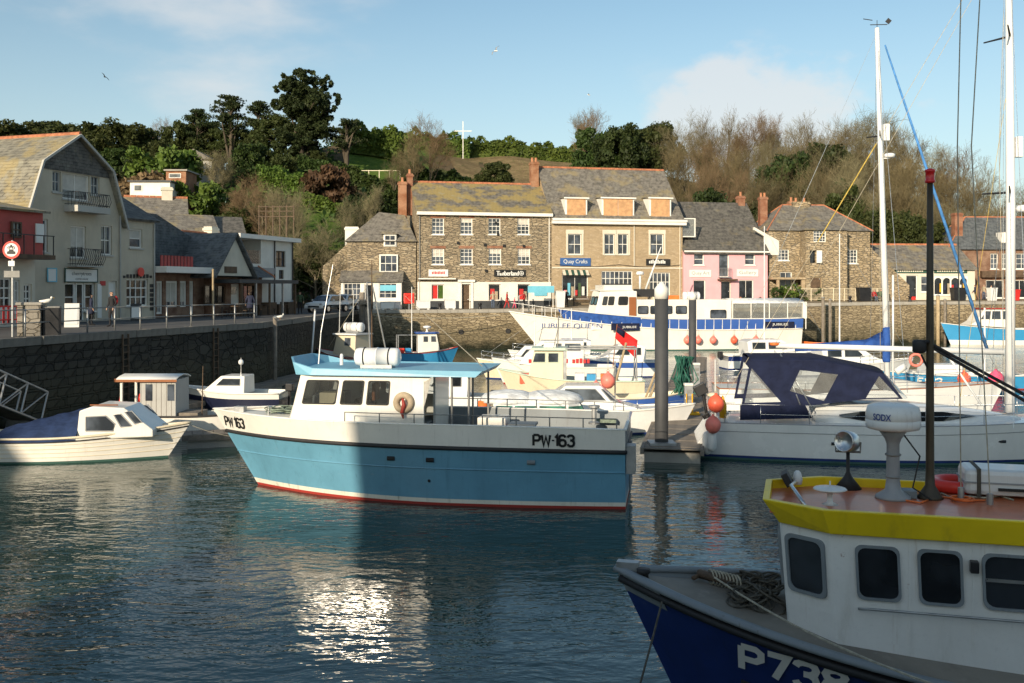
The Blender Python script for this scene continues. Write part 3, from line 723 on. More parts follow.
# ---- the wood on the right: bare winter trees, some ivy-clad
for k in range(5): TREE['bare%d' % k] = bare(k, ['twig_brown', 'twig_grey', 'twig_brown', 'twig_red', 'twig_grey'][k], False, 15, [.7, .85, .6, .75, .9][k])
for k in range(3): TREE['ivy%d' % k] = bare(20+k, ['twig_brown', 'twig_grey', 'twig_brown'][k], True, 15, [.6, .75, .65][k])
for k in range(4): TREE['ever%d' % k] = evergreen(40+k, ['leaf_dark', 'leaf_dark', 'leaf_mid', 'leaf_ivy'][k], 4.2, [4.2, 4.8, 4.0, 4.4][k])
H0 = {'bare': 14.6, 'ivy': 14.6, 'ever': 9.6}
def hgt(ms): return max(v.co.z for _, m in ms for v in m.vertices)
HT = {k: hgt(v) for k, v in TREE.items()}
rd = random.Random(11)
WG = 'bare trees of the hillside wood'
for i, (px, top, Y) in enumerate([(588, 104, 178), (655, 118, 172), (676, 108, 165), (700, 104, 168), (725, 102, 172), (748, 108, 166), (770, 104, 170), (792, 106, 168), (815, 110, 162),
        (838, 120, 155), (858, 103, 160), (880, 108, 152), (905, 112, 150), (928, 122, 146), (950, 140, 142), (972, 156, 138), (996, 165, 136), (1018, 178, 134), (1040, 185, 132),
        (690, 128, 150), (716, 132, 147), (742, 136, 142), (768, 130, 144), (800, 138, 140), (845, 130, 136), (872, 134, 133), (898, 140, 131), (922, 150, 129), (945, 168, 128), (985, 190, 127),
        (705, 155, 132), (736, 160, 130), (770, 158, 129), (812, 165, 127), (835, 160, 126), (895, 172, 124), (930, 185, 123), (1062, 200, 130), (632, 140, 168), (668, 150, 150)]):
    k = 'bare%d' % rd.choice((0, 1, 2, 3, 4, 0, 2)); lab = {'twig_brown': 'bare brown winter tree in the wood above the shops', 'twig_grey': 'bare pale grey winter tree in the wood above the shops', 'twig_red': 'bare reddish winter tree in the wood above the shops'}[TREE[k][1][1].materials[0].name]
    tree_to(px, top, Y, TREE[k], HT[k], 'bare_tree', lab, WG, .9, seed=i)
for i, (px, top, Y) in enumerate([(780, 128, 150), (796, 150, 138), (838, 112, 150), (822, 150, 132), (862, 142, 128), (705, 120, 160), (812, 122, 158), (770, 150, 140), (900, 125, 146), (735, 138, 146), (848, 165, 124), (885, 165, 124), (722, 150, 137), (755, 168, 128), (690, 165, 130), (912, 170, 122), (940, 195, 120), (965, 205, 121), (1005, 200, 124)]):
    k = 'ivy%d' % (i % 3); tree_to(px, top, Y, TREE[k], HT[k], 'ivy_tree', 'leafless tree thickly clad in green ivy in the wood above the shops', 'ivy clad trees of the wood', .85, seed=i)
for i, (px, top, Y, kk) in enumerate([(596, 127, 165, 2), (618, 122, 162, 3), (640, 126, 166, 0), (656, 118, 170, 1), (786, 150, 138, 3), (832, 140, 146, 3), (715, 188, 126, 3), (784, 178, 133, 1), (850, 185, 122, 0), (900, 205, 117, 1), (925, 215, 116, 0), (876, 210, 116, 1), (1000, 215, 122, 3), (950, 222, 118, 0)]):
    tree_to(px, top, Y, TREE['ever%d' % kk], HT['ever%d' % kk], 'evergreen_tree', 'round dark evergreen among the bare trees of the wood', 'evergreens in the wood', .8, seed=i)
# ---- skyline on the left
for i, (px, top, Y, kk, wd) in enumerate([(-14, 122, 165, 0, 1.3), (18, 119, 165, 1, 1.3), (45, 118, 170, 0, 1.25), (70, 120, 172, 1, 1.2), (98, 122, 165, 0, 1.15), (118, 120, 168, 1, 1.25), (142, 126, 170, 0, 1.0), (180, 117, 172, 1, .9), (207, 120, 176, 0, 1.1), (232, 125, 172, 1, 1.2), (255, 130, 168, 0, 1.1), (165, 140, 160, 1, 1.0), (200, 146, 158, 0, 1.1), (120, 148, 155, 2, 1.1), (138, 158, 150, 3, 1.1)]):
    tree_to(px, top, Y, TREE['ever%d' % kk], HT['ever%d' % kk], 'evergreen_tree', 'dense dark evergreen on the skyline behind the gambrel-roofed house', 'evergreens on the left skyline', wd, seed=i)
tree_to(158, 113, 176, TREE['bare3'], HT['bare3'], 'bare_tree', 'bare reddish tree between the evergreens of the left skyline', None, .9)
tree_to(222, 150, 140, TREE['bare4'], HT['bare4'], 'bare_tree', 'pale bare tree below the umbrella pine on the slope', None, 1.1)
tree_to(215, 148, 138, TREE['bare1'], HT['bare1'], 'bare_tree', 'pale twiggy bare tree above the terraced gardens', None, 1.0)
def cypress():
    a = crown_pts(30000, 5.6, 5.2, 5.6, 5, 130, .18, .25, -.95)+np.array([.6, 0, 11.2]); b = np.vstack([crown_pts(16000, 6.2, 5, 3.4, 6, 70, .2, .3, -.95)+np.array([.2, 0, 5.4]), crown_pts(9000, 5.0, 4.6, 3.0, 8, 40, .22, .3, -.95)+np.array([-1.2, 0, 2.6])]); tp = crown_pts(9000, 6.5, 6, 6.6, 9, 70, .075, .93, -.2); a = np.vstack([a, tp*np.array([1, 1, 1])+np.array([.6, 0, 11.0])]); g_ = np.random.default_rng(1)
    tr = [(-.4, 0, -.5, .1, 0, 8, .55, .4), (.1, 0, 8, .3, .1, 15, .4, .1), (.6, .1, 1, 2.6, .4, 9.5, .4, .15), (-.3, 0, 2, -2.4, -.3, 9.8, .34, .12)]
    for i in range(30): q = a[g_.integers(0, len(a))]; tr.append((.2, 0, q[2]-2.2, *q, .16, .04))
    return [('trunk', segs_mesh('trunk', tr, 'trunk', 6)), ('crown', leaf_mesh('crown', np.vstack([a, b]), .40, 'needle', 4, .15))]
pm = cypress(); tree_to(303, 68, 158, pm, hgt(pm), 'cypress_tree', 'tall dark spreading cypress towering over the terraced hillside', None, .92)
pm2 = pine(9, 14, 4.6, 8, n=6500, low=.55, flat=.4)
tree_to(230, 94, 168, pm2, hgt(pm2), 'umbrella_pine', 'flat-topped pine with clear stem on the skyline', None, .9)
tree_to(258, 100, 166, pm2, hgt(pm2), 'umbrella_pine', 'broad flat pine joining the tall cypress on the skyline', None, 1.0)
tree_to(197, 108, 172, pm2, hgt(pm2), 'umbrella_pine', 'low dark pine beside the bare reddish skyline tree', None, .9)
pm3 = pine(14, 8, 4.2, 5, n=3000, low=.5, flat=.35)
tree_to(346, 118, 158, pm3, hgt(pm3), 'umbrella_pine', 'small wind-bent pine at the edge of the tall cypress', None, .8)
tree_to(275, 112, 164, TREE['ever1'], HT['ever1'], 'evergreen_tree', 'dark evergreen filling the gap between the pines and the cypress', None, 1.1)
big = evergreen(60, 'leaf_mid', 5, 4.2, 8000, 1.0, .5, 44, .3, -.9)
tree_to(252, 142, 145, big, hgt(big), 'evergreen_shrub', 'large rounded green shrub under the tall cypress', None, .95, 'shrub')
tree_to(280, 148, 146, TREE['ever0'], HT['ever0'], 'evergreen_shrub', 'dark shrub at the foot of the tall cypress', None, 1.1, 'shrub')
tree_to(318, 150, 157, TREE['ever1'], HT['ever1'], 'evergreen_shrub', 'dark shrub in front of the cypress trunks', None, 1.2, 'shrub')
bb = evergreen(61, 'leaf_bright', 3, 3, 4500, .6, .4, 30, .33, -.9)
tree_to(163, 146, 138, bb, hgt(bb), 'green_shrub', 'bright yellow-green rounded shrub beside the flat-roofed brick annexe', None, 1.0, 'shrub')
tree_to(196, 180, 120, bb, hgt(bb), 'green_shrub', 'bright green shrub above the green garden shed', None, .9, 'shrub')
dry = evergreen(62, 'leaf_dry', 2.4, 2.0, 3500, .2, .5, 18, .4, -.3)
tree_to(143, 168, 132, dry, hgt(dry), 'pampas_grass', 'clump of pale dry pampas grass beside the bright shrub', None, 1.1, 'shrub')
red = evergreen(63, 'leaf_russet', 3.4, 1.7, 5000, .3, .42, 34, .33, -.9)
tree_to(330, 163, 140, red, hgt(red), 'russet_hedge', 'russet copper hedge bush beside the clipped hedge', None, .7, 'shrub')
for px, top, Y, kk, lab in [(235, 205, 118, 0, 'dark shrub below the bare terrace trees'), (360, 195, 128, 3, 'ivy-green shrub on the upper terrace'), (388, 190, 130, 2, 'green shrub beside the tall cottage chimney'),
                             (494, 160, 160, 0, 'dark green tree behind the stone shop chimney'), (312, 240, 100, 1, 'dark shrub beside the white balcony house'), (300, 235, 104, 0, 'dark leafy bush behind the parked car')]:
    tree_to(px, top, Y, TREE['ever%d' % kk], HT['ever%d' % kk], 'garden_shrub', lab, None, 1.05, 'shrub')
for px, top, Y, kk, wd, lab in [(244, 168, 118, 3, .95, 'bare reddish tree with many upright twigs above the white balcony house'), (262, 180, 116, 3, .8, 'smaller bare reddish tree above the white balcony house'), (284, 178, 112, 1, .8, 'bare pale tree standing over the wooden pergola'), (297, 177, 120, 4, .5, 'slim pale pollarded tree in front of the clipped hedge'),
                                (318, 212, 98, 4, 1.2, 'bare tree with spreading pale branches behind the parked car'), (430, 110, 158, 3, .95, 'bare brown tree on the slope behind the stone shop'), (415, 128, 155, 0, .8, 'bare tree beside the lawn hedge behind the stone shop'), (585, 104, 185, 0, .8, 'bare tree rising from the top hedge of the bank'),
                                (345, 190, 122, 4, .6, 'slim bare tree on the middle terrace'), (372, 180, 124, 1, .6, 'slim bare tree on the terrace above the cottage roof'), (395, 150, 150, 0, .7, 'low bare thicket tree left of the white cross')]:
    tree_to(px, top, Y, TREE['bare%d' % kk], HT['bare%d' % kk], 'bare_tree', lab, None, wd)
# ---- hedges: long leafy boxes
def hedge(name, px0, px1, Y0, Y1, h, w, mat, label, n=5200, size=.42, base=0):
    a, b = Vector(at_hill(px0, Y0)), Vector(at_hill(px1, Y1)); g = np.random.default_rng(int(abs(px0*7+Y0)))
    d = (b-a); ln = d.length; t = g.random(n); q = g.normal(size=(n, 3)); q /= np.abs(q).max(1)[:, None]; q = q*(.75+.25*g.random(n)[:, None])
    root = thing(name, label, 'hedge', a)
    P_ = np.zeros((n, 3)); xs_ = a.x+d.x*t; ys_ = a.y+d.y*t; nz = np.array([th(x, y) for x, y in zip(xs_, ys_)])
    bump = 1+.14*np.sin(t*ln*.9)+.1*np.sin(t*ln*2.3+1)
    P_[:, 0] = xs_-a.x+q[:, 0]*.3; P_[:, 1] = ys_-a.y+q[:, 1]*w/2; P_[:, 2] = nz-a.z+base+(q[:, 2]*.5+.5)*h*bump
    o = bpy.data.objects.new('foliage', leaf_mesh('foliage', P_, size, mat, 5)); C.objects.link(o); o.parent = root
    core = MB(); m = 24
    rows = []
    for i in range(m+1):
        x, y = a.x+d.x*i/m-a.x, a.y+d.y*i/m-a.y; z = th(x+a.x, y+a.y)-a.z+base; k = .8*h
        rows.append([(x, y-w*.36, z-.3), (x, y-w*.36, z+k), (x, y+w*.36, z+k), (x, y+w*.36, z-.3)])
    core.loft(rows).build('hedge_core', mat, root)
    return root
def hedge_px(name, px0, px1, base, top, w, mat, label, n=6500, size=.34):
    Y = ray_hill((px0+px1)/2, base, 100); return hedge(name, px0, px1, Y, Y, (base-top)*Y/F, w, mat, label, n, size)
hedge('skyline_hedge', 468, 592, 203, 206, 3.6, 3.5, 'leaf_bright', 'long bright green hedge along the top of the dry bank', 6500, .55)
hedge('skyline_hedge', 372, 470, 196, 200, 4.4, 4, 'leaf_bright', 'bright green hedge above the hillside lawn', 5500, .55)
hedge('lawn_hedge', 345, 402, 172, 172, 4.6, 5, 'leaf_bright', 'tall bright hedge hiding the hillside lawn behind the terraces', 8000, .45)
hedge('lawn_hedge', 338, 400, 152, 152, 2.6, 4, 'leaf_mid', 'mid green hedge across the slope above the white rail', 6500, .42)
hedge('bank_hedge', 404, 470, 160, 164, 3.2, 5, 'leaf_mid', 'rough green hedge below the white cross', 6500, .5)
hedge_px('clipped_hedge', 262, 312, 194, 172, 6, 'leaf_bright', 'square clipped green hedge next to the russet bush', 9000, .32)
hedge_px('clipped_hedge', 288, 344, 171, 160, 5, 'leaf_mid', 'clipped green hedge at the foot of the cypress', 8000, .34)
hedge_px('terrace_hedge', 346, 402, 188, 178, 3, 'leaf_bright', 'green terrace hedge behind the white garden rail', 6000, .34)
hedge_px('terrace_hedge', 330, 402, 206, 196, 3, 'leaf_mid', 'low clipped hedge on the terrace below the white rail', 6500, .34)
hedge_px('terrace_hedge', 304, 344, 212, 200, 3, 'leaf_bright', 'short bright hedge beside the red garden fence', 5000, .34)
hedge('garden_hedge', 688, 812, 119, 119, 2.0, 2, 'leaf_bright', 'clipped green hedge behind the pink gallery roof', 5500, .34)
terrain_patch('hillside_lawn', 'lawn', ((345, 420, 160), (345, 440, 192)))
terrain_patch('terrace_lawn', 'lawn', ((300, 400, 122), (300, 405, 138)))
terrain_patch('dry_bank', 'dry_bank', ((462, 600, 168), (440, 610, 201)))
# undergrowth through the wood so that trunks stand in green and brown thicket
g = np.random.default_rng(5); pts = []; 
for _ in range(15000):
    px = g.uniform(585, 1090); Y = g.uniform(116, 165); X = (px-CX)*Y/F; pts.append((X, Y, th(X, Y)+g.random()**2*(1.7+1.2*math.sin(X*.5)*math.sin(Y*.4))))
u = bpy.data.objects.new('undergrowth', leaf_mesh('undergrowth', pts, .8, 'leaf_ivy', 2)); C.objects.link(u); tag(u, 'tangled green undergrowth covering the floor of the wood', 'undergrowth', kind='stuff')
pts = []
for _ in range(13000):
    px = g.uniform(-40, 585); Y = g.uniform(104, 190); X = (px-CX)*Y/F
    if (px > 440 and Y > 160) or (340 < px < 440 and Y > 155): continue
    pts.append((X, Y, th(X, Y)+g.random()**2*1.3))
u = bpy.data.objects.new('garden_growth', leaf_mesh('garden_growth', pts, .7, 'leaf_mid', 8)); C.objects.link(u); tag(u, 'rough green garden growth over the terraced slope', 'undergrowth', kind='stuff')
# ---- small hillside things
def hill_box(name, label, cat, px0, px1, py0, py1, Y, depth, wall, roof=None, pitch=0, windows=()):
    Y = Y if 'house' in name or 'annexe' in name else min(ray_hill((px0+px1)/2, py1, 95), 190); a = P(px0, py1, Y); W = (px1-px0)*Y/F; Hh = (py1-py0)*Y/F
    r = thing(name, label, cat, a)
    MB().box(0, W, 0, depth, -5.5 if 'garden' not in name else -2.5, Hh).build('wall', wall, r)
    if pitch: MB().prism([(-.25, Hh+.004), (W+.25, Hh+.004), (W/2, Hh+pitch)], -.3, depth+.3).build('roof', roof, r)
    elif roof: MB().box(-.2, W+.2, -.25, depth+.2, Hh+.004, Hh+.18).build('roof', roof, r)
    for (u0, u1, v0, v1) in windows:
        f = MB().box(u0*W, u1*W, -.05, .02, v0*Hh, v1*Hh).build('window', 'white_paint', r); MB().box(u0*W+.06, u1*W-.06, -.062, 0, v0*Hh+.06, v1*Hh-.06).build('pane', 'glass_house', f)
    return r
hill_box('garden_shed', 'green painted garden shed among trees behind the pink gallery', 'shed', 731, 772, 191, 200, 121, 3, 'cabin_green', 'dark_green_paint', 0, [(.12, .28, .25, .85), (.34, .5, .25, .85)])
hill_box('flat_roof_annexe', 'small flat-roofed brick annexe on the slope beside the bright shrub', 'house', 166, 186, 171, 181, 118, 4, 'brick_orange', 'concrete', 0, [(.15, .75, .3, .75)])
hill_box('hillside_house', 'white flat-roofed house half hidden by shrubs on the left slope', 'house', 130, 170, 182, 196, 115, 6, 'render_white', 'dark_slate_paint', 0, [(.1, .3, .35, .8)])
hill_box('hillside_house', 'pale blue-grey house above the brick annexe', 'house', 176, 212, 160, 172, 145, 6, 'render_grey', 'slate_grey', 1.6, [(.1, .35, .3, .8)])
hill_box('garden_shed', 'low green garden shed under the bare trees on the left slope', 'shed', 200, 226, 199, 206, 112, 3, 'dark_green_paint', 'dark_slate_paint', 0, [(.4, .62, .3, .7)])
hill_box('hillside_house', 'blue-roofed house glimpsed through the bare wood', 'house', 800, 816, 160, 172, 158, 6, 'render_white', 'slate_blue', 2.2, [(.3, .6, .3, .8)])
def cross():
    a = P(463, 155, 196); r = thing('memorial_cross', 'tall white cross standing on the hilltop bank', 'cross', a)
    MB().box(-.065, .065, -.07, .07, -1.5, 6.6).build('upright', 'white_paint', r); MB().box(-1.7, 1.7, -.068, .068, 4.62, 4.75).build('cross_arm', 'white_paint', r)
cross()
def pole(px, py0, py1, Y, label):
    a = P(px, py1, Y); h = (py1-py0)*Y/F; r = thing('utility_pole', label, 'pole', a); MB().tube([(0, 0, -2), (0, 0, h)], [.13, .09], 6).build('post', 'weathered_wood', r); MB().box(-.5, .5, -.05, .05, h*.86, h*.86+.1).build('cross_arm', 'weathered_wood', r)
pole(369, 132, 150, 180, 'thin wooden pole on the skyline lawn')
def fence_run(name, label, px0, px1, Y, h, mat, step=.3, rails=True, z=0, wdt=.24):
    a = Vector(at_hill(px0, Y)); b = Vector(at_hill(px1, Y)); r = thing(name, label, 'fence', (a.x, a.y, min(a.z, b.z)+z)); L_ = b.x-a.x; n = int(L_/step)
    me = MB().box(-wdt/2, wdt/2, -.02, .02, -.6, h).mesh('board'); me.materials.append(M[mat])
    for i in range(n+1):
        o = bpy.data.objects.new('board', me); C.objects.link(o); o.parent = r; o.location = (i*step, random.Random(i).uniform(-.01, .01), random.Random(i*3).uniform(-.04, .04))
    MB().box(0, L_, .03, .08, h*.75, h*.75+.09).build('rail', mat, r); MB().box(0, L_, .03, .08, .2, .29).build('rail', mat, r)
fence_run('garden_fence', 'red-brown board fence below the bare terrace trees', 303, 328, 121, 1.6, 'brick_brown', .26)
fence_run('garden_fence', 'pale board fence along the foot of the dry bank', 512, 534, 160, 2.0, 'pale_wood', .3)
fence_run('garden_fence', 'weathered board fence under the skyline hedge', 540, 580, 168, 1.5, 'pale_wood', .34)
def rail_white():
    Yr = ray_hill(374, 180, 100)-1.5; a = Vector(at_hill(348, Yr)); r = thing('garden_rail', 'white rail along the terrace in front of the green hedge', 'railing', a); W = 52*Yr/F
    MB().box(0, W, -.04, .04, .8, .9).build('rail', 'hull_cream', r)
    for i in range(6): MB().box(i*W/5-.05, i*W/5+.05, -.05, .05, -.5, .95).build('post', 'hull_cream', r)
rail_white()
def pergola():
    a = P(259, 222, 101); r = thing('garden_pergola', 'open timber pergola on the terrace behind the white balcony house', 'pergola', a)
    for i in range(6): MB().box(i*.7-.05, i*.7+.05, -.05, .05, -2, 1.7).build('post', 'dark_wood', r)
    for z in (.5, 1.05, 1.5): MB().box(-.1, 3.6, -.09, -.052, z, z+.08).build('beam', 'dark_wood', r)
pergola()
# gulls
def gull(px, py, Y, span, roll, yaw, label, dark=False):
    r = thing('gull', label, 'bird', P(px, py, Y), yaw); r.rotation_euler = (R(10), roll, yaw)
    b = MB(); b.tube([(0, -.22*span, 0), (0, -.12*span, .0), (0, .05*span, .01), (0, .18*span, .02), (0, .25*span, .02)], [.01*span, .045*span, .06*span, .04*span, .008*span], 8); b.build('body', 'cloth_black' if dark else 'white_paint', r, True)
    for s in (-1, 1):
        w_ = MB(); w_.loft([[(s*.04*span, .1*span, .02), (s*.25*span, .13*span, .13*span), (s*.5*span, .0, .06*span)], [(s*.04*span, -.05*span, .02), (s*.25*span, .0*span, .125*span), (s*.5*span, -.03*span, .06*span)]]); w_.build('wing', 'cloth_black' if dark else 'plastic_grey', r, True, solid=.012)
gull(105, 77, 70, .75, R(35), R(60), 'dark bird flying in the clear sky over the evergreen skyline', True)
gull(496, 51, 60, .8, R(-50), R(30), 'grey and white gull wheeling high above the stone shop')
gull(589, 95, 95, .7, R(5), R(80), 'small distant gull gliding level above the dry bank')
# ================================================================ BUILDINGS
class House:
    def __init__(s, name, label, ax, ay, ang, base=QZ, cat='house', group=None):
        s.a = (ax, ay); s.th = R(ang); s.base = base; s.root = thing(name, label, cat, (ax, ay, base), s.th, group); s.holes = []
    def s_of(s, px, y=0):
        ax, ay = s.a[0]-math.sin(s.th)*y, s.a[1]+math.cos(s.th)*y; t = (px-CX)/F
        return (t*ay-ax)/(math.cos(s.th)-t*math.sin(s.th))
    def z_of(s, py, x, y=0):
        Y = s.a[1]+x*math.sin(s.th)+y*math.cos(s.th); return CH+(HY-py)*Y/F-s.base
    def rect(s, x0, x1, y0, y1, y=0):
        a, b = s.s_of(x0, y), s.s_of(x1, y); m = (a+b)/2; return a, b, s.z_of(y1, m, y), s.z_of(y0, m, y)
def holed(mb, x0, x1, z0, z1, holes, y=0, depth=.28, back=True):
    hs = [(max(x0, a), min(x1, b), max(z0, c), min(z1, d)) for a, b, c, d in holes if b > x0 and a < x1 and d > z0 and c < z1]
    X = sorted({x0, x1, *[h[0] for h in hs], *[h[1] for h in hs]}); Z = sorted({z0, z1, *[h[2] for h in hs], *[h[3] for h in hs]})
    for i in range(len(X)-1):
        for j in range(len(Z)-1):
            cx, cz = (X[i]+X[i+1])/2, (Z[j]+Z[j+1])/2
            if not any(a < cx < b and c < cz < d for a, b, c, d in hs): mb.quad((X[i], y, Z[j]), (X[i+1], y, Z[j]), (X[i+1], y, Z[j+1]), (X[i], y, Z[j+1]))
    for a, b, c, d in hs:
        for p, q in (((a, c), (a, d)), ((a, d), (b, d)), ((b, d), (b, c)), ((b, c), (a, c))):
            mb.quad((p[0], y, p[1]), (q[0], y, q[1]), (q[0], y+depth, q[1]), (p[0], y+depth, p[1]))
        if back: mb.quad((a, y+depth, c), (b, y+depth, c), (b, y+depth, d), (a, y+depth, d))
def shell(root, W, D, H, holes, mat, ridge=0, name='wall', hipped=False):
    mb = MB(); holed(mb, 0, W, -.3, H, holes)
    mb.quad((W, 0, -.3), (W, D, -.3), (W, D, H), (W, 0, H)); mb.quad((0, D, -.3), (0, 0, -.3), (0, 0, H), (0, D, H)); mb.quad((W, D, -.3), (0, D, -.3), (0, D, H), (W, D, H))
    if ridge and not hipped:
        for x in (0, W): mb.quad((x, 0, H), (x, D, H), (x, D/2, ridge))
    return mb.build(name, mat, root, fixn=False)
def gable_roof(root, W, D, H, ridge, mat, over=.3, side=.12, ridge_mat='ridge_tile', thick=.16, name='roof'):
    k = (ridge-H)/(D/2); z0 = H-k*over; mb = MB()
    pr = [(-over, z0), (D/2, ridge), (D+over, z0), (D+over, z0+thick), (D/2, ridge+thick), (-over, z0+thick)]
    mb.prism(pr, -side, W+side, 'x'); r = mb.build(name, mat, root)
    if ridge_mat:
        t = MB(); n = max(2, int(W/.45))
        for i in range(n): t.tube([(-side+(W+2*side)*i/n+.01, D/2, ridge+thick), (-side+(W+2*side)*(i+1)/n-.01, D/2, ridge+thick)], .13, 6)
        o = t.build('ridge_tiles', ridge_mat, r)
    return r
def hip_roof(root, W, D, H, ridge, mat, over=.3, ridge_mat='ridge_tile', inset=None, name='roof'):
    i_ = D/2 if inset is None else inset; a, b = -over, W+over; c, d = -over, D+over
    p = [(a, c, H), (b, c, H), (b, d, H), (a, d, H), (i_, D/2, ridge), (W-i_, D/2, ridge)]
    mb = MB(); mb.add(p, [(0, 1, 5, 4), (1, 2, 5), (2, 3, 4, 5), (3, 0, 4), (3, 2, 1, 0)]); r = mb.build(name, mat, root, fixn=False)
    t = MB()
    for u, v in ((0, 4), (1, 5), (2, 5), (3, 4), (4, 5)): t.tube([p[u], p[v]], .09, 5)
    t.build('ridge_tiles', ridge_mat or mat, r); return r
def window(root, x0, x1, z0, z1, nx=2, nz=3, frame='white_paint', pane='glass_house', y=.1, fw=.08, bw=.04, sill='white_paint', lintel=None, mid=True, blind=None, name='window'):
    f = MB(); yd = .1
    f.box(x0, x1, y, y+yd, z0, z0+fw); f.box(x0, x1, y, y+yd, z1-fw, z1); f.box(x0, x0+fw, y, y+yd, z0+fw, z1-fw); f.box(x1-fw, x1, y, y+yd, z0+fw, z1-fw)
    o = f.build(name, frame, root)
    b = MB()
    for i in range(1, nx): xx = x0+(x1-x0)*i/nx; b.box(xx-bw/2, xx+bw/2, y+.03, y+.07, z0+fw, z1-fw)
    for j in range(1, nz):
        zz = z0+(z1-z0)*j/nz; k = bw/2*(1.5 if mid and j*2 == nz else 1); b.box(x0+fw, x1-fw, y+.026, y+.074, zz-k, zz+k)
    if b.v: b.build('glazing_bars', frame, o)
    MB().box(x0+fw*.5, x1-fw*.5, y+.075, y+.09, z0+fw*.5, z1-fw*.5).build('pane', pane, o)
    if blind: MB().box(x0+fw*.5, x1-fw*.5, y+.068, y+.0735, z0+(z1-z0)*blind, z1-fw*.5).build('blind', 'curtain', o)
    if sill: MB().box(x0-.08, x1+.08, -.09, y+.02, z0-.09, z0+.002).build('sill', sill, o)
    if lintel: MB().box(x0-.15, x1+.15, -.03, .14, z1+.003, z1+.26).build('lintel', lintel, root)
    return o
def door(root, x0, x1, z0, z1, mat='dark_wood', frame='white_paint', glassy=False, y=.12):
    f = MB(); fw = .09; f.box(x0, x0+fw, y, y+.1, z0, z1); f.box(x1-fw, x1, y, y+.1, z0, z1); f.box(x0+fw, x1-fw, y, y+.1, z1-fw, z1)
    o = f.build('door', frame, root); MB().box(x0+fw, x1-fw, y+.04, y+.085, z0, z1-fw).build('door_leaf', mat, o)
    if glassy: MB().box(x0+fw+.15, x1-fw-.15, y+.03, y+.05, z0+.7, z1-fw-.15).build('pane', 'glass_house', o)
    MB().ball((x1-fw-.12, y+.02, z0+1.0), .045, 8, 6).build('handle', 'steel', o)
    return o
def panel(root, x0, x1, z0, z1, y0, y1, mat, name): return MB().box(x0, x1, y0, y1, z0, z1).build(name, mat, root)
def sign_board(root, x0, x1, z0, z1, board, txt=None, tmat=None, y=-.08, th_=None, frame=None, bold=.0, name='sign_board', tw=.82, hh=.5):
    o = panel(root, x0, x1, z0, z1, y, -.004, board, name)
    if frame: 
        f = MB(); e = .06; f.box(x0-e, x1+e, y-.02, y+.03, z0-e, z0); f.box(x0-e, x1+e, y-.02, y+.03, z1, z1+e); f.box(x0-e, x0, y-.02, y+.03, z0, z1); f.box(x1, x1+e, y-.02, y+.03, z0, z1); f.build('sign_frame', frame, o)
    if txt: lettering(txt, tmat, o, lambda u, v: ((x0+x1)/2+u, y-.006, (z0+z1)/2+v), (z1-z0)*hh, (x1-x0)*tw, bold=bold)
    return o
def chimney(root, x, y, z0, z1, w, d, mat='brick_red', pots=2, name='chimney', pot='terracotta'):
    b = MB().box(x-w/2, x+w/2, y-d/2, y+d/2, z0, z1-.3).box(x-w/2-.07, x+w/2+.07, y-d/2-.07, y+d/2+.07, z1-.3, z1-.12).box(x-w/2, x+w/2, y-d/2, y+d/2, z1-.12, z1)
    o = b.build(name, mat, root)
    for i in range(pots):
        xx = x-w/2+w*(i+.5)/pots; MB().lathe([(.14, z1), (.12, z1+.35), (.15, z1+.4), (.15, z1+.45)], 10, (xx, y, 0)).build('chimney_pot', pot, o)
    return o
def pipe(root, x, z0, z1, y=-.07, mat='rail_grey'): return MB().tube([(x, y, z0), (x, y, z1)], .05, 6).build('drainpipe', mat, root)
def gutter(root, x0, x1, z, y=-.32, mat='white_paint', h=.16): return MB().box(x0, x1, y-.06, y+.06, z, z+h).build('gutter', mat, root)

# ---------------------------------------------------------------- stone shop with the black name board
FA = (-9.3, 97.0, 12.0)
def far(name, label, px0, px1, **kw):
    h = House('x', 'x', *FA); s0, s1 = h.s_of(px0), h.s_of(px1); bpy.data.objects.remove(h.root)
    c, s = math.cos(R(FA[2])), math.sin(R(FA[2]))
    return House(name, label, FA[0]+c*s0+kw.get('fwd', 0)*s, FA[1]+s*s0-kw.get('fwd', 0)*c, FA[2]), s1-s0
h, W = far('stone_shop', 'three-storey brown stone shop with white ground floor and lichened slate roof', 417, 551.5)
H = h.z_of(213, W/2); RH = 12.7; D = 10.5; r = h.root
up = [h.rect(x-6, x+6, 218, 234.5) for x in (438, 466.5, 494.5, 523.5)]+[h.rect(x-6.2, x+6.2, 248.5, 264.5) for x in (438, 466.5, 495, 524)]
dr = h.rect(461.5, 470.5, 284, 309.5); sw = [h.rect(488.5, 500.5, 284, 300.5), h.rect(517.5, 530, 284, 300.5)]; po = h.rect(431.5, 444, 284.5, 299.5)
shell(r, W, D, H, up+[dr, po]+sw, 'stone_brown', RH)
gable_roof(r, W, D, H+.1, RH, 'slate_lichen', .35, .1)
MB().box(-.05, W+.05, -.42, -.02, H-.28, H+.02).build('eaves_board', 'white_paint', r)
for i, (a, b, c, d) in enumerate(up): window(r, a, b, c, d, 3, 4, lintel='brick_red', blind=[None, .72, None, .6, .5, None, .66, .55][i])
zt = h.z_of(282, W/2); zp = h.z_of(300.8, W/2)
def white_base(x0, x1, holes, z0, z1, mat, y=-.1, name='rendered_base'):
    mb = MB(); holed(mb, x0, x1, z0, z1, holes, y, .12, False); mb.quad((x0, y, z1), (x1, y, z1), (x1, 0, z1), (x0, 0, z1)); mb.quad((x1, y, z0), (x1, 0, z0), (x1, 0, z1), (x1, y, z1)); mb.quad((x0, y, z0), (x0, 0, z0), (x0, 0, z1), (x0, y, z1)); return mb.build(name, mat, r, fixn=False)
white_base(.05, W-.06, [dr, po]+sw, zp, zt, 'render_white')
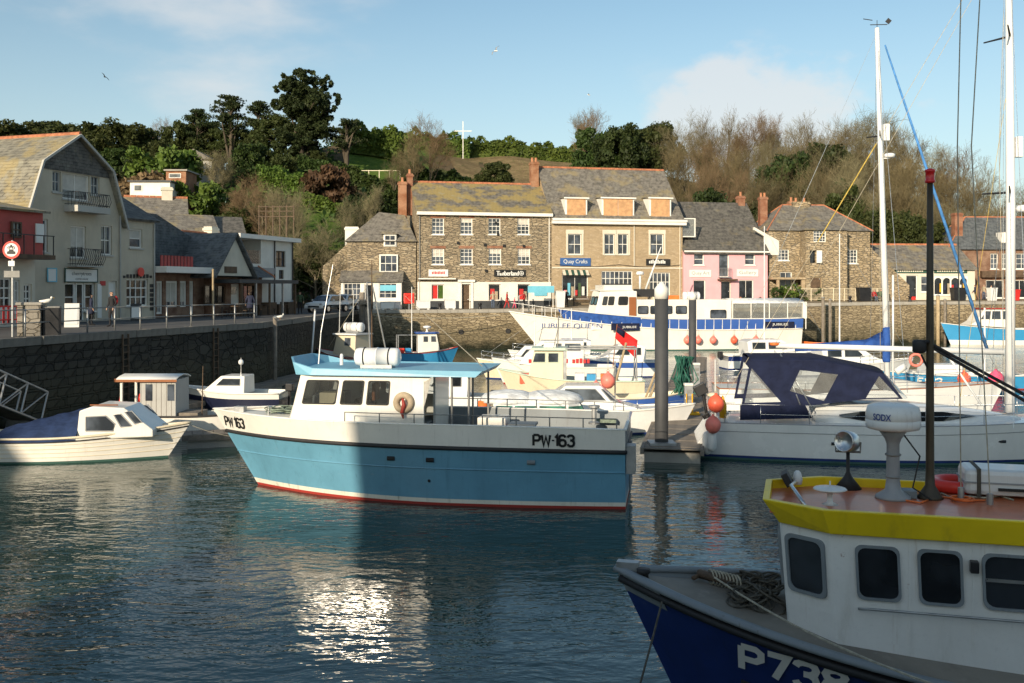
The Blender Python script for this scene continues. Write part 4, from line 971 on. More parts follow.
white_base(.05, W-.06, [dr], -.3, zp-.003, 'dark_slate_paint', -.11, 'painted_plinth')
door(r, *dr, 'dark_wood'); MB().box(dr[0]-.25, dr[0]-.01, -.18, -.101, 0, dr[3]+.2).box(dr[1]+.01, dr[1]+.25, -.18, -.101, 0, dr[3]+.2).box(dr[0]-.4, dr[1]+.4, -.3, -.101, dr[3]+.2, dr[3]+.42).build('door_surround', 'white_paint', r)
for a, b, c, d in sw:
    window(r, a, b, c, d, 1, 1, sill=None, y=.06, pane='glass_dark', lintel='brick_red'); 
    panel(r, a+.2, a+.62, c+.1, c+1.15, .10, .13, 'text_red', 'display'); panel(r, a+.65, a+.95, c+.1, c+.9, .10, .13, 'cloth_beige', 'display')
window(r, *po, 2, 1, sill=None, pane='glass_dark', y=.06); panel(r, po[0]+.08, po[0]+.62, po[2]+.1, po[3]-.1, .1, .125, 'red_paint', 'poster'); panel(r, po[0]+.7, po[1]-.08, po[2]+.1, po[3]-.1, .1, .125, 'leaf_bright', 'poster')
a, b, c, d = h.rect(494, 525.5, 269.8, 276.8); sg = sign_board(r, a, b, c, d, 'sign_black'); [lettering('Timberland', 'sign_white', sg, (lambda k: lambda u, v: (a+(b-a)*.42+u+k*.022, -.088-.003*k, (c+d)/2+v))(k), .46, (b-a)*.7) for k in (0, 1, 2)]; MB().torus((b-.42, -.09, (c+d)/2), .2, .035, 14, 5, Matrix.Rotation(R(90), 4, 'X')).box(b-.44, b-.4, -.1, -.085, c+.2, d-.2).box(b-.54, b-.3, -.1, -.086, (c+d)/2-.03, (c+d)/2+.04).build('emblem', 'sign_white', sg)
a, b, c, d = h.rect(428.5, 448, 269.5, 276.5); sg = sign_board(r, a, b, c, d, 'sign_white'); 
for i in range(9): panel(sg, a+.32+i*.145, a+.42+i*.145, c+.22+.03*(i % 2), d-.22+.02*(i % 3), -.088, -.084, 'text_red', 'sign_mark')
a, b, c, d = h.rect(534, 546.5, 290, 295.8); sign_board(r, a, b, c, d, 'sign_cyan', y=-.2)
MB().box(.1, h.s_of(455), -.55, -.11, zt+.25, zt+.36).build('awning_board', 'white_paint', r)
pipe(r, W-.25, .2, H-.3, mat='white_paint'); pipe(r, .25, .2, H-.3)
chimney(r, W-.55, D*.5, RH-2.2, h.z_of(162, W, 5), .8, .9, 'brick_orange'); chimney(r, -.2, D*.45, H, RH+.9, .55, .8, 'brick_red', 1)
for x, z in ((7.8, 8.4), (8.0, 7.3), (4.0, 6.4), (6.7, 6.25), (8.6, 6.2), (10.6, 6.15), (6.8, 3.7), (8.3, 3.6)): MB().cbox((x, -.08, z), (.22, .16, .24)).build('wall_lamp', 'black_paint', r)

# ---------------------------------------------------------------- tan shop with boarded dormers
h, W = far('tan_shop', 'tan ashlar shop with three boarded dormers and tall slate roof', 551.7, 682.5); r = h.root
H = h.z_of(220.5, W/2); RH = 14.6; D = 11.5
up = [h.rect(568, 581.5, 234, 254.5), h.rect(604.5, 614.5, 234, 254.5), h.rect(618, 628, 234, 254.5), h.rect(650.5, 663.5, 234, 254.5)]
gr = [h.rect(562, 588, 271, 299), h.rect(601.5, 632.5, 271, 301), h.rect(649.5, 670, 272.5, 301)]
shell(r, W, D, H, up+gr, 'stone_tan', RH)
gable_roof(r, W, D, H+.25, RH, 'slate_grey', .4, .12)
MB().box(-.03, W+.25, -.5, -.02, H-.42, H-.1).box(-.03, W+.3, -.6, -.02, H-.1, H+.12).build('cornice', 'white_paint', r)
for a, b, c, d in up: window(r, a, b, c, d, 2, 2, sill='render_cream'); panel(r, a-.22, b+.22, d+.01, d+.42, -.06, -.003, 'render_cream', 'lintel')
for a, b, c, d in up:
    for xx in (a-.2, b+.02): panel(r, xx, xx+.18, c-.05, d+.005, -.05, -.002, 'render_cream', 'jamb_stone')
a, b, c, d = gr[0]; window(r, a, b, c, d, 2, 1, pane='glass_dark', sill='white_paint', y=.08)
for i, m_ in enumerate(['cloth_pink', 'sign_cyan', 'cloth_beige', 'cloth_red', 'cloth_green', 'cloth_white']): panel(r, a+.25+i*.37, a+.52+i*.37, c+.12+.25*(i % 2), c+.9+.35*((i*2) % 3), .13, .16, m_, 'display')
aw = MB(); n = 9
for i in range(0, n, 2): aw.add([(a+(b-a)*i/n, -.02, d+.1), (a+(b-a)*(i+1)/n, -.02, d+.1), (a+(b-a)*(i+1)/n, -.55, d-.42), (a+(b-a)*i/n, -.55, d-.42)], [(0, 1, 2, 3)])
aw.build('awning_stripes', 'awning', r, solid=.02); aw = MB()
for i in range(1, n, 2): aw.add([(a+(b-a)*i/n, -.02, d+.1), (a+(b-a)*(i+1)/n, -.02, d+.1), (a+(b-a)*(i+1)/n, -.55, d-.42), (a+(b-a)*i/n, -.55, d-.42)], [(0, 1, 2, 3)])
aw.build('awning_stripes', 'dark_green_paint', r, solid=.02)
window(r, *gr[1], 7, 4, sill='white_paint', y=.08, bw=.06); window(r, *gr[2], 5, 3, sill='white_paint', y=.08, bw=.06)
a, b, c, d = h.rect(560, 590.5, 258, 266); sign_board(r, a, b, c, d, 'sign_blue', 'Quay Crafts', 'sign_white', hh=.62, tw=.78)
a, b, c, d = h.rect(646, 670, 259, 265.5); sg = sign_board(r, a, b, c, d, 'sign_black')
for i in range(10): panel(sg, a+.3+i*.18, a+.43+i*.18, c+.2, d-.2+.06*((i*7) % 3), -.088, -.084, 'sign_white', 'sign_mark')
panel(r, 0, W, h.z_of(268.5, W/2), h.z_of(267.2, W/2), -.07, -.002, 'render_cream', 'string_course')
pipe(r, h.s_of(634), h.z_of(266, 8), H-.4, mat='render_cream'); pipe(r, W-.3, 0, H-.4, mat='render_cream')
k = (RH-H-.25)/(D/2)
zc_ = h.z_of(267, W/2)
MB().tube([(.3+i*(W-.6)/16, -.12, zc_+.25-.22*math.sin(math.pi*((i*2) % 16)/16)) for i in range(17)], .025, 4).build('wall_cable', 'rubber', r)
def dormer(x0, x1, py0, py1, split=False):
    yf = .12; a, b, c, d = h.rect(x0, x1, py0, py1, yf); dm = MB()
    zb = H+.25+k*yf; dm.box(a-.18, b+.18, yf+.02, yf+.08, zb-.1, d+.1)
    dp = (d+.1-(H+.25))/k                                          # depth where the roof meets the dormer top
    dm.add([(a-.18, yf+.08, zb), (a-.18, dp, d+.1), (a-.18, yf+.08, d+.1)], [(0, 1, 2)]); dm.add([(b+.18, yf+.08, zb), (b+.18, dp, d+.1), (b+.18, yf+.08, d+.1)], [(0, 1, 2)])
    o = dm.build('dormer', 'white_paint', r)
    MB().add([(a-.3, yf-.12, d+.1), (b+.3, yf-.12, d+.1), (b+.3, dp+1, d+.35), (a-.3, dp+1, d+.35)], [(0, 1, 2, 3)]).build('dormer_roof', 'slate_grey', o, solid=.12)
    MB().box(a-.34, b+.34, yf-.2, yf-.12, d+.02, d+.16).build('fascia', 'white_paint', o)
    m_ = (a+b)/2
    for u, v in (((a, m_-.03), (m_+.03, b)) if split else ((a, b),)): panel(o, u, v, zb+.05, d+.02, yf-.04, yf+.015, 'plywood', 'board')
dormer(567, 585.5, 199, 216.5); dormer(603.5, 632.5, 199, 216.5, True); dormer(651, 669.5, 199, 216.5)
gb = MB(); a, b, c, d = h.rect(682.8, 695, 219, 236); gb.box(a, b, .15, .2, c, d); o = gb.build('glazed_balcony', 'vinyl', r)
MB().box(a, b, .1, .26, c-.1, c-.002).box(a, b, .1, .26, d+.002, d+.1).box(b, b+.1, .1, .26, c-.1, d+.1).box(a, b, .26, 1.6, c-.12, c-.02).build('balcony_frame', 'white_paint', o)
# ---------------------------------------------------------------- pink gallery
h, W = far('pink_gallery', 'pink rendered gallery with three upstairs openings and white name boards', 682.8, 766.5, fwd=.25); r = h.root
H = h.z_of(251.5, W/2); RH = H+5.4; D = 10.5
up = [h.rect(694, 704, 253.5, 265), h.rect(719, 729, 253.5, 277), h.rect(745, 755, 253.5, 265)]; gr = [h.rect(693.5, 705.5, 280, 300), h.rect(721, 731, 281, 301), h.rect(739, 753.5, 280, 300.5)]
shell(r, W, D, H, up+gr, 'render_pink', RH); gable_roof(r, W, D, H+.05, RH, 'slate_dark', .3, .1, None); gutter(r, -.05, W+.05, H-.1)
window(r, *up[0], 1, 2); window(r, *up[2], 1, 2); window(r, *up[1], 1, 1, sill=None)
a, b, c, d = up[1]; bl = MB(); bl.box(a-.1, b+.1, -.4, -.003, c-.08, c); 
for i in range(9): xx = a-.06+(b-a+.12)*i/8; bl.box(xx-.015, xx+.015, -.38, -.35, c, c+.9)
bl.box(a-.08, b+.08, -.385, -.345, c+.9, c+.94); bl.build('balcony', 'galvanised', r)
window(r, *gr[0], 1, 1, pane='glass_dark'); door(r, *gr[1], 'glass_dark', 'render_cream'); window(r, *gr[2], 2, 1, pane='glass_dark'); MB().box(gr[1][0]-.4, gr[1][1]+.5, -.6, -.003, gr[1][3]+.05, gr[1][3]+.2).build('porch_hood', 'dark_wood', r)
a, b, c, d = h.rect(689.5, 711, 270, 277); sign_board(r, a, b, c, d, 'sign_white', 'Quay Art', 'text_grey', hh=.62); a, b, c, d = h.rect(737, 758, 269.5, 276.5); sign_board(r, a, b, c, d, 'sign_white', 'Gallery', 'text_grey', hh=.62)
chimney(r, W-.6, D*.5, RH-1, h.z_of(196, W, 5), .75, .7, 'brick_red', 1)
MB().prism([(W+.02, H-.3), (W+1.6, H-.3), (W+1.6, H+1.2), (W-1.2, H+2.6), (W-1.2, H+2.3), (W+.02, H+1.6)], .6, .95).build('parapet', 'render_white', r)
for x, lab in ((6.1, 0), (6.6, 1), (8.3, 2)): MB().ball((x, -.35, .6), (.22, .22, .5), 8, 6).build('door_ornament', ['terracotta', 'cloth_green', 'dark_wood'][lab], r, True)

# ---------------------------------------------------------------- stone house with canted front
hh_ = House('stone_house', 'old tawny stone house with hipped roof and projecting middle bay', 27.0, 105.2, 6); h = hh_; r = h.root
W = h.s_of(870); D = 9.0; H = h.z_of(231, W*.7)
w3 = [h.rect(778, 789, 249.5, 260.5), h.rect(844, 857.5, 249.5, 263.5), h.rect(780, 792, 272, 288)]
shell(r, W, D, H, w3, 'stone_house', hipped=True); 
hip_roof(r, W, D, H, h.z_of(205, W/2, D/2), 'slate_grey', .25, inset=3.2)
window(r, *w3[0], 3, 3); window(r, *w3[1], 4, 4); window(r, *w3[2], 2, 2)
b0, b1 = h.s_of(800), h.s_of(841); by = -1.5
h2 = House('x', 'x', h.a[0]-math.sin(h.th)*by, h.a[1]+math.cos(h.th)*by, 6); bpy.data.objects.remove(h2.root)
ho = [h2.rect(813.5, 826, 230.5, 242), h2.rect(810, 821, 250.5, 263), h2.rect(810.5, 822, 277, 288.5)]
mb = MB(); holed(mb, b0, b1, -.3, H-.02, ho, by, .3); mb.quad((b0, by, -.3), (b0, 0, -.3), (b0, 0, H-.02), (b0, by, H-.02)); mb.quad((b1, by, -.3), (b1, 0, -.3), (b1, 0, H-.02), (b1, by, H-.02)); mb.build('bay', 'stone_house', r, fixn=False)
hr = h.z_of(211, W/2, 2)
MB().add([(b0-.2, by-.25, H-.02), (b1+.2, by-.25, H-.02), ((b0+b1)/2-.3, 3, hr), (b0-.2, 3, H), (b1+.2, 3, H)], [(0, 1, 2), (0, 2, 3), (1, 4, 2)]).build('bay_roof', 'slate_grey', r, fixn=False)
window(r, *ho[0], 4, 4, y=by+.08, sill=None); door(r, *ho[2], 'dark_wood', 'stone_tan', y=by+.12)
a, b, c, d = ho[1]; panel(r, a+.05, a+(b-a)*.5, c, d, by+.2, by+.24, 'glass_dark', 'opening'); panel(r, a+(b-a)*.5, b, c, d, by-.3, by-.26, 'white_paint', 'shutter')
MB().box(-.1, b0-.02, -1.6, -.003, 2.9, 3.1).build('lean_to_roof', 'stone_tan', r)
MB().box(.35, .6, -1.5, -1.25, -.3, 2.9).build('lean_to_post', 'stone_tan', r); MB().box(b0-.4, b0-.02, -1.45, -1.2, -.3, 2.9).build('lean_to_post', 'stone_tan', r)
chimney(r, 1.0, D*.5, H, h.z_of(197, 1, 4.5), .8, .8, 'brick_red', 2); chimney(r, 4.4, D*.55, H+1.2, h.z_of(201, 4, 4.5), .6, .7, 'brick_orange', 1); pipe(r, b1+.15, 0, H-.2, mat='black_paint')
MB().prism([(W+.003, -.3), (W+4.6, -.3), (W+4.6, h.z_of(285, W)), (W+1.2, h.z_of(256, W)), (W+.003, h.z_of(244, W))], .4, .9).build('garden_wall', 'stone_house', r)
chimney(r, W*.47, D*.5, H+1.5, h.z_of(202, W*.45, 4.5), 1.9, .8, 'stone_house', 2)
# ---------------------------------------------------------------- low white shop with green fascias
h = House('white_shop', 'low white shop with green name boards and arched shopfront', 38.8, 107.5, 3); r = h.root
W = h.s_of(975); D = 8.5; H = h.z_of(268, W/2); x0 = h.s_of(873)
w_ = [h.rect(894, 900, 275, 293), h.rect(906, 917.5, 275, 298), h.rect(921, 929, 276, 292), h.rect(934, 968, 276, 295)]
shell(r, W, D, H, w_, 'render_cream', h.z_of(246, W/2, 4)); gable_roof(r, W, D, H, h.z_of(246, W/2, 4.2), 'slate_grey', .35, .1)
window(r, *w_[0], 1, 2); window(r, *w_[2], 1, 2); 
a, b, c, d = w_[1]; door(r, a, b, c, d, 'glass_dark', 'white_paint'); panel(r, a+.3, a+.95, .1, 1.1, -.25, -.2, 'red_paint', 'door_board')
a, b, c, d = w_[3]; window(r, a, b, c, d, 4, 1, pane='glass_dark', bw=.16, y=.06)
for i, m_ in enumerate(['cloth_black', 'yellow_plastic', 'cloth_navy', 'cloth_beige', 'cloth_red', 'cloth_navy', 'sign_white', 'yellow_plastic']): panel(r, a+.25+i*.43, a+.5+i*.43, c+.1+.2*(i % 3), c+1.1+.15*(i % 2), .1, .13, m_, 'display')
ar = MB()
for i in range(4):
    u0, u1 = a+(b-a)*i/4, a+(b-a)*(i+1)/4; m_ = (u0+u1)/2; rr_ = (u1-u0)/2-.08
    for j in range(8):
        t0, t1 = math.pi*j/8, math.pi*(j+1)/8; ar.add([(m_+rr_*math.cos(t0), .03, d-.55+rr_*.9*math.sin(t0)), (m_+rr_*math.cos(t1), .03, d-.55+rr_*.9*math.sin(t1)), (m_+rr_*1.12*math.cos(t1), .03, d), (m_+rr_*1.12*math.cos(t0), .03, d)], [(0, 1, 2, 3)])
ar.build('window_arches', 'white_paint', r)
for q in ((894.5, 926), (934, 967)):
    a, b, c, d = h.rect(q[0], q[1], 268.8, 273.2); sg = sign_board(r, a, b, c, d, 'dark_green_paint')
    for i in range(12): panel(sg, a+.3+i*(b-a-.6)/12, a+.3+(i+.7)*(b-a-.6)/12, c+.14, d-.14, -.088, -.084, 'render_cream', 'sign_mark')
# ---------------------------------------------------------------- brick inn at the right edge
h = House('brick_inn', 'red brick inn with slate hipped roof and tall chimney', 49.0, 112, 2); r = h.root
W = 16; D = 9; H = h.z_of(249.5, 3)
w_ = [h.rect(990.5, 998, 253.5, 269), h.rect(1002, 1007, 253.5, 269), h.rect(1016, 1028, 253.5, 269), h.rect(986, 1004, 280, 298), h.rect(1010, 1030, 280, 298)]
shell(r, W, D, H, w_, 'brick_brown', hipped=True); hip_roof(r, W, D, H, h.z_of(217, 6, 4.5), 'slate_blue', .4, inset=4)
for i, q in enumerate(w_): window(r, *q, 2, 3 if i < 3 else 1, pane='glass_house' if i < 3 else 'glass_dark')
panel(r, h.s_of(980), W, h.z_of(277.5, 4), h.z_of(271, 4), -.5, -.003, 'dark_wood', 'inn_fascia')
chimney(r, h.s_of(957, 2), 2, H-1, h.z_of(213, 0, 2), .9, .9, 'brick_red', 0); 
for px in (1003, 1034): 
    a = h.s_of(px, 1.0); MB().box(a-.5, a+.5, .6, 1.6, h.z_of(243, 3, 1), h.z_of(232.5, 3, 1)).build('dormer', 'white_paint', r)
# ---------------------------------------------------------------- corner cottage
h = House('stone_cottage', 'stone corner cottage with hipped slate roof and white lean-to shopfront', (341-CX)*96.5/F, 96.5, 4); r = h.root
W = h.s_of(417.5)-.15; D = 7.0; x0 = h.s_of(347); H = h.z_of(241.5, 4)
w_ = [h.rect(379.5, 398, 254.5, 272.5)]
mb = MB(); holed(mb, x0, W, -.3, H, [w_[0]]); mb.quad((x0, 0, -.3), (x0, D, -.3), (x0, D, H), (x0, 0, H)); mb.quad((W, 0, -.3), (W, D, -.3), (W, D, H), (W, 0, H)); mb.quad((x0, D, -.3), (W, D, -.3), (W, D, H), (x0, D, H)); mb.build('wall', 'stone_brown', r, fixn=False)
rp = h.s_of(379, 3.5); rz_ = h.z_of(212, rp, 3.5); pts = [(x0-.25, -.3, H), (W+.1, -.3, H), (W+.1, D+.3, H), (x0-.25, D+.3, H), (rp, D/2, rz_), (W-1.2, D/2, rz_-.3)]
MB().add(pts, [(0, 1, 5, 4), (1, 2, 5), (2, 3, 4, 5), (3, 0, 4)]).build('roof', 'slate_grey', r, fixn=False)
window(r, *w_[0], 3, 2, y=-.25, fw=.13)
MB().box(w_[0][0], w_[0][1], -.15, .003, w_[0][2], w_[0][3]).build('window_box', 'white_paint', r)
a, b, c, d = h.rect(383.5, 396.5, 234, 246.5, -.2); dm = MB().box(a, b, -.1, 1.2, c, d); o = dm.build('dormer', 'white_paint', r); window(o, a+.08, b-.08, c+.08, d-.08, 2, 2, y=-.2, sill=None)
MB().prism([(a-.2, d), (b+.2, d), ((a+b)/2, d+.55)], -.35, 2.2).build('dormer_roof', 'slate_grey', o)
# sloping yard wall to the left
MB().prism([(h.s_of(322), -.3), (x0-.003, -.3), (x0-.003, H-.2), (h.s_of(322), H-2.4)], .5, .9).build('yard_wall', 'stone_brown', r)
lx0, lx1, ly = h.s_of(341, -1.6), h.s_of(401.5, -1.6), -1.6; zt, zb = h.z_of(281.5, 3, ly), h.z_of(271, 3, 0)
ho = [h.rect(343.5, 361, 283, 300.5, ly), h.rect(364.5, 374, 284, 309.5, ly), h.rect(379, 397, 283, 298.5, ly)]
mb = MB(); holed(mb, lx0, lx1, -.3, zt, ho, ly, .2)
for x in (lx0, lx1): mb.quad((x, ly, -.3), (x, -.003, -.3), (x, -.003, zt+1.0), (x, ly, zt))
mb.build('shopfront', 'white_paint', r, fixn=False)
MB().add([(lx0-.15, ly-.25, zt-.02), (lx1+.15, ly-.25, zt-.02), (lx1+.15, -.003, zb), (lx0-.15, -.003, zb)], [(0, 1, 2, 3)]).build('lean_to_roof', 'slate_grey', r, solid=.12)
window(r, *ho[0], 4, 3, y=ly+.06, sill=None); window(r, *ho[2], 3, 3, y=ly+.06, sill=None); door(r, *ho[1], 'glass_dark', y=ly+.08)
a, b, c, d = ho[2]; panel(r, a+.1, b-.1, d-.75, d-.2, ly+.03, ly+.055, 'sign_cyan', 'poster')
chimney(r, h.s_of(402.5, 4), 4, H+.5, h.z_of(182, 6, 4), .85, .8, 'brick_orange', 1); 
chimney(r, h.s_of(352, 3), 3, H-.5, h.z_of(227, 2, 3), 1.3, .8, 'render_white', 0)

# ================================================================ LEFT QUAY
LA = (-25.8, 53.0, 71.8)
def left(name, label, s0, fwd=0):
    c, s = math.cos(R(LA[2])), math.sin(R(LA[2])); return House(name, label, LA[0]+c*s0+s*fwd, LA[1]+s*s0-c*fwd, LA[2])
h = left('gambrel_house', 'tall cream house with gambrel slate roof, two iron balconies and a coffee shop', 0); r = h.root
D = 13; GP = [(0, 6.1), (1.17, 8.78), (3.71, 10.6), (6.2, 8.78), (7.43, 6.1)]; W = 7.43; W2 = h.s_of(154.5)
wn = [h.rect(52.5, 61, 171, 192), h.rect(62.5, 89.5, 173.5, 200), h.rect(91, 99.5, 176, 195), h.rect(37, 48, 219, 252), h.rect(70.5, 86, 226, 258), h.rect(101, 112, 225.5, 255)]
gf = [h.rect(65, 95, 283, 320), h.rect(108.5, 117, 281, 320)]
mb = MB(); holed(mb, 0, W, -.3, 6.1, wn[3:]+gf)
zs = 8.4; yy = [(0, 6.1), (1.0, zs), (6.37, zs), (7.43, 6.1)]
holed(mb, 1.0, 6.37, 6.1, zs, [(max(1.05, q[0]), min(6.3, q[1]), max(6.15, q[2]), min(8.35, q[3])) for q in wn[:3]])
mb.quad((0, 0, 6.1), (1.0, 0, 6.1), (1.0, 0, zs)); mb.quad((6.37, 0, 6.1), (7.43, 0, 6.1), (6.37, 0, zs))
mb.quad((0, 0, -.3), (0, D, -.3), (0, D, 6.1), (0, 0, 6.1)); mb.quad((W, 0, -.3), (W, D, -.3), (W, D, 6.1), (W, 0, 6.1)); mb.add([(x, D, z) for x, z in [(0, -.3)]+GP+[(W, -.3)]], [tuple(range(7))])
mb.build('wall', 'render_buff', r, fixn=False)
MB().prism([(1.0, zs+.002), (6.37, zs+.002), (6.2, 8.72), (3.71, 10.4), (1.17, 8.72)], -.06, .3).build('slate_hung_gable', 'slate_dark', r)
o_ = [(-.28, 5.5), (.98, 8.86), (3.71, 10.62), (6.4, 8.86), (7.7, 5.5)]; i_ = [(-.1, 5.55), (1.1, 8.72), (3.71, 10.45), (6.27, 8.72), (7.52, 5.55)]
mb = MB(); rows = [[(x, -.3, z) for x, z in o_]+[(x, -.3, z) for x, z in reversed(i_)], [(x, D+.2, z) for x, z in o_]+[(x, D+.2, z) for x, z in reversed(i_)]]; mb.loft(rows, True, True); rf = mb.build('roof', 'slate_gold', r)
MB().tube([(3.71, -.3, 10.62), (3.71, D+.2, 10.62)], .12, 6).build('ridge_tiles', 'ridge_tile', rf)
vb = MB(); 
for a_, b_ in zip(o_, o_[1:]): vb.tube([(a_[0], -.32, a_[1]-.08), (b_[0], -.32, b_[1]-.08)], .09, 4)
vb.build('verge_boards', 'render_grey', rf)
for i, q in enumerate(wn): window(r, *q, 2, 1 if i in (1, 4) else 2, 'white_paint' if i not in (0, 2) else 'render_grey', sill='render_grey', blind=.35 if i in (1, 4) else None)
def balcony(x0, x1, z, dep=.85, hgt=.95, bars=13, belly=.1, slab=.35):
    o = MB().box(x0, x1, -dep, -.003, z-slab, z).build('balcony_slab', 'render_grey', r); b = MB()
    for i in range(bars):
        x = x0+.05+(x1-x0-.1)*i/(bars-1); b.tube([(x, -dep+.06, z), (x, -dep-belly, z+hgt*.45), (x, -dep+.02, z+hgt)], .016, 4)
    for z_ in (z+hgt, z+.1): b.tube([(x0+.05, -.01, z_), (x0+.05, -dep+.02, z_), (x1-.05, -dep+.02, z_), (x1-.05, -.01, z_)], .025, 4)
    for s_ in (x0+.05, x1-.05):
        for j in range(1, 4): b.tube([(s_, -dep*j/4, z), (s_, -dep*j/4, z+hgt)], .014, 4)
    b.build('balcony_rail', 'black_paint', o)
a, b, c, d = h.rect(64, 97, 194, 207); balcony(a, b, c, .95, d-c, 15); a, b, c, d = h.rect(67, 94, 247, 266); balcony(a, b, c, .7, .95, 13, .16, .06)
a, b, c, d = h.rect(64.5, 96, 269.5, 281.5); sg = sign_board(r, a, b, c, d, 'sign_white', frame='dark_green_paint'); lettering('cherrytrees', 'text_black', sg, lambda u, v: ((a+b)/2+u, -.088, c+(d-c)*.62+v), .28, (b-a)*.62); lettering('COFFEE HOUSE', 'text_black', sg, lambda u, v: ((a+b)/2+u, -.088, c+(d-c)*.2+v), .1, (b-a)*.4)
a, b, c, d = h.rect(47, 55, 269, 281); sign_board(r, a, b, c, d, 'sign_white', frame='sign_cyan')
a, b, c, d = gf[0]; window(r, a, a+(b-a)*.36, .6, d, 1, 2, pane='glass_dark'); door(r, a+(b-a)*.4, a+(b-a)*.66, 0, d, 'glass_dark', glassy=False); window(r, a+(b-a)*.68, b, .6, d, 1, 2, pane='glass_dark'); door(r, *gf[1], 'white_paint', 'white_paint')
MB().box(gf[0][0], gf[0][0]+(gf[0][1]-gf[0][0])*.38, .06, .2, 0, .55).build('stall_riser', 'dark_wood', r)
a, b, c, d = h.rect(97, 101, 284, 318); panel(r, a, b, c, d, -.05, -.004, 'sign_white', 'menu_board'); a, b, c, d = h.rect(100, 105, 281, 285.5); panel(r, a, b, c, d, -.05, -.004, 'text_red', 'plaque')
pipe(r, W-.15, 0, 6.3, mat='render_grey')
# post office extension
h = left('post_office', 'cream single-window extension with round red sign and small shopfront', W+.01); r = h.root
W_ = W2-W-.01; H = h.z_of(219.5, W_/2); w_ = [h.rect(129.5, 142.5, 229, 248)]; g_ = [h.rect(126.5, 148, 279, 306)]
shell(r, W_, 9, H, w_+g_, 'render_buff'); window(r, *w_[0], 1, 2, sill='render_grey', blind=.5); window(r, *g_[0], 4, 3, pane='glass_dark', bw=.07)
MB().add([(-.1, -.25, H-.05), (W_+.2, -.25, H-.05), (W_+.2, 4.5, H+2.6), (-.1, 4.5, H+2.6)], [(0, 1, 2, 3)]).build('roof', 'slate_dark', r, solid=.14)
MB().add([(W_+.19, -.1, H), (W_+.19, 4.4, H+2.5), (W_+.19, 9, H)], [(0, 1, 2)]).build('gable_end', 'render_buff', r, solid=.05)
a, b, c, d = h.rect(134.5, 142, 267.5, 276.5); T = Matrix.Rotation(R(90), 4, 'X'); MB().lathe([(.28, -.03), (.28, .03)], 18, ((a+b)/2, -.2, (c+d)/2), T).build('round_sign', 'red_plastic', r)
for i in range(9): q = h.rect(123+i*3.3, 125.2+i*3.3, 273.5+(1.2 if i in (0, 8) else 0), 278); panel(r, q[0], q[1], q[2], q[3]-.05, -.03, -.004, 'text_black', 'sign_mark')
for i in range(6): q = h.rect(149.7, 153.8, 284+i*4.6, 287.5+i*4.6); panel(r, q[0], q[1], q[2], q[3], -.03, -.004, 'text_black', 'notice')
pipe(r, W_-.1, 0, H-.2, mat='render_grey')
# red house at the left edge
h = left('red_house', 'red painted house with jettied upper floor beside the gambrel house', -10.0, 2.3); r = h.root
W = h.s_of(35); H = h.z_of(213, W); jw = 8.0
w_ = [h.rect(2, 12, 222, 238)]; g_ = [h.rect(0, 12, 278, 308), h.rect(14, 20, 280, 312), h.rect(24, 32, 284, 306)]
shell(r, W, 2.2, h.z_of(258, W), g_, 'render_cream'); zz = h.z_of(258, W)
MB().box(0, W, -.5, 2.2, zz+.003, H).build('upper_floor', 'render_red', r)
MB().add([(-.2, -.8, H+.004), (W+.2, -.8, H+.004), (W-1.2, 2.6, H+.7), (-.2, 2.6, H+.7)], [(0, 1, 2, 3)]).build('roof', 'slate_gold', r, solid=.12)
for q in g_: window(r, *q, 2, 3, pane='glass_dark', bw=.07)
window(r, *w_[0], 2, 2, 'dark_wood', y=-.62, sill=None); a, b, c, d = h.rect(27, 35, 224, 243); panel(r, a, b, c, d, -.58, -.504, 'sign_white', 'wall_sign')
MB().box(-.1, W+.1, -1.2, -.505, zz-.1, zz+.12).build('balcony_floor', 'dark_wood', r); bl = MB()
for i in range(14): bl.box(i*W/13-.02, i*W/13+.02, -1.18, -1.14, zz+.12, zz+1.05)
bl.box(-.05, W+.05, -1.19, -1.13, zz+1.05, zz+1.1); bl.build('balcony_rail', 'black_paint', r)
# low dark shop with white fascia
s0 = W2+.05
h = left('fascia_shop', 'low shop with white fascia and tall white framed windows', s0, -.6); r = h.root
W = h.s_of(204); H = h.z_of(268, W/2); w_ = [h.rect(156.5, 163, 281, 314), h.rect(166, 178, 281, 307), h.rect(180, 187, 281, 307), h.rect(189.5, 194, 281, 314)]
shell(r, W, 7, H, w_, 'brick_brown'); 
for q in w_: window(r, *q, 2, 1, pane='glass_house', fw=.12, sill=None, blind=.2)
MB().box(-.05, W+.1, -1.5, -.003, H-.35, H+.05).build('fascia', 'white_paint', r); MB().box(-.02, W, -.002, 7, H+.003, H+.2).build('roof', 'dark_slate_paint', r)
for i in range(10): panel(r, .2+i*.34, .42+i*.34, H+.06, H+.75, -.9, -.84, 'render_red', 'roof_letter')
MB().prism([(0, H+.2), (W+6, H+.2), (W+6, H+.4), (W*.5, H+3.6), (0, H+3.6)], 1.6, 6).build('upper_wall', 'slate_blue', r)
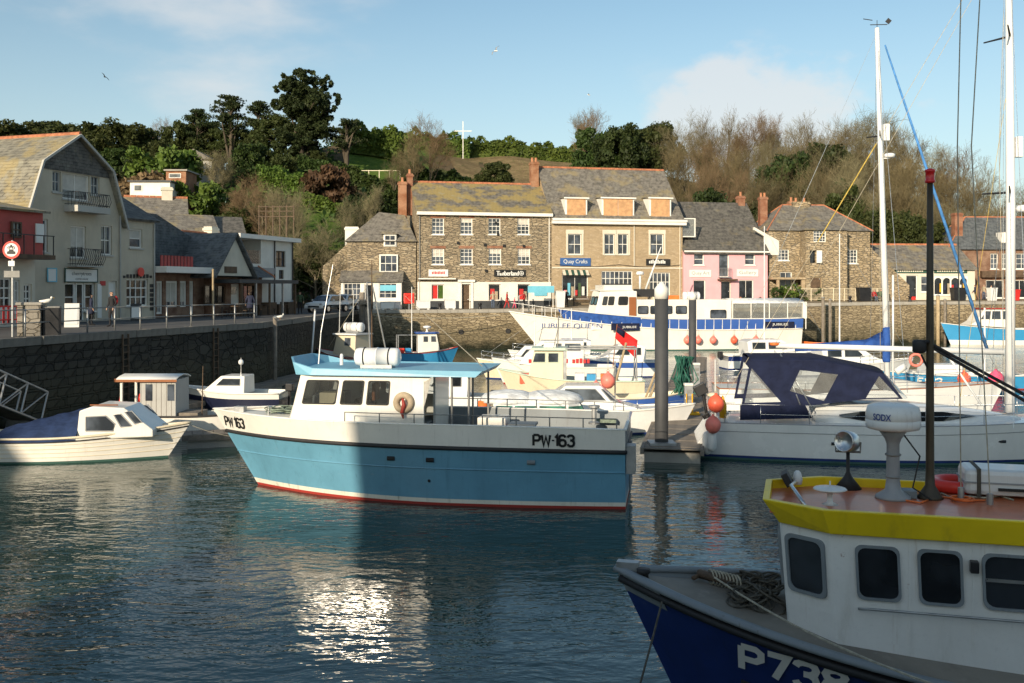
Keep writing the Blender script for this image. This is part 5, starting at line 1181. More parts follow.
# cafe with big slate roof and small gable
h = left('harbour_cafe', 'café with big slate roof, small tan gable and shaded terrace', s0+W+.1, .1); r = h.root
W = h.s_of(262); H = h.z_of(277, W/2); RH = h.z_of(232, W/2, 3.5); D = 7.5
g_ = [h.rect(231, 240, 284, 304), h.rect(206, 226, 285, 304), h.rect(243, 256, 285, 304)]
shell(r, W, D, H, g_, 'brick_brown', hipped=True); rf = hip_roof(r, W, D, H, RH, 'slate_blue', .7, inset=1.6)
door(r, *g_[0], 'white_paint', glassy=True); window(r, *g_[1], 3, 1, 'dark_wood', 'glass_dark', sill=None); window(r, *g_[2], 2, 1, 'dark_wood', 'glass_dark', sill=None)
a, b, c, d = h.rect(215, 252, 254, 275, -1.0); gm = (a+b)/2
MB().prism([(a, H+.05), (b, H+.05), (gm, H+.05+(b-a)*.62)], -1.0, 2.5).build('small_gable', 'render_cream', r)
MB().add([(a-.35, -1.3, H-.1), (gm, -1.3, H+.25+(b-a)*.62), (gm, 2.6, H+.25+(b-a)*.62), (a-.35, 2.6, H-.1)], [(0, 1, 2, 3)]).add([(b+.35, -1.3, H-.1), (gm, -1.3, H+.25+(b-a)*.62), (gm, 2.6, H+.25+(b-a)*.62), (b+.35, 2.6, H-.1)], [(0, 1, 2, 3)]).build('small_gable_roof', 'slate_blue', r, solid=.12)
a, b, c, d = h.rect(225, 237, 266.5, 273, -1.05); panel(r, a, b, c, d, -1.06, -1.005, 'dark_wood', 'sign_board')
MB().box(-.2, W+1.5, -2.2, -.003, H-.45, H-.2).build('terrace_canopy', 'dark_slate_paint', r)
for i in range(5): MB().box(.2+i*(W+1)/4-.06, .2+i*(W+1)/4+.06, -2.15, -2.03, 0, H-.45).build('canopy_post', 'galvanised' if i % 2 else 'dark_wood', r)
for i, m_ in enumerate(['leaf_dark', 'terracotta', 'dark_wood', 'leaf_dark', 'dark_wood', 'terracotta']): MB().box(.6+i*1.3, 1.6+i*1.3, -1.6, -.9, 0, .75+.15*(i % 2)).build('terrace_planter', 'dark_wood', r)
chimney(r, h.s_of(211.5, 3.7), D/2, RH-.6, h.z_of(223.5, W*.2, 3.7), .8, .7, 'render_cream', 0)
# white balcony house
h = left('balcony_house', 'white flat-roofed house with glazed corner balcony past the café', s0+18.6, -.3); r = h.root
h.a = (h.root.location.x, h.root.location.y)
x0, W = h.s_of(262), h.s_of(292.5); H = h.z_of(243, W/2); w_ = [h.rect(276, 285.5, 251, 267), h.rect(279, 284, 270, 279)]
mb = MB(); holed(mb, x0, W, -.3, H, w_); mb.quad((W, 0, -.3), (W, 6, -.3), (W, 6, H), (W, 0, H)); mb.quad((x0, 0, -.3), (x0, 6, -.3), (x0, 6, H), (x0, 0, H)); mb.quad((x0, 6, -.3), (W, 6, -.3), (W, 6, H), (x0, 6, H)); mb.build('wall', 'render_white', r, fixn=False)
MB().box(x0-3.6, W+.5, -.5, 6.3, H+.003, H+.32).build('roof', 'white_paint', r)
for q in w_: window(r, *q, 2, 2, 'dark_wood', sill=None)
zb = h.z_of(264, x0); MB().box(x0-3.4, x0-.003, .0, 5, -.3, zb).build('lower_wall', 'render_white', r); MB().box(x0-3.4, x0-.003, 1.6, 5, zb+.003, H).build('upper_wall', 'render_grey', r)
MB().box(x0-3.3, x0-.02, .02, .06, zb+.003, zb+1.0).build('balcony_glass', 'vinyl', r); 
for xx in (x0-3.35, x0-.12): MB().box(xx, xx+.12, 0, .12, zb+.003, H).build('balcony_post', 'white_paint', r)
pipe(r, h.s_of(274), 0, H, mat='black_paint'); pipe(r, W-.1, 0, H, mat='black_paint'); a, b, c, d = h.rect(262, 274, 268, 274); panel(r, a, b, c, d, -.1, -.004, 'plastic_grey', 'sign_board')
# houses behind the left quay
def back_house(name, label, px0, px1, eave, ridge, Y, D, wall, roof, ang=60, chim=None, ridge_m='ridge_tile'):
    h = House(name, label, (px0-CX)*Y/F, Y, ang, base=QZ); W = h.s_of(px1); H = h.z_of(eave, W/2); RH = h.z_of(ridge, W/2, D/2)
    shell(h.root, W, D, H, [], wall, RH); gable_roof(h.root, W, D, H, RH, roof, .3, .25, ridge_m)
    if chim: chimney(h.root, h.s_of(chim[0], D/2), D/2, RH-1.2, h.z_of(chim[1], W/2, D/2), .9, .8, chim[2], 0)
    return h
back_house('terrace_house', 'grey house with terracotta ridge and square chimney behind the post office', 126, 186, 224, 199, 84, 7, 'render_grey', 'slate_grey', 20, (167, 187, 'render_cream'))
back_house('terrace_house', 'white-gabled slate house behind the low fascia shop', 156, 222, 246, 216, 78, 8, 'render_white', 'slate_grey', 30, None, None)
back_house('terrace_house', 'dark slate roofed house between the fascia shop and café', 186, 246, 244, 218, 88, 8, 'render_grey', 'slate_dark', 24, None, None)
# ---------------------------------------------------------------- the quay houses behind the photographer, whose shade falls on the near boats
def street_house(x0, x1, y, D, H, RH, wall, roof, label):
    r = thing('quay_house', label, 'house', (x1, y, QZ), math.pi); W = x1-x0
    ho = [(W*(i+.5)/4-.5, W*(i+.5)/4+.5, z, z+1.5) for i in range(4) for z in (.9, 3.8, 6.4, 9.2, 12) if z+1.9 < H]
    shell(r, W, D, H, ho, wall, RH); gable_roof(r, W, D, H, RH, roof)
    for q in ho: window(r, *q, 2, 2)

def wire(root, pts, name='wall_cable'): return MB().tube(pts, .025, 4).build(name, 'rubber', root)
# heights follow from where the shade ends on the boats (see sun direction)
street_house(-25.6, -18.6, -18, 9, 14.4, 15.8, 'render_white', 'slate_grey', 'pale quay house behind the photographer, lower of the pair')
street_house(-18.5, -4.5, -18, 9, 15.9, 17.4, 'render_white', 'slate_grey', 'tall white-rendered quay warehouse behind the photographer')
street_house(-66, -42.4, -18, 9, 15.0, 16.6, 'render_white', 'slate_grey', 'white quay house behind the photographer across the alley')
h = left('quay_terrace', 'tall stone terrace beyond the red house, outside the picture', -34.0, -1.0); shell(h.root, 23.5, 9, 8.6, [(x, x+1, z, z+1.5) for x in (2, 6, 10, 14, 18) for z in (.9, 3.6, 6.2)], 'stone_grey', 11); gable_roof(h.root, 23.5, 9, 8.6, 11, 'slate_grey')
for x in (2, 6, 10, 14, 18):
    for z in (.9, 3.6, 6.2): window(h.root, x, x+1, z, z+1.5)
# ================================================================ BOATS
class Hull:
    """x runs from stern (0) to stem, y to port (+) and starboard (-), z up from the waterline"""
    def __init__(s, L, hb, sheer, rake=.8, draft=.6, tm=.45, tr=.85, pw=2.2, wl=.93, wpw=1.7, flare=1.3, srake=0.0, n=28, stern_wl=.9):
        s.L, s.hb, s.sh, s.rake, s.draft, s.tm, s.tr, s.pw, s.wl, s.wpw, s.fl, s.sr, s.n, s.swl = L, hb, sheer, rake, draft, tm, tr, pw, wl, wpw, flare, srake, n, stern_wl
    def b(s, t):
        if t < s.tm: return s.hb*(s.tr+(1-s.tr)*(1-(1-t/s.tm)**2))
        return s.hb*max(.012, 1-((t-s.tm)/(1-s.tm))**s.pw)
    def bw(s, t):
        if t < s.tm: return s.hb*s.wl*(s.tr*s.swl+(1-s.tr*s.swl)*(1-(1-t/s.tm)**2))
        return s.hb*s.wl*max(.012, 1-((t-s.tm)/(1-s.tm))**s.wpw)
    def s(s, t): pass
    def top(s, t):
        st, mid, bow, tm = s.sh
        return mid+((st-mid)*((tm-t)/tm)**2 if t < tm else (bow-mid)*((t-tm)/(1-tm))**2)
    def pt(s, t, z, side=1, off=0.0):
        S = s.top(t); zz = z/S
        if z >= 0: y = s.bw(t)+(s.b(t)-s.bw(t))*min(zz, 1.3)**s.fl
        else: y = s.bw(t)*math.sqrt(max(0, 1-(z/s.draft)**2))
        x = s.L*t+s.rake*max(zz, -.6)*t**3-s.sr*(1-min(max(zz, -.2), 1))*(1-t)**6
        return (x, side*max(0.0, y+off), z)
    def ts(s, t0=0, t1=1, n=None):
        n = n or s.n; return [t0+(t1-t0)*(1-(1-i/n)**1.35) for i in range(n+1)]
    def band(s, f0, f1, name, mat, parent, rows=4, t0=0, t1=1, off=0, transom=True, smooth=True, sides=(1, -1), in_=False):
        mb = MB(); ts = s.ts(t0, t1)
        for sd in sides:
            mb.loft([[s.pt(t, f0(t)+(f1(t)-f0(t))*j/rows, sd, off) for j in range(rows+1)] for t in ts])
        if transom and t0 == 0 and len(sides) == 2:
            mb.loft([[s.pt(0, f0(0)+(f1(0)-f0(0))*j/rows, sd, off) for j in range(rows+1)] for sd in (1, -1)])
        return mb.build(name, mat, parent, smooth)
    def deck(s, fz, name, mat, parent, t0=0, t1=1, inset=.04, camber=.04):
        mb = MB(); rows = []
        for t in s.ts(t0, t1):
            a = s.pt(t, fz(t), 1, -inset); rows.append([(a[0], a[1]*k, fz(t)+camber*(1-k*k)) for k in (1, .6, .25, 0, -.25, -.6, -1)])
        return mb.loft(rows).build(name, mat, parent, True)
    def rail(s, fz, name, mat, parent, r=.04, off=0, t0=0, t1=1, sides=(1, -1), close=True, n=6, flat=1.0):
        mb = MB()
        for sd in sides: mb.tube([s.pt(t, fz(t), sd, off) for t in s.ts(t0, t1)], r, n, flat=flat)
        if close and t0 == 0 and len(sides) == 2: mb.tube([s.pt(0, fz(0), 1, off), s.pt(0, fz(0), -1, off)], r, n, flat=flat)
        return mb.build(name, mat, parent, True)
    def wall(s, f0, f1, name, mat, parent, th=.07, t0=0, t1=1):
        """inside of a bulwark, standing in from the outer skin"""
        return s.band(f0, f1, name, mat, parent, 2, t0, t1, -th)
    def map_text(s, txt, t_at, z_at, height, width, side, mat, parent, bold=.0, off=.014, flip=1):
        x0 = s.pt(t_at, z_at, side)[0]
        def fn(u, v):
            x = x0-side*u*flip; t = min(1, max(0, x/s.L))
            for _ in range(4): t = min(1, max(0.0, t+(x-s.pt(t, z_at+v, side)[0])/s.L))
            p = s.pt(t, z_at+v, side, off); return (x, p[1], z_at+v)
        return lettering(txt, mat, parent, fn, height, width, bold=bold)
    def map_figs(s, txt, t_at, z_at, height, width, weight, side, mat, parent, off=.014):
        x0 = s.pt(t_at, z_at, side)[0]
        def fn(u, v, lay):
            x = x0-side*u; t = min(1, max(0, x/s.L))
            for _ in range(4): t = min(1, max(0.0, t+(x-s.pt(t, z_at+v, side)[0])/s.L))
            p = s.pt(t, z_at+v, side, off+.002*lay); return (x, p[1], z_at+v)
        return stroke_text(txt, height, width, weight, fn, mat, parent)
K = lambda c: (lambda t: c)
def cabin(parent, plan0, plan1, z0, z1, mat, name='cabin', bevel=.05, tops=True, roofmat=None):
    """walls between two plan outlines (x,y); the upper one may be smaller or raked"""
    a = [(x, y, z0) for x, y in plan0]; b = [(x, y, z1) for x, y in plan1]; n = len(a); mb = MB()
    mb.add(a+b, [(i, (i+1) % n, n+(i+1) % n, n+i) for i in range(n)]+[tuple(range(n, 2*n))])
    return mb.build(name, mat, parent, bevel=bevel)
def quad_window(parent, p00, p10, p11, p01, u0, u1, v0, v1, frame='rubber', pane='glass_dark', out=.012, fw=.035, name='window', bars=0, rnd=.25):
    """a window lying on a wall facet given by its four corners; u along, v up"""
    p00, p10, p11, p01 = map(Vector, (p00, p10, p11, p01)); n = (p10-p00).cross(p01-p00).normalized()
    def q(u, v, o): return (p00*(1-u)*(1-v)+p10*u*(1-v)+p11*u*v+p01*(1-u)*v)+n*o
    w, h = (p10-p00).length, (p01-p00).length; r = rnd*min((u1-u0)*w, (v1-v0)*h)
    def outline(e):
        pts = []; ru, rv = max(.004, r-e*.3)/w, max(.004, r-e*.3)/h; eu, ev = e/w, e/h; a, b, c, d = u0-eu, u1+eu, v0-ev, v1+ev
        for (cu, cv, st) in ((b-ru, c+rv, -90), (b-ru, d-rv, 0), (a+ru, d-rv, 90), (a+ru, c+rv, 180)):
            for k in range(5): an = R(st+90*k/4); pts.append((cu+ru*math.cos(an), cv+rv*math.sin(an)))
        return pts
    oi, oo = outline(0), outline(fw); m = len(oi); mb = MB()
    mb.add([q(u, v, out) for u, v in oi]+[q(u, v, out) for u, v in oo]+[q(u, v, -.01) for u, v in oo]+[q(u, v, out*.35) for u, v in oi],
           [f for i in range(m) for f in ((i, (i+1) % m, m+(i+1) % m, m+i), (m+i, m+(i+1) % m, 2*m+(i+1) % m, 2*m+i), (i, (i+1) % m, 3*m+(i+1) % m, 3*m+i))])
    o = mb.build(name, frame, parent)
    MB().add([q(u, v, out*.4) for u, v in oi], [tuple(range(m))]).build('pane', pane, o)
    if bars: MB().add([q(u0, v0+(v1-v0)*.5, out*1.1), q(u1, v0+(v1-v0)*.5, out*1.1), q(u1, v0+(v1-v0)*.57, out*1.1), q(u0, v0+(v1-v0)*.57, out*1.1)], [(0, 1, 2, 3)]).build('glazing_bar', 'steel', o)
    return o
def holed_facet(mb, p00, p10, p11, p01, holes):
    p00, p10, p11, p01 = map(Vector, (p00, p10, p11, p01)); q = lambda u, v: p00*(1-u)*(1-v)+p10*u*(1-v)+p11*u*v+p01*(1-u)*v
    U = sorted({0, 1, *[h[0] for h in holes], *[h[1] for h in holes]}); V = sorted({0, 1, *[h[2] for h in holes], *[h[3] for h in holes]})
    for i in range(len(U)-1):
        for j in range(len(V)-1):
            cu, cv = (U[i]+U[i+1])/2, (V[j]+V[j+1])/2
            if not any(a < cu < b and c < cv < d for a, b, c, d in holes): mb.quad(q(U[i], V[j]), q(U[i+1], V[j]), q(U[i+1], V[j+1]), q(U[i], V[j+1]))
def stanchions(parent, pts, h, r=.014, rails=(1.0, .5), mat='steel', name='guard_rail'):
    mb = MB()
    for p in pts: mb.tube([p, (p[0], p[1], p[2]+h)], r, 5)
    for k in rails: mb.tube([(p[0], p[1], p[2]+h*k) for p in pts], r*.8, 5)
    return mb.build(name, mat, parent, True)
def buoy(label, loc, r=.28, mat='coral_buoy', group=None, name='mooring_buoy'):
    t = thing(name, label, 'buoy', loc, 0, group); MB().lathe([(.02, -r*1.05), (r*.45, -r*.95), (r*.85, -r*.55), (r, 0), (r*.88, r*.5), (r*.5, r*.92), (r*.2, r*1.12), (r*.16, r*1.3)], 14).build('float', mat, t, True)
    MB().torus((0, 0, r*1.38), r*.16, r*.05, 10, 5, Matrix.Rotation(R(90), 4, 'X')).tube([(0, 0, r*1.45), (0, 0, r*1.45+.5)], .012, 4).build('lanyard', 'rope', t); return t
def fender(label, loc, h=.6, r=.13, mat='gel_white', group=None):
    t = thing('boat_fender', label, 'fender', loc, 0, group); MB().lathe([(.02, -h/2), (r*.6, -h/2+.03), (r, -h/2+.12), (r, h/2-.12), (r*.6, h/2-.03), (.03, h/2)], 12).build('float', mat, t, True); MB().tube([(0, 0, h/2), (0, 0, h/2+.5)], .01, 4).build('lanyard', 'rope', t); return t
def canister(parent, c, ln, r, mat='gel_white', axis='x', straps=2, name='liferaft_canister'):
    T = Matrix.Rotation(R(90), 4, 'Y') if axis == 'x' else Matrix.Rotation(R(90), 4, 'X')
    o = MB().lathe([(r*.6, -ln/2), (r*.93, -ln/2+.04), (r, -ln/2+.12), (r, -.02), (r*1.04, -.02), (r*1.04, .02), (r, .02), (r, ln/2-.12), (r*.93, ln/2-.04), (r*.6, ln/2)], 18, c, T).build(name, mat, parent, True)
    for k in range(straps):
        d = ln*(-.28+.56*k/max(1, straps-1)); cc = Vector(c)+(T.to_3x3() @ Vector((0, 0, d))); MB().torus(cc, r*1.03, .018, 18, 4, T).build('strap', 'rubber', o)
    MB().box(c[0]-ln*.35, c[0]+ln*.35, c[1]-r*.7, c[1]+r*.7, c[2]-r*1.15, c[2]-r*.8).build('cradle', 'galvanised', o); return o
def line(label, pts, r, mat, name='mooring_rope', cat='rope', sag=0, n=10):
    pts = [Vector(p) for p in pts]
    if sag and len(pts) == 2: a, b = pts; pts = [a.lerp(b, i/n)-Vector((0, 0, sag*4*(i/n)*(1-i/n))) for i in range(n+1)]
    return tag(MB().tube(pts, r, 5).build(name, mat), label, cat)
def boat(name, label, stern, ang, cat='boat', group=None): return thing(name, label, cat, (stern[0], stern[1], 0), R(ang), group)

# ---------------------------------------------------------------- big blue fishing boat PW163
def pw163():
    r = boat('fishing_boat', 'large blue and white fishing boat numbered PW163 with blue wheelhouse roof', (3.10, 26.68), 171, 'fishing boat')
    H = Hull(10.4, 2.0, (2.02, 2.06, 2.12, .5), 1.35, .8, .42, .95, 3.3, .95, 2.0, 1.5, n=36)
    rub = lambda t: 1.45+.06*t; top = H.top
    H.band(K(-.6), K(.07), 'antifouling', 'hull_red', r, 3); H.band(K(.07), lambda t: .17+.03*t**3, 'boot_stripe', 'boot_white', r, 1); H.band(lambda t: .17+.03*t**3, rub, 'hull', 'hull_blue', r, 8)
    H.band(rub, top, 'bulwark', 'hull_white', r, 4); H.rail(rub, 'rubbing_strake', 'rubbing_black', r, .055, .01); H.rail(lambda t: .93+.03*t, 'knuckle_strake', 'hull_blue', r, .022, .0, close=False)
    H.wall(K(1.0), top, 'bulwark_lining', 'inner_grey', r, .1, 0, .62); H.rail(top, 'cap_rail', 'hull_white', r, .05, -.04, flat=.6)
    H.deck(K(1.02), 'working_deck', 'deck_grey', r, .012, .62, .1, .02); H.deck(lambda t: top(t)-.1, 'foredeck', 'deck_white', r, .6, 1, .04, .05)
    for x, m_ in ((6.0, 'rubber'), (4.95, 'rubber'), (2.35, 'inner_grey')):
        t = x/H.L; p = H.pt(t, 1.16, 1, .006); MB().tube([(x-.1, p[1], 1.16), (x+.1, p[1], 1.16)], .06, 8).build('scupper', m_, r)
    p = H.pt(.475, .62, 1, .01); MB().ball(p, .04, 8, 6).build('skin_fitting', 'rubber', r)
    # wheelhouse
    yw = 1.42; z0, z1 = 1.95, 3.24
    p0 = [(5.25, yw), (8.95, 1.42), (9.2, .85), (9.2, -.85), (8.95, -1.42), (5.25, -yw)]; p1 = [(5.25, yw-.03), (8.62, 1.39), (8.8, .8), (8.8, -.8), (8.62, -1.39), (5.25, -yw+.03)]
    # front and sides as walls with real window panes; the aft end of the house is open
    mb = MB(); n = len(p0); a = [(x, y, z0-.9) for x, y in p0]; b = [(x, y, z1) for x, y in p1]
    def facet(i): return (*p0[i], z0-.06), (*p0[i+1], z0-.06), (*p1[i+1], z1), (*p1[i], z1)
    hm = MB(); e_ = .025; V0, V1 = (2.5-z0+.06)/(z1-z0+.06), (3.08-z0+.06)/(z1-z0+.06); sw_ = ((7.68, 8.55), (6.95, 7.5), (6.22, 6.78))
    for i in range(5):
        f_ = facet(i); g_ = (f_[1], f_[0], f_[3], f_[2]); uu = [(1-(b_-5.25)/3.55, 1-(a_-5.25)/3.55) for a_, b_ in sw_] if i == 0 else [((8.8-b_)/3.55, (8.8-a_)/3.55) for a_, b_ in sw_] if i == 4 else [(.08, .92)]
        v0 = V0 if i in (0, 4) else (2.45-z0+.06)/(z1-z0+.06); holed_facet(hm, *g_, [(a_, b_, v0, V1) for a_, b_ in uu] if i in (0, 1, 2, 3) else [(1-b_, 1-a_, v0, V1) for a_, b_ in [(1-y_, 1-x_) for x_, y_ in uu]])
    house = hm.build('wheelhouse', 'hull_white', r)
    vz = lambda z: (z-(z0-.06))/(z1-z0+.06); f0 = facet(0); ux = lambda x: (x-5.25)/(8.8-5.25)
    def fl(fc): return fc[1], fc[0], fc[3], fc[2]
    for x0, x1 in ((7.68, 8.55), (6.95, 7.5), (6.22, 6.78)): quad_window(house, *fl(f0), 1-ux(x1), 1-ux(x0), vz(2.5), vz(3.08), pane='glass_boat', rnd=.12)
    for i in (1, 2, 3): quad_window(house, *fl(facet(i)), .08, .92, vz(2.45), vz(3.08), rnd=.12, pane='glass_boat')
    for x0, x1 in ((7.68, 8.55), (6.95, 7.5), (6.22, 6.78)): quad_window(house, *fl(facet(4)), ux(x0)*0+1-(8.8-x0)/3.55 if False else (8.8-x1)/3.55, (8.8-x0)/3.55, vz(2.5), vz(3.08), rnd=.12, pane='glass_boat')
    MB().prism([(5.25, 1.05), (5.6, 1.05), (5.42, 2.9), (5.25, 3.1), (5.05, 3.2), (5.25, 3.2)], yw-.09, yw-.035).build('house_arch', 'hull_white', house)
    MB().box(5.2, 5.26, -yw+.05, .3, 1.03, 3.22).build('aft_bulkhead', 'hull_white', house)
    # roof with upstand
    rp = [(3.85, 1.55), (8.3, 1.55), (8.75, 1.4), (8.98, .8), (8.98, -.8), (8.75, -1.4), (8.3, -1.55), (3.85, -1.55)]
    rt = [(3.68, 1.48), (8.25, 1.5), (8.85, 1.38), (9.12, .8), (9.12, -.8), (8.85, -1.38), (8.25, -1.5), (3.68, -1.48)]
    zt = [3.40, 3.43, 3.58, 3.68, 3.68, 3.58, 3.43, 3.40]; n = 8
    roof = MB().add([(x, y, 3.245) for x, y in rp]+[(x, y, z) for (x, y), z in zip(rt, zt)]+[(x*.995, y*.95, z) for (x, y), z in zip(rt, zt)]+[(x, y*.9, 3.39) for x, y in rp],
                     [(i, (i+1) % n, n+(i+1) % n, n+i) for i in range(n)]+[(n+i, n+(i+1) % n, 2*n+(i+1) % n, 2*n+i) for i in range(n)]+[(2*n+i, 2*n+(i+1) % n, 3*n+(i+1) % n, 3*n+i) for i in range(n)]+[tuple(range(n)), tuple(range(3*n, 4*n))]).build('wheelhouse_roof', 'roof_blue', r, bevel=.02)
    for x, y in ((4.5, 1.4), (4.05, 1.4), (4.5, -1.4), (4.05, -1.4)): MB().tube([(x, y, 1.0), (x, y, 3.25)], .03, 6).build('roof_post', 'rail_grey', r)
    canister(r, (6.75, .55, 3.68), 1.25, .25)
    MB().tube([(8.3, .9, 3.5), (8.25, .85, 4.35), (8.0, .6, 6.2)], [.02, .014, .006], 5).build('whip_aerial', 'gel_white', r); MB().lathe([(.05, 0), (.05, .25), (.03, .3)], 8, (7.55, 1.2, 3.5)).build('roof_vent', 'gel_white', r)
    # life ring and red lanyard
    MB().torus((5.78, yw+.03, 2.55), .2, .085, 22, 8, Matrix.Rotation(R(90), 4, 'X')).build('life_ring', 'cloth_beige', r, True); MB().tube([(5.78, yw+.13, 2.68), (5.74, yw+.14, 2.5), (5.8, yw+.13, 2.3), (5.76, yw+.12, 2.15)], [.03, .06, .05, .02], 6).build('lanyard', 'hull_red', r, True)
    # inside the wheelhouse: floor, console, helm seat
    MB().box(5.3, 8.7, -1.3, 1.3, 1.92, 1.97).build('wheelhouse_floor', 'deck_grey', house); MB().box(8.0, 8.6, -1.0, .6, 1.97, 2.62).build('helm_console', 'inner_grey', house, bevel=.04); MB().box(7.0, 7.5, -.2, .3, 1.97, 2.5).build('helm_seat', 'rubber', house, bevel=.05); MB().box(6.9, 7.0, -.2, .3, 2.45, 2.95).build('seat_back', 'varnish', house, bevel=.04); MB().box(7.6, 8.2, .75, 1.15, 1.97, 2.75).build('chart_locker', 'hull_cream', house, bevel=.03)
    # rails
    ts = [.02+.08*i for i in range(9)]; stanchions(r, [(*H.pt(t, top(t), 1, -.05)[:2], top(t)+.02) for t in ts], .24, .016, (1.0,), 'rail_grey'); stanchions(r, [(*H.pt(t, top(t), -1, -.05)[:2], top(t)+.02) for t in ts[:7]], .24, .016, (1.0,), 'rail_grey')
    H.map_figs('PW 163', .955, 1.80, .27, .78, .055, 1, 'text_black', r); H.map_figs('PW.163', .17, 1.73, .27, 1.02, .062, 1, 'text_black', r)
    # deck gear
    MB().box(2.6, 3.25, -.9, -.3, 1.05, 1.75).build('fish_box', 'red_plastic', r, bevel=.02); MB().box(2.55, 3.3, -.95, -.25, 1.75, 1.82).build('box_lid', 'inner_grey', r); MB().box(3.4, 4.2, -1.3, -.5, 1.05, 1.95).build('engine_casing', 'hull_white', r, bevel=.03)
    MB().lathe([(.16, 0), (.16, .05), (.07, .08), (.07, .42), (.16, .46), (.16, .52)], 14, (1.0, -1.2, 1.75)).build('capstan', 'galvanised', r); MB().box(.4, .95, -1.7, -1.45, 1.75, 1.85).build('fairlead_board', 'rope_green', r)
    k = MB(); rr = random.Random(4)
    for _ in range(26): a = rr.uniform(0, 6.28); c = (9.55+rr.uniform(-.35, .5), rr.uniform(-.3, .45)); k.torus((c[0], c[1], top(.95)-.02+rr.random()*.12), rr.uniform(.1, .24), .018, 14, 4, Matrix.Rotation(rr.uniform(-.3, .3), 4, 'X'))
    k.build('rope_coil', 'rope_green', r, True)
    MB().box(10.8, 11.1, -.12, .12, 2.0, 2.2).build('stem_roller', 'galvanised', r); MB().tube([(9.9, .5, 2.0), (9.9, .5, 2.25), (9.9, .3, 2.25), (9.9, .3, 2.0)], .02, 6).build('samson_post', 'steel', r)
    # transom gear
    for y in (-.6, .2): MB().tube([(-.06, y, .2), (-.06, y, 1.4)], .03, 6).build('transom_ladder_rail', 'galvanised', r)
    for z in (.4, .7, 1.0, 1.3): MB().tube([(-.06, -.6, z), (-.06, .2, z)], .02, 5).build('transom_ladder_rung', 'galvanised', r)
    MB().box(-.25, -.02, 1.2, 1.7, .9, 1.6).build('stern_bracket', 'galvanised', r)
pw163()

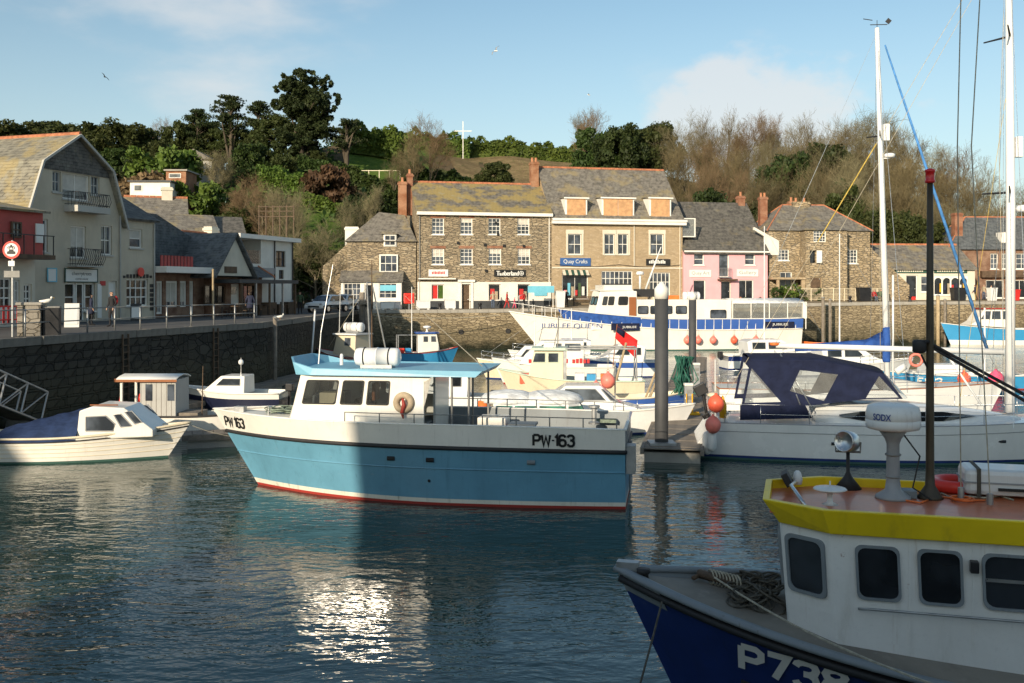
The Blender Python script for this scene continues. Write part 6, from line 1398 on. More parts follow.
# ---------------------------------------------------------------- near trawler P73
def trawler():
    u = Vector((-math.cos(R(16)), math.sin(R(16)))); L_, rk = 9.0, 1.1; tip = Vector((1.24, 11.96)); st = tip-u*(L_+rk)
    r = boat('trawler', 'navy trawler with white wheelhouse, yellow brow and orange roof', st, 164, 'fishing boat')
    H = Hull(L_, 1.85, (1.62, 1.68, 2.2, .45), rk, .9, .40, .93, 3.4, .88, 2.1, 1.5, n=40); top = H.top; dk = lambda t: top(t)-.10
    H.band(K(-.6), K(.15), 'antifouling', 'hull_red', r, 2); H.band(K(.15), lambda t: top(t)-.13, 'hull', 'hull_navy', r, 8); H.band(lambda t: top(t)-.13, top, 'sheer_plank', 'rubbing_black', r, 2)
    H.rail(lambda t: top(t)-.13, 'rubbing_strake', 'rubbing_black', r, .05, .02); H.rail(lambda t: top(t)-.02, 'cap_rail', 'inner_grey', r, .085, -.03, flat=.5)
    H.wall(lambda t: dk(t)-.05, top, 'bulwark_lining', 'inner_grey', r, .09); H.deck(dk, 'deck', 'deck_brown', r, 0, .995, .08, .06)
    H.band(lambda t: top(t)-.27, lambda t: top(t)-.06, 'bow_plate', 'inner_grey', r, 2, .955, 1, .02)
    # lettering on the port bow (towards the quay)
    H.map_figs('P738', .838, 1.56, .29, 1.05, .075, 1, 'hull_white', r, .02)
    MB().tube([H.pt(.90, 1.25, 1, .02), H.pt(.84, 1.12, 1, .03), H.pt(.80, 1.05, 1, .02)], [.02, .06, .02], 6).build('anchor_scuff', 'rubbing_black', r)
    # wheelhouse
    z1 = 2.98
    p0 = [(3.2, .86), (7.6, .86), (8.08, .5), (8.08, -.5), (7.6, -.86), (3.2, -.86)]; p1 = [(3.2, .86), (7.68, .86), (8.2, .5), (8.2, -.5), (7.68, -.86), (3.2, -.86)]
    zb = 1.4
    house = MB().add([(x, y, zb) for x, y in p0]+[(x, y, z1) for x, y in p1], [(i, (i+1) % 6, 6+(i+1) % 6, 6+i) for i in range(6)]).build('wheelhouse', 'wheelhouse_white', r, bevel=.03)
    def facet(i): return (*p0[(i+1) % 6], zb), (*p0[i], zb), (*p1[i], z1), (*p1[(i+1) % 6], z1)
    vz = lambda z: (z-zb)/(z1-zb); ux = lambda x: (7.64-x)/(7.64-3.2)
    for k, (x0, x1) in enumerate(((7.0, 7.38), (6.41, 6.78), (5.72, 6.18), (5.0, 5.4))):
        quad_window(house, *facet(0), ux(x1), ux(x0), vz(2.32), vz(2.83), 'inner_grey', out=.03, fw=.026, rnd=.2, bars=1 if k == 2 else 0); quad_window(house, *facet(4), 1-ux(x0), 1-ux(x1), vz(2.32), vz(2.83), 'inner_grey', out=.03, rnd=.2)
    for i in (1, 3): quad_window(house, *facet(i), .17, .83, vz(2.28), vz(2.83), 'inner_grey', out=.03, rnd=.2)
    quad_window(house, *facet(2), .06, .46, vz(2.28), vz(2.83), 'inner_grey', out=.03, rnd=.2); quad_window(house, *facet(2), .54, .94, vz(2.28), vz(2.83), 'inner_grey', out=.03, rnd=.2)
    MB().box(6.26, 6.34, .86, .95, 2.66, 2.78).build('deck_lamp', 'black_paint', house, bevel=.01)
    MB().tube([(3.6, .93, 2.2), (3.7, .95, 2.22), (5.2, .95, 2.22), (7.3, .95, 2.22), (7.4, .9, 2.2)], .014, 6).build('grab_rail', 'galvanised', house, True)
    for xx in (5.55, 6.30, 6.90, 7.50): MB().box(xx-.012, xx+.012, .858, .868, zb+.3, z1).build('weld_seam', 'wheelhouse_white', house)
    # welded base strip and rust-prone coaming
    MB().add([(x*1.0, y*1.015, zb) for x, y in p0]+[(x, y*1.015, dk(.75)+.12) for x, y in p0], [(i, i+1, 7+i, 6+i) for i in range(5)]).build('house_coaming', 'wheelhouse_white', house)
    # brow (yellow) and roof
    b0 = [(3.0, .93), (7.68, .93), (8.2, .54), (8.2, -.54), (7.68, -.93), (3.0, -.93)]; b1 = [(3.0, 1.0), (7.76, 1.0), (8.38, .6), (8.38, -.6), (7.76, -1.0), (3.0, -1.0)]; n = 6; zl, zh, zr = 2.96, 3.22, 3.12
    inn = [(x-.08, y*.93) for x, y in b1]
    MB().add([(x, y, zl) for x, y in b0]+[(x, y, zh) for x, y in b1]+[(x, y, zh+.004) for x, y in inn]+[(x, y, zr-.02) for x, y in inn]+[(x, y, zl) for x, y in [(a*.99, c*.9) for a, c in b0]],
             [f for i in range(n) for f in ((i, (i+1) % n, n+(i+1) % n, n+i), (n+i, n+(i+1) % n, 2*n+(i+1) % n, 2*n+i), (2*n+i, 2*n+(i+1) % n, 3*n+(i+1) % n, 3*n+i), (i, (i+1) % n, 4*n+(i+1) % n, 4*n+i))]).build('roof_brow', 'yellow_paint', r, bevel=.012)
    MB().prism([(x, y) for x, y in inn], zr-.05, zr, 'z').build('wheelhouse_roof', 'roof_orange', r)
    def loc(P_): d = Vector((P_[0], P_[1]))-st; return d.dot(u), d.dot(Vector((-math.sin(R(16)), -math.cos(R(16)))))
    # radar
    x, y = loc(P(893, 500, 11.43)); rd_ = MB().lathe([(.2, zr), (.19, zr+.03), (.09, zr+.10), (.075, zr+.2), (.07, zr+.62), (.09, zr+.68), (.16, zr+.78)], 18, (x, y, 0)).build('radar_pedestal', 'plastic_grey', r, True)
    dome = MB().lathe([(.20, zr+.78), (.285, zr+.80), (.30, zr+.84), (.30, zr+.90), (.295, zr+.905), (.30, zr+.91), (.298, zr+.98), (.28, zr+1.05), (.22, zr+1.075), (.05, zr+1.08)], 28, (x, y, 0)).build('radar_dome', 'hull_pale', r, True)
    def ring(a_, rad): return lambda uu, v: (x+rad*math.cos(a_+uu/rad), y+rad*math.sin(a_+uu/rad), zr+.95+v)
    lettering('SODX', 'text_blue', dome, ring(R(62), .307), .075, .21, bold=.02)
    [MB().torus((x, y, zr+zq), .08, .012, 14, 5).build('hose_clip', 'rail_grey', rd_) for zq in (.25, .5)]
    MB().tube([(x-.1, y, zr+.75), (x-.28, y+.05, zr+.5), (x-.2, y+.1, zr+.15), (x-.4, y+.1, zr+.02)], .01, 5).build('radar_cable', 'rubber', rd_)
    # mast with red lamp
    mx, my = loc(P(930, 500, 11.43)); zt = 6.72
    m_ = MB().lathe([(.15, zr), (.13, zr+.03), (.055, zr+.15), (.047, zr+.3), (.042, zr+2), (.032, zt)], 12, (mx, my, 0)).build('signal_mast', 'mast_brown', r, True)
    MB().lathe([(.04, zt), (.058, zt+.01), (.058, zt+.03), (.05, zt+.04), (.05, zt+.12), (.058, zt+.13), (.058, zt+.15), (.02, zt+.17)], 14, (mx, my, 0)).build('mast_lamp', 'lamp_red', m_, True)
    MB().tube([(mx, my, 4.9), (mx+.06, my+.1, 4.92)], .02, 5).tube([(mx, my, 4.55), (mx+.1, my+.07, 4.76)], .012, 5).build('lamp_bracket', 'rubbing_black', m_)
    MB().lathe([(.05, 0), (.075, .02), (.075, .13), (.06, .15)], 10, (mx+.12, my+.05, 4.78)).build('work_lamp', 'rubbing_black', m_, True)
    for off in (.0, .12): MB().tube([(mx-.02, my, 4.88-off*.3), (mx-2.6, my+.3, 3.4-off), (mx-3.6, my+.35, 2.85-off)], .018, 6).build('mast_stay', 'rubbing_black', m_)
    # searchlight
    x, y = loc(P(848, 490, 12.0)); s_ = MB().lathe([(.16, zr), (.05, zr+.14), (.022, zr+.2), (.022, zr+.44)], 12, (x, y, 0)).build('searchlight_stand', 'rubbing_black', r, True)
    T = Matrix.Rotation(R(60), 4, 'Z') @ Matrix.Rotation(R(82), 4, 'Y'); MB().lathe([(.03, -.12), (.10, -.11), (.125, -.06), (.13, .1), (.118, .12), (.11, .1)], 18, (x, y, zr+.56), T).build('searchlight', 'steel', s_, True)
    MB().tube([(x-.14, y, zr+.56), (x-.14, y, zr+.44), (x+.14, y, zr+.44), (x+.14, y, zr+.56)], .014, 5).build('yoke', 'rail_grey', s_)
    # satellite disc, lifebuoy, raft, lamps, ropes
    x, y = loc(P(830, 497, 11.1)); d_ = MB().lathe([(.09, zr), (.03, zr+.03), (.03, zr+.13), (.13, zr+.15), (.185, zr+.17), (.17, zr+.185), (.02, zr+.195), (.008, zr+.2), (.008, zr+.26)], 22, (x, y, 0)).build('gps_disc', 'hull_pale', r, True)
    x, y = loc(P(957, 487, 11.9)); MB().torus((x, y, zr+.07), .26, .075, 22, 8).build('lifebuoy', 'red_plastic', r, True)
    x, y = loc(P(1003, 492, 11.6)); lr = MB().box(x-.45, x+.45, y-.28, y+.28, zr+.03, zr+.33).build('liferaft_case', 'hull_pale', r, bevel=.06); MB().box(x-.46, x+.46, y-.29, y+.29, zr+.17, zr+.19).build('case_seam', 'plastic_grey', lr)
    for k in (-.3, .3): MB().box(x+k-.02, x+k+.02, y-.295, y+.295, zr+.02, zr+.34).build('strap', 'rope_dark', lr)
    MB().box(x-.35, x+.1, y+.28, y+.31, zr+.1, zr+.13).build('handle', 'rubber', lr)
    x, y = loc(P(787, 478, 11.9)); MB().cbox((x, y, zr+.14), (.08, .3, .16), ry=.5).build('floodlight', 'rubbing_black', r, bevel=.01); MB().lathe([(.05, 0), (.06, .06), (.04, .14), (.02, .16)], 10, (x-.12, y-.15, zr+.05)).build('horn', 'hull_pale', r, True)
    MB().tube([(x-.1, y+.1, zr+.12), (x-.05, y+.45, zr+.14), (x-.15, y+.75, zr+.06), (x-.2, y+.85, zr)], .022, 7).build('hand_rail', 'steel', r, True)
    x, y = loc(P(905, 500, 11.5)); MB().box(x-.12, x+.12, y-.1, y+.1, zr, zr+.09).build('junction_box', 'inner_grey', r, bevel=.01)
    rr = random.Random(2)
    for k in range(4): 
        x, y = loc(P(880+k*28, 498, 11.5)); MB().tube([(x, y, zr+.012), (x-.2, y+.15*rr.uniform(-1, 1), zr+.012), (x-.4, y+.3*rr.uniform(-1, 1), zr+.012), (x-.5, y+.1, zr+.012)], .011, 5).build('deck_cable', 'rope' if k % 2 else 'orange_plastic', r, True)
    x, y = loc(P(963, 500, 11.3)); MB().torus((x, y, zr+.02), .12, .012, 16, 5).torus((x+.03, y+.02, zr+.035), .1, .012, 16, 5).build('cable_coil', 'orange_plastic', r, True)
    # derrick over the wheelhouse (its head is above the picture) and the two falls that hang from it
    hx, hy = loc(P(950, 480, 11.6))
    MB().tube([(1.2, 0, 1.5), (1.2, 0, 7.5)], .09, 10).build('aft_mast', 'yellow_paint', r, True); MB().tube([(1.2, 0, 6.0), (hx-.9, hy, 10.2), (hx, hy, 10.6)], .06, 8).build('derrick', 'yellow_paint', r, True)
    for (px, py, Y) in ((961, 497, 11.35), (990, 507, 11.0)):
        x, y = loc(P(px, py, Y)); MB().tube([(x, y, zr+.02), (x, y, zr+.14)], .035, 6).build('rigging_screw', 'galvanised', r); MB().tube([(x, y, zr+.12), (x*.5+hx*.5-.02, y*.5+hy*.5, zr+4), (hx-.4+(.25 if px < 970 else 0), hy, 10.4)], .007, 5).build('derrick_fall', 'rope', r)
    # bow fittings, ropes on the foredeck
    MB().lathe([(.07, 0), (.06, .12), (.08, .14), (.08, .18)], 12, (9.75, .12, dk(.97))).build('bow_bollard', 'rubbing_black', r, True); MB().cbox((9.95, 0, 2.22), (.26, .14, .1)).build('bow_roller', 'galvanised', r)
    k = MB(); 
    for i in range(46):
        k.torus((8.45+rr.uniform(-.18, .22), .0+rr.uniform(-.55, .3), dk(.9)+.04+rr.random()*.12), rr.uniform(.08, .2), .014, 14, 4, Matrix.Rotation(rr.uniform(-.5, .5), 4, 'X') @ Matrix.Rotation(rr.uniform(-.5, .5), 4, 'Y'))
    k.build('rope_pile', 'rope_dark', r, True); an = MB().tube([(9.15, -.35, dk(.95)+.08), (8.7, -.1, dk(.93)+.1)], .055, 8).tube([(9.1, -.5, dk(.95)+.06), (9.2, -.2, dk(.95)+.06)], .03, 6).build('anchor', 'dark_wood', r, True)
    for i in range(9): an2 = MB().torus((9.0-.04*i, -.27+.022*i, dk(.94)+.09), .085, .013, 12, 4, Matrix.Rotation(R(30), 4, 'Z') @ Matrix.Rotation(R(90), 4, 'Y')).build('lashing', 'rope', r, True)
    MB().box(5.2, 5.9, .9, 1.3, dk(.6), dk(.6)+.02).build('deck_mat', 'rope_green', r)
    a = Vector((8.95, -.15, dk(.94)+.12)); b = Vector((4.65, 7.54, 3.65)); MB().tube([a.lerp(b, i/14)-Vector((0, 0, .42*4*(i/14)*(1-i/14))) for i in range(15)], .011, 5).build('bow_spring', 'rope', r)
    a = Vector((9.45, .75, 2.05)); b = Vector((10.2, 5.5, -.1)); MB().tube([a.lerp(b, i/14)-Vector((0, 0, .5*4*(i/14)*(1-i/14))) for i in range(15)], .012, 5).build('bow_line', 'rope_dark', r)
trawler()
class Fr:
    """pixel -> local (x, z) on a lengthwise plane y = yl of a boat"""
    def __init__(s, root): s.r = root; s.a = root.rotation_euler[2]; s.x0, s.y0 = root.location.x, root.location.y
    def __call__(s, px, py, yl=0):
        u = (math.cos(s.a), math.sin(s.a)); v = (-u[1], u[0]); t = (px-CX)/F; rx, ry = s.x0+v[0]*yl, s.y0+v[1]*yl
        x = (t*ry-rx)/(u[0]-t*u[1]); Y = ry+x*u[1]; return x, CH+(HY-py)*Y/F
    def p(s, px, py, yl=0): x, z = s(px, py, yl); return (x, yl, z)
# ---------------------------------------------------------------- cruising yacht with navy canopy
def yacht():
    r = boat('sailing_yacht', 'white cruising yacht with navy cockpit canopy moored at the pontoon', (6.75, 34.0), -8, 'yacht'); f = Fr(r)
    H = Hull(12.4, 1.95, (1.18, 1.2, 1.45, .35), .5, .7, .42, .80, 2.0, .93, 1.6, .75, srake=.85, n=36, stern_wl=.8); top = H.top
    H.band(K(-.5), K(.06), 'antifouling', 'boot_green', r, 3); H.band(K(.06), K(.14), 'boot_stripe', 'hull_navy', r, 1); H.band(K(.14), top, 'hull', 'gel_white', r, 8)
    H.rail(lambda t: top(t)-.26, 'hull_stripe', 'plastic_grey', r, .012, .004, close=False); H.rail(lambda t: top(t)+.01, 'toe_rail', 'plastic_grey', r, .022, -.03); H.deck(lambda t: top(t)-.01, 'deck', 'gel_white', r, 0, 1, .02, .05)
    for px in (836, 1007):
        x, z = f(px, 444, -1.9); t = x/H.L; p = H.pt(t, z, -1, .004); MB().tube([(x-.14, p[1], z), (x+.14, p[1], z)], .05, 8).build('portlight', 'glass_dark', r)
    # coachroof
    def row(x, w, z): return [(x, -w, top(x/12.4)-.02), (x, -w*.93, z-.12), (x, -w*.8, z), (x, 0, z+.05), (x, w*.8, z), (x, w*.93, z-.12), (x, w, top(x/12.4)-.02)]
    MB().loft([row(3.3, 1.2, 1.72), row(4.2, 1.3, 1.78), row(6.0, 1.3, 1.76), row(7.6, 1.15, 1.66), row(8.8, .9, 1.52), row(9.8, .5, 1.38)], cap=True).build('coachroof', 'gel_white', r, True)
    (xa, za), (xb, zb) = f(862, 418, -1.27), f(984, 410, -1.27)
    w_ = MB(); rows = []
    for i in range(13):
        t = i/12; x = 4.0+(xb-4.0)*t*.97; wd = 1.3 if x < 6 else 1.3-.15*(x-6)/1.6 if x < 7.6 else 1.15-.25*(x-7.6)/1.2
        h_ = .15*min(1, (1-t)*4, t*5+.2); zc = top(x/12.4)+.26-.03*t; rows.append([(x, -(wd*.985), zc-h_), (x, -(wd*.965), zc+h_)])
    w_.loft(rows).build('coachroof_window', 'glass_dark', r, solid=.02)
    # cockpit canopy: navy side cloths with clear panels, roof between them
    yl = 1.42
    def side(sg):
        A = lambda px, py: (f(px, py, -yl)[0], f(px, py, -yl)[1])
        out = {k: A(*v) for k, v in dict(bl=(741, 408), tl=(750, 361), tm=(820, 361), tr=(884, 374), br=(903, 399), b2=(868, 399), b1=(806, 406), a=(751.5, 368), b=(781, 402), c=(744.5, 403), d=(800, 370), e=(838, 374.5), g_=(824, 401), h_=(790, 391), i=(879, 376), j=(899, 397.5), k=(866, 398)).items()}
        def poly(keys, mat, name, o=0): MB().prism([out[k] for k in keys], sg*(yl-.0+o), sg*(yl-.02+o)).build(name, mat, cp)
        poly(['tl', 'a', 'c', 'bl'], 'canvas_navy', 'side_cloth'); poly(['a', 'b', 'c'], 'vinyl_yacht', 'clear_panel'); poly(['tl', 'tm', 'd', 'h_', 'b', 'a'], 'canvas_navy', 'side_cloth'); poly(['c', 'b', 'h_', 'b1', 'bl'], 'canvas_navy', 'side_cloth')
        poly(['d', 'e', 'g_', 'h_'], 'vinyl_yacht', 'clear_panel'); poly(['tm', 'tr', 'i', 'k', 'b2', 'b1', 'h_', 'g_', 'e', 'd'], 'canvas_navy', 'side_cloth'); poly(['i', 'j', 'k'], 'vinyl_yacht', 'clear_panel'); poly(['tr', 'br', 'b2', 'k', 'j', 'i'], 'canvas_navy', 'side_cloth')
        return out
    cp = bpy.data.objects.new('cockpit_canopy', None)
    cpm = MB(); o0 = None
    Apt = lambda px, py: f(px, py, -yl)
    prof = [Apt(741, 408), Apt(750, 361), Apt(820, 361), Apt(884, 374), Apt(903, 399)]
    rows = []
    for k, (x, z) in enumerate(prof[1:4]): rows.append([(x, yl*math.sin(a), z+.14*(math.cos(a*1.0)-0)) for a in [R(-90+180*i/10) for i in range(11)]])
    cp = cpm.loft(rows).build('cockpit_canopy', 'canvas_navy', r, True, solid=.02)
    side(-1); side(1)
    MB().loft([[(prof[3][0], yl*math.sin(R(-90+18*i)), prof[3][1]+.14*math.cos(R(-90+18*i))) for i in range(11)], [(prof[4][0]+.35*math.cos(R(-90+18*i)), yl*math.sin(R(-90+18*i)), prof[4][1]) for i in range(11)]]).build('windscreen_panel', 'vinyl_yacht', cp, True)
    # weather cloths and guard rails
    q = [f(740, 405, -1.6), f(805, 405, -1.75), f(812, 418, -1.75), f(740, 420, -1.6)]
    MB().add([(q[0][0], -1.62, q[0][1]), (q[1][0], -1.8, q[1][1]), (q[2][0], -1.8, q[2][1]), (q[3][0], -1.62, q[3][1])], [(0, 1, 2, 3)]).build('weather_cloth', 'canvas_navy', r, solid=.015)
    for sd in (-1, 1): stanchions(r, [(*H.pt(t, top(t), sd, -.08)[:2], top(t)) for t in (.03, .12, .24, .38, .52, .66, .8, .93)], .62, .013)
    MB().tube([(.05, -1.35, 1.15), (.0, -1.4, 1.8), (.0, 1.4, 1.8), (.05, 1.35, 1.15)], .018, 6).build('pushpit', 'steel', r, True)
    # gantry legs and mainsheet under the boom end
    a = f.p(777, 352, 0)
    for px, py, y in ((803, 412, -1.62), (813, 410, -1.62), (803, 412, 1.3), (813, 408, 1.3)): b = f(px, py, y); MB().tube([(a[0], y*.55, a[2]), (b[0], y, b[1])], .022, 6).build('gantry_leg', 'steel', r, True)
    # spars
    mx, _ = f(1010, 400, 0); mt = 17.5
    m_ = MB().tube([(mx, 0, 1.5), (mx+.02, 0, 8), (mx-.05, 0, mt)], [.15, .145, .10], 14, flat=1.0).build('mast', 'gel_white', r, True)
    b_ = f.p(776, 345.5, 0); MB().tube([(mx-.2, 0, f(1000, 352, 0)[1]), b_], [.105, .09], 12).build('boom', 'gel_white', r, True); MB().tube([(mx-.9, 0, 1.75), (mx-2.0, 0, 3.45)], .035, 8).build('vang', 'gel_white', r, True)
    MB().torus((b_[0]-.05, 0, b_[2]+.05), .12, .05, 10, 6).build('sheet_coil', 'orange_plastic', r, True)
    for z, w2 in ((5.5+255*.0325, 1.15), (5.5-62*.0325+5.2, 1.3)):
        for sd in (-1, 1): MB().tube([(mx, 0, z), (mx-.45, sd*w2, z+.08)], [.04, .025], 6).build('spreader', 'rubbing_black', m_)
    MB().box(mx+.16, mx+.38, -.1, .1, 5.5+133*.0325, 5.5+154*.0325).build('radar_reflector', 'gel_white', m_, bevel=.03); MB().lathe([(.06, 0), (.22, .02), (.24, .12), (.2, .22), (.03, .24)], 16, (mx+.42, 0, 5.5+78*.0325)).build('mast_radar', 'gel_white', m_, True)
    for k, (x, y, z, xt, yt, zt_) in enumerate([(mx, -1.85, 1.2, mx-.05, 0, mt), (mx, 1.85, 1.2, mx-.05, 0, mt), (mx-.5, -1.8, 1.2, mx, 0, 9.2), (mx-.5, 1.8, 1.2, mx, 0, 9.2), (12.7, 0, 1.5, mx, 0, mt), (mx-.25, -.08, 1.9, mx-.2, -.05, mt-.4)]):
        MB().tube([(x, y, z), (xt, yt, zt_)], .009, 4).build('shroud', 'steel', m_)
    bs = Vector((.1, -.2, 1.25)); bt = Vector((mx-.05, 0, mt)); MB().tube([bs, bt], .010, 4).build('backstay', 'rope', m_); MB().tube([bs.lerp(bt, .36), bs.lerp(bt, .56)], .02, 6).build('stay_cover', 'rope_yellow', m_)
    MB().tube([(b_[0], 0, b_[2]+.1), (mx-.1, 0, mt-.5)], .009, 4).build('topping_lift', 'rope', m_); MB().tube([(mx-.12, .1, 1.7), (mx-.3, .12, 10), (mx-.1, .05, mt-.3)], .01, 4).build('halyard', 'rope', m_); MB().tube([(mx-1.5, .3, 1.6), (mx-.1, .0, 12)], .008, 4).build('halyard', 'rope_yellow', m_)
    # stern gear
    MB().tube([(-.05, -1.1, 1.2), (-.15, -1.15, 2.1), (-.2, -1.2, 2.6)], .02, 6).build('outboard_bracket', 'steel', r); 
    ob = MB().box(-.45, -.05, -1.35, -1.0, 2.2, 2.55).tube([(-.25, -1.2, 2.2), (-.45, -1.2, 1.6)], .06, 8).box(-.62, -.38, -1.27, -1.13, 1.45, 1.62).build('outboard_motor', 'black_paint', r, bevel=.04)
    ob.rotation_euler = (0, R(-28), 0); ob.location = (.95, 0, .25)
    MB().tube([(.35, -1.45, 1.35), (.35, -1.5, 1.75), (.3, -1.5, 2.0), (.25, -1.45, 1.75), (.27, -1.45, 1.35)], .085, 8).build('horseshoe_buoy', 'yellow_plastic', r, True)
    MB().box(.1, .5, -1.5, -1.2, 1.2, 1.55).build('stern_locker', 'gel_white', r, bevel=.03); MB().tube([(.1, -.9, 1.2), (.1, -.9, 3.2)], .018, 6).build('danbuoy_staff', 'gel_white', r); MB().ball((.0, -1.45, 2.08), (.2, .2, .09), 10, 6).build('horn_float', 'hull_cream', r, True)
    return r
yacht()
for i, (px, py, Y, rr_, m_, lab) in enumerate([(716, 404, 31.9, .27, 'coral_buoy', 'round red buoy hanging at the stern of the navy-canopied yacht'), (713, 425, 31.8, .26, 'pink_buoy', 'faded pink buoy under the red one at the yacht stern')]): buoy(lab, P(px, py, Y), rr_, m_)
for i, (px, py, Y) in enumerate([(707, 443, 32.3), (712, 440, 32.0)]): fender('long white fender squeezed between the yacht stern and the pontoon', P(px, py, Y), .75, .15, 'hull_pale', 'white fenders at the yacht stern')
# ---------------------------------------------------------------- second yacht behind, blue furled genoa
def yacht2():
    r = boat('sailing_yacht', 'white yacht with blue mast cover and blue furled foresail behind the canopied yacht', (9.2, 45.2), -4, 'yacht'); f = Fr(r)
    H = Hull(12, 1.8, (1.15, 1.15, 1.4, .35), .7, .6, .42, .75, 2.0, .9, 1.6, .9, n=26); top = H.top
    H.band(K(-.4), K(.12), 'boot_stripe', 'hull_navy', r, 2); H.band(K(.12), top, 'hull', 'gel_white', r, 5); H.deck(lambda t: top(t), 'deck', 'deck_white', r, 0, 1, .01); H.rail(lambda t: top(t)+.02, 'toe_rail', 'varnish', r, .03, -.03)
    MB().loft([[(x, -w, 1.1), (x, -w*.85, z), (x, w*.85, z), (x, w, 1.1)] for x, w, z in ((2.6, 1.1, 1.55), (5, 1.2, 1.6), (8.2, 1.0, 1.5), (9.4, .5, 1.3))], cap=True).build('coachroof', 'deck_white', r, True)
    mb_, zt = f(887.5, 390, 0)[0], f(877, 28, 0)[1]; xt = f(877, 28, 0)[0]
    m_ = MB().tube([(mb_, 0, 1.4), (mb_*.5+xt*.5, 0, (1.4+zt)/2), (xt, 0, zt)], [.13, .125, .10], 12).build('mast', 'gel_white', r, True)
    at = lambda py: mb_+(xt-mb_)*(f(880, py, 0)[1]-1.4)/(zt-1.4)
    z0, z1 = f(888, 362, 0)[1], f(888, 327, 0)[1]; MB().lathe([(.16, z0), (.175, z0+.1), (.17, z1-.1), (.14, z1)], 14, (at(345), 0, 0)).build('mast_cover', 'canvas_blue', m_, True)
    bz_ = f(880, 347, 0)[1]; MB().loft([[(at(345)-.1, y*.12, bz_+z) for y, z in ((-1, -.1), (-1, .3), (0, .75), (1, .3), (1, -.1))], [(at(345)-.9, y*.16, bz_+z) for y, z in ((-1, -.12), (-1, .15), (0, .33), (1, .15), (1, -.12))], [(at(345)-4.0, y*.12, bz_+z-.1) for y, z in ((-1, -.1), (-1, .08), (0, .18), (1, .08), (1, -.1))]], True, True).build('sail_cover', 'canvas_blue', m_, True)
    a, b = f.p(885, 45, 0), f.p(988, 352, 0); MB().tube([a, (Vector(a)+Vector(b))/2, b], [.035, .065, .075], 8).build('furled_genoa', 'canvas_sky', m_, True); MB().tube([b, (12.6, 0, 1.4)], .012, 4).build('forestay', 'steel', m_)
    MB().box(at(130)+.14, at(130)+.4, -.12, .12, f(880, 141, 0)[1], f(880, 124, 0)[1]).build('radar_reflector', 'gel_white', m_, bevel=.03); z = f(880, 158, 0)[1]; MB().lathe([(.05, 0), (.22, .02), (.24, .14), (.18, .2), (.02, .22)], 16, (at(155)+.38, 0, z)).build('mast_radar', 'gel_white', m_, True); MB().box(at(155), at(155)+.4, -.04, .04, z-.04, z).build('radar_bracket', 'gel_white', m_)
    for sd in (-1, 1): MB().tube([(at(130), 0, f(880, 136, 0)[1]), (at(130)-.3, sd*1.0, f(880, 134, 0)[1])], [.04, .025], 5).build('spreader', 'rubbing_black', m_)
    MB().tube([(xt-.3, 0, zt+.15), (xt+.45, 0, zt+.15)], .02, 5).build('mast_head_bar', 'rubbing_black', m_); MB().tube([(xt, 0, zt), (xt, 0, zt+.35)], .015, 5).build('anemometer_staff', 'rubbing_black', m_); MB().tube([(xt-.6, 0, zt+.42), (xt-.2, 0, zt+.35)], .02, 5).build('wind_vane', 'rubbing_black', m_); MB().cbox((xt+.5, 0, zt+.3), (.2, .04, .2), ry=.7).build('wind_vane', 'rubbing_black', m_)
    for x, y in ((mb_-.3, -1.75), (mb_-.3, 1.75), (mb_+.3, -1.75), (.2, 0)): MB().tube([(x, y, 1.15), (xt, 0, zt-.2)], .010, 4).build('shroud', 'steel', m_)
    MB().tube([(mb_-.4, -.3, 1.6), (at(100), 0, f(880, 60, 0)[1])], .010, 4).build('halyard', 'rope', m_)
    MB().tube([f.p(893, 385, -.3), f.p(893, 275, -.3)], .045, 8).build('spinnaker_pole', 'gel_white', r, True)
    MB().torus(f.p(916, 360, -1.7), .25, .06, 18, 6, Matrix.Rotation(R(90), 4, 'X')).build('lifebuoy', 'pink_buoy', r, True)
    for sd in (-1, 1): stanchions(r, [(*H.pt(t, top(t), sd, -.08)[:2], top(t)) for t in (.03, .15, .3, .45, .6, .75, .9)], .6, .014)
    d = MB().tube([f.p(896, 372, -.8), f.p(905, 366, -.8)], .16, 8).build('stern_seat', 'hull_pale', r, True)
yacht2()

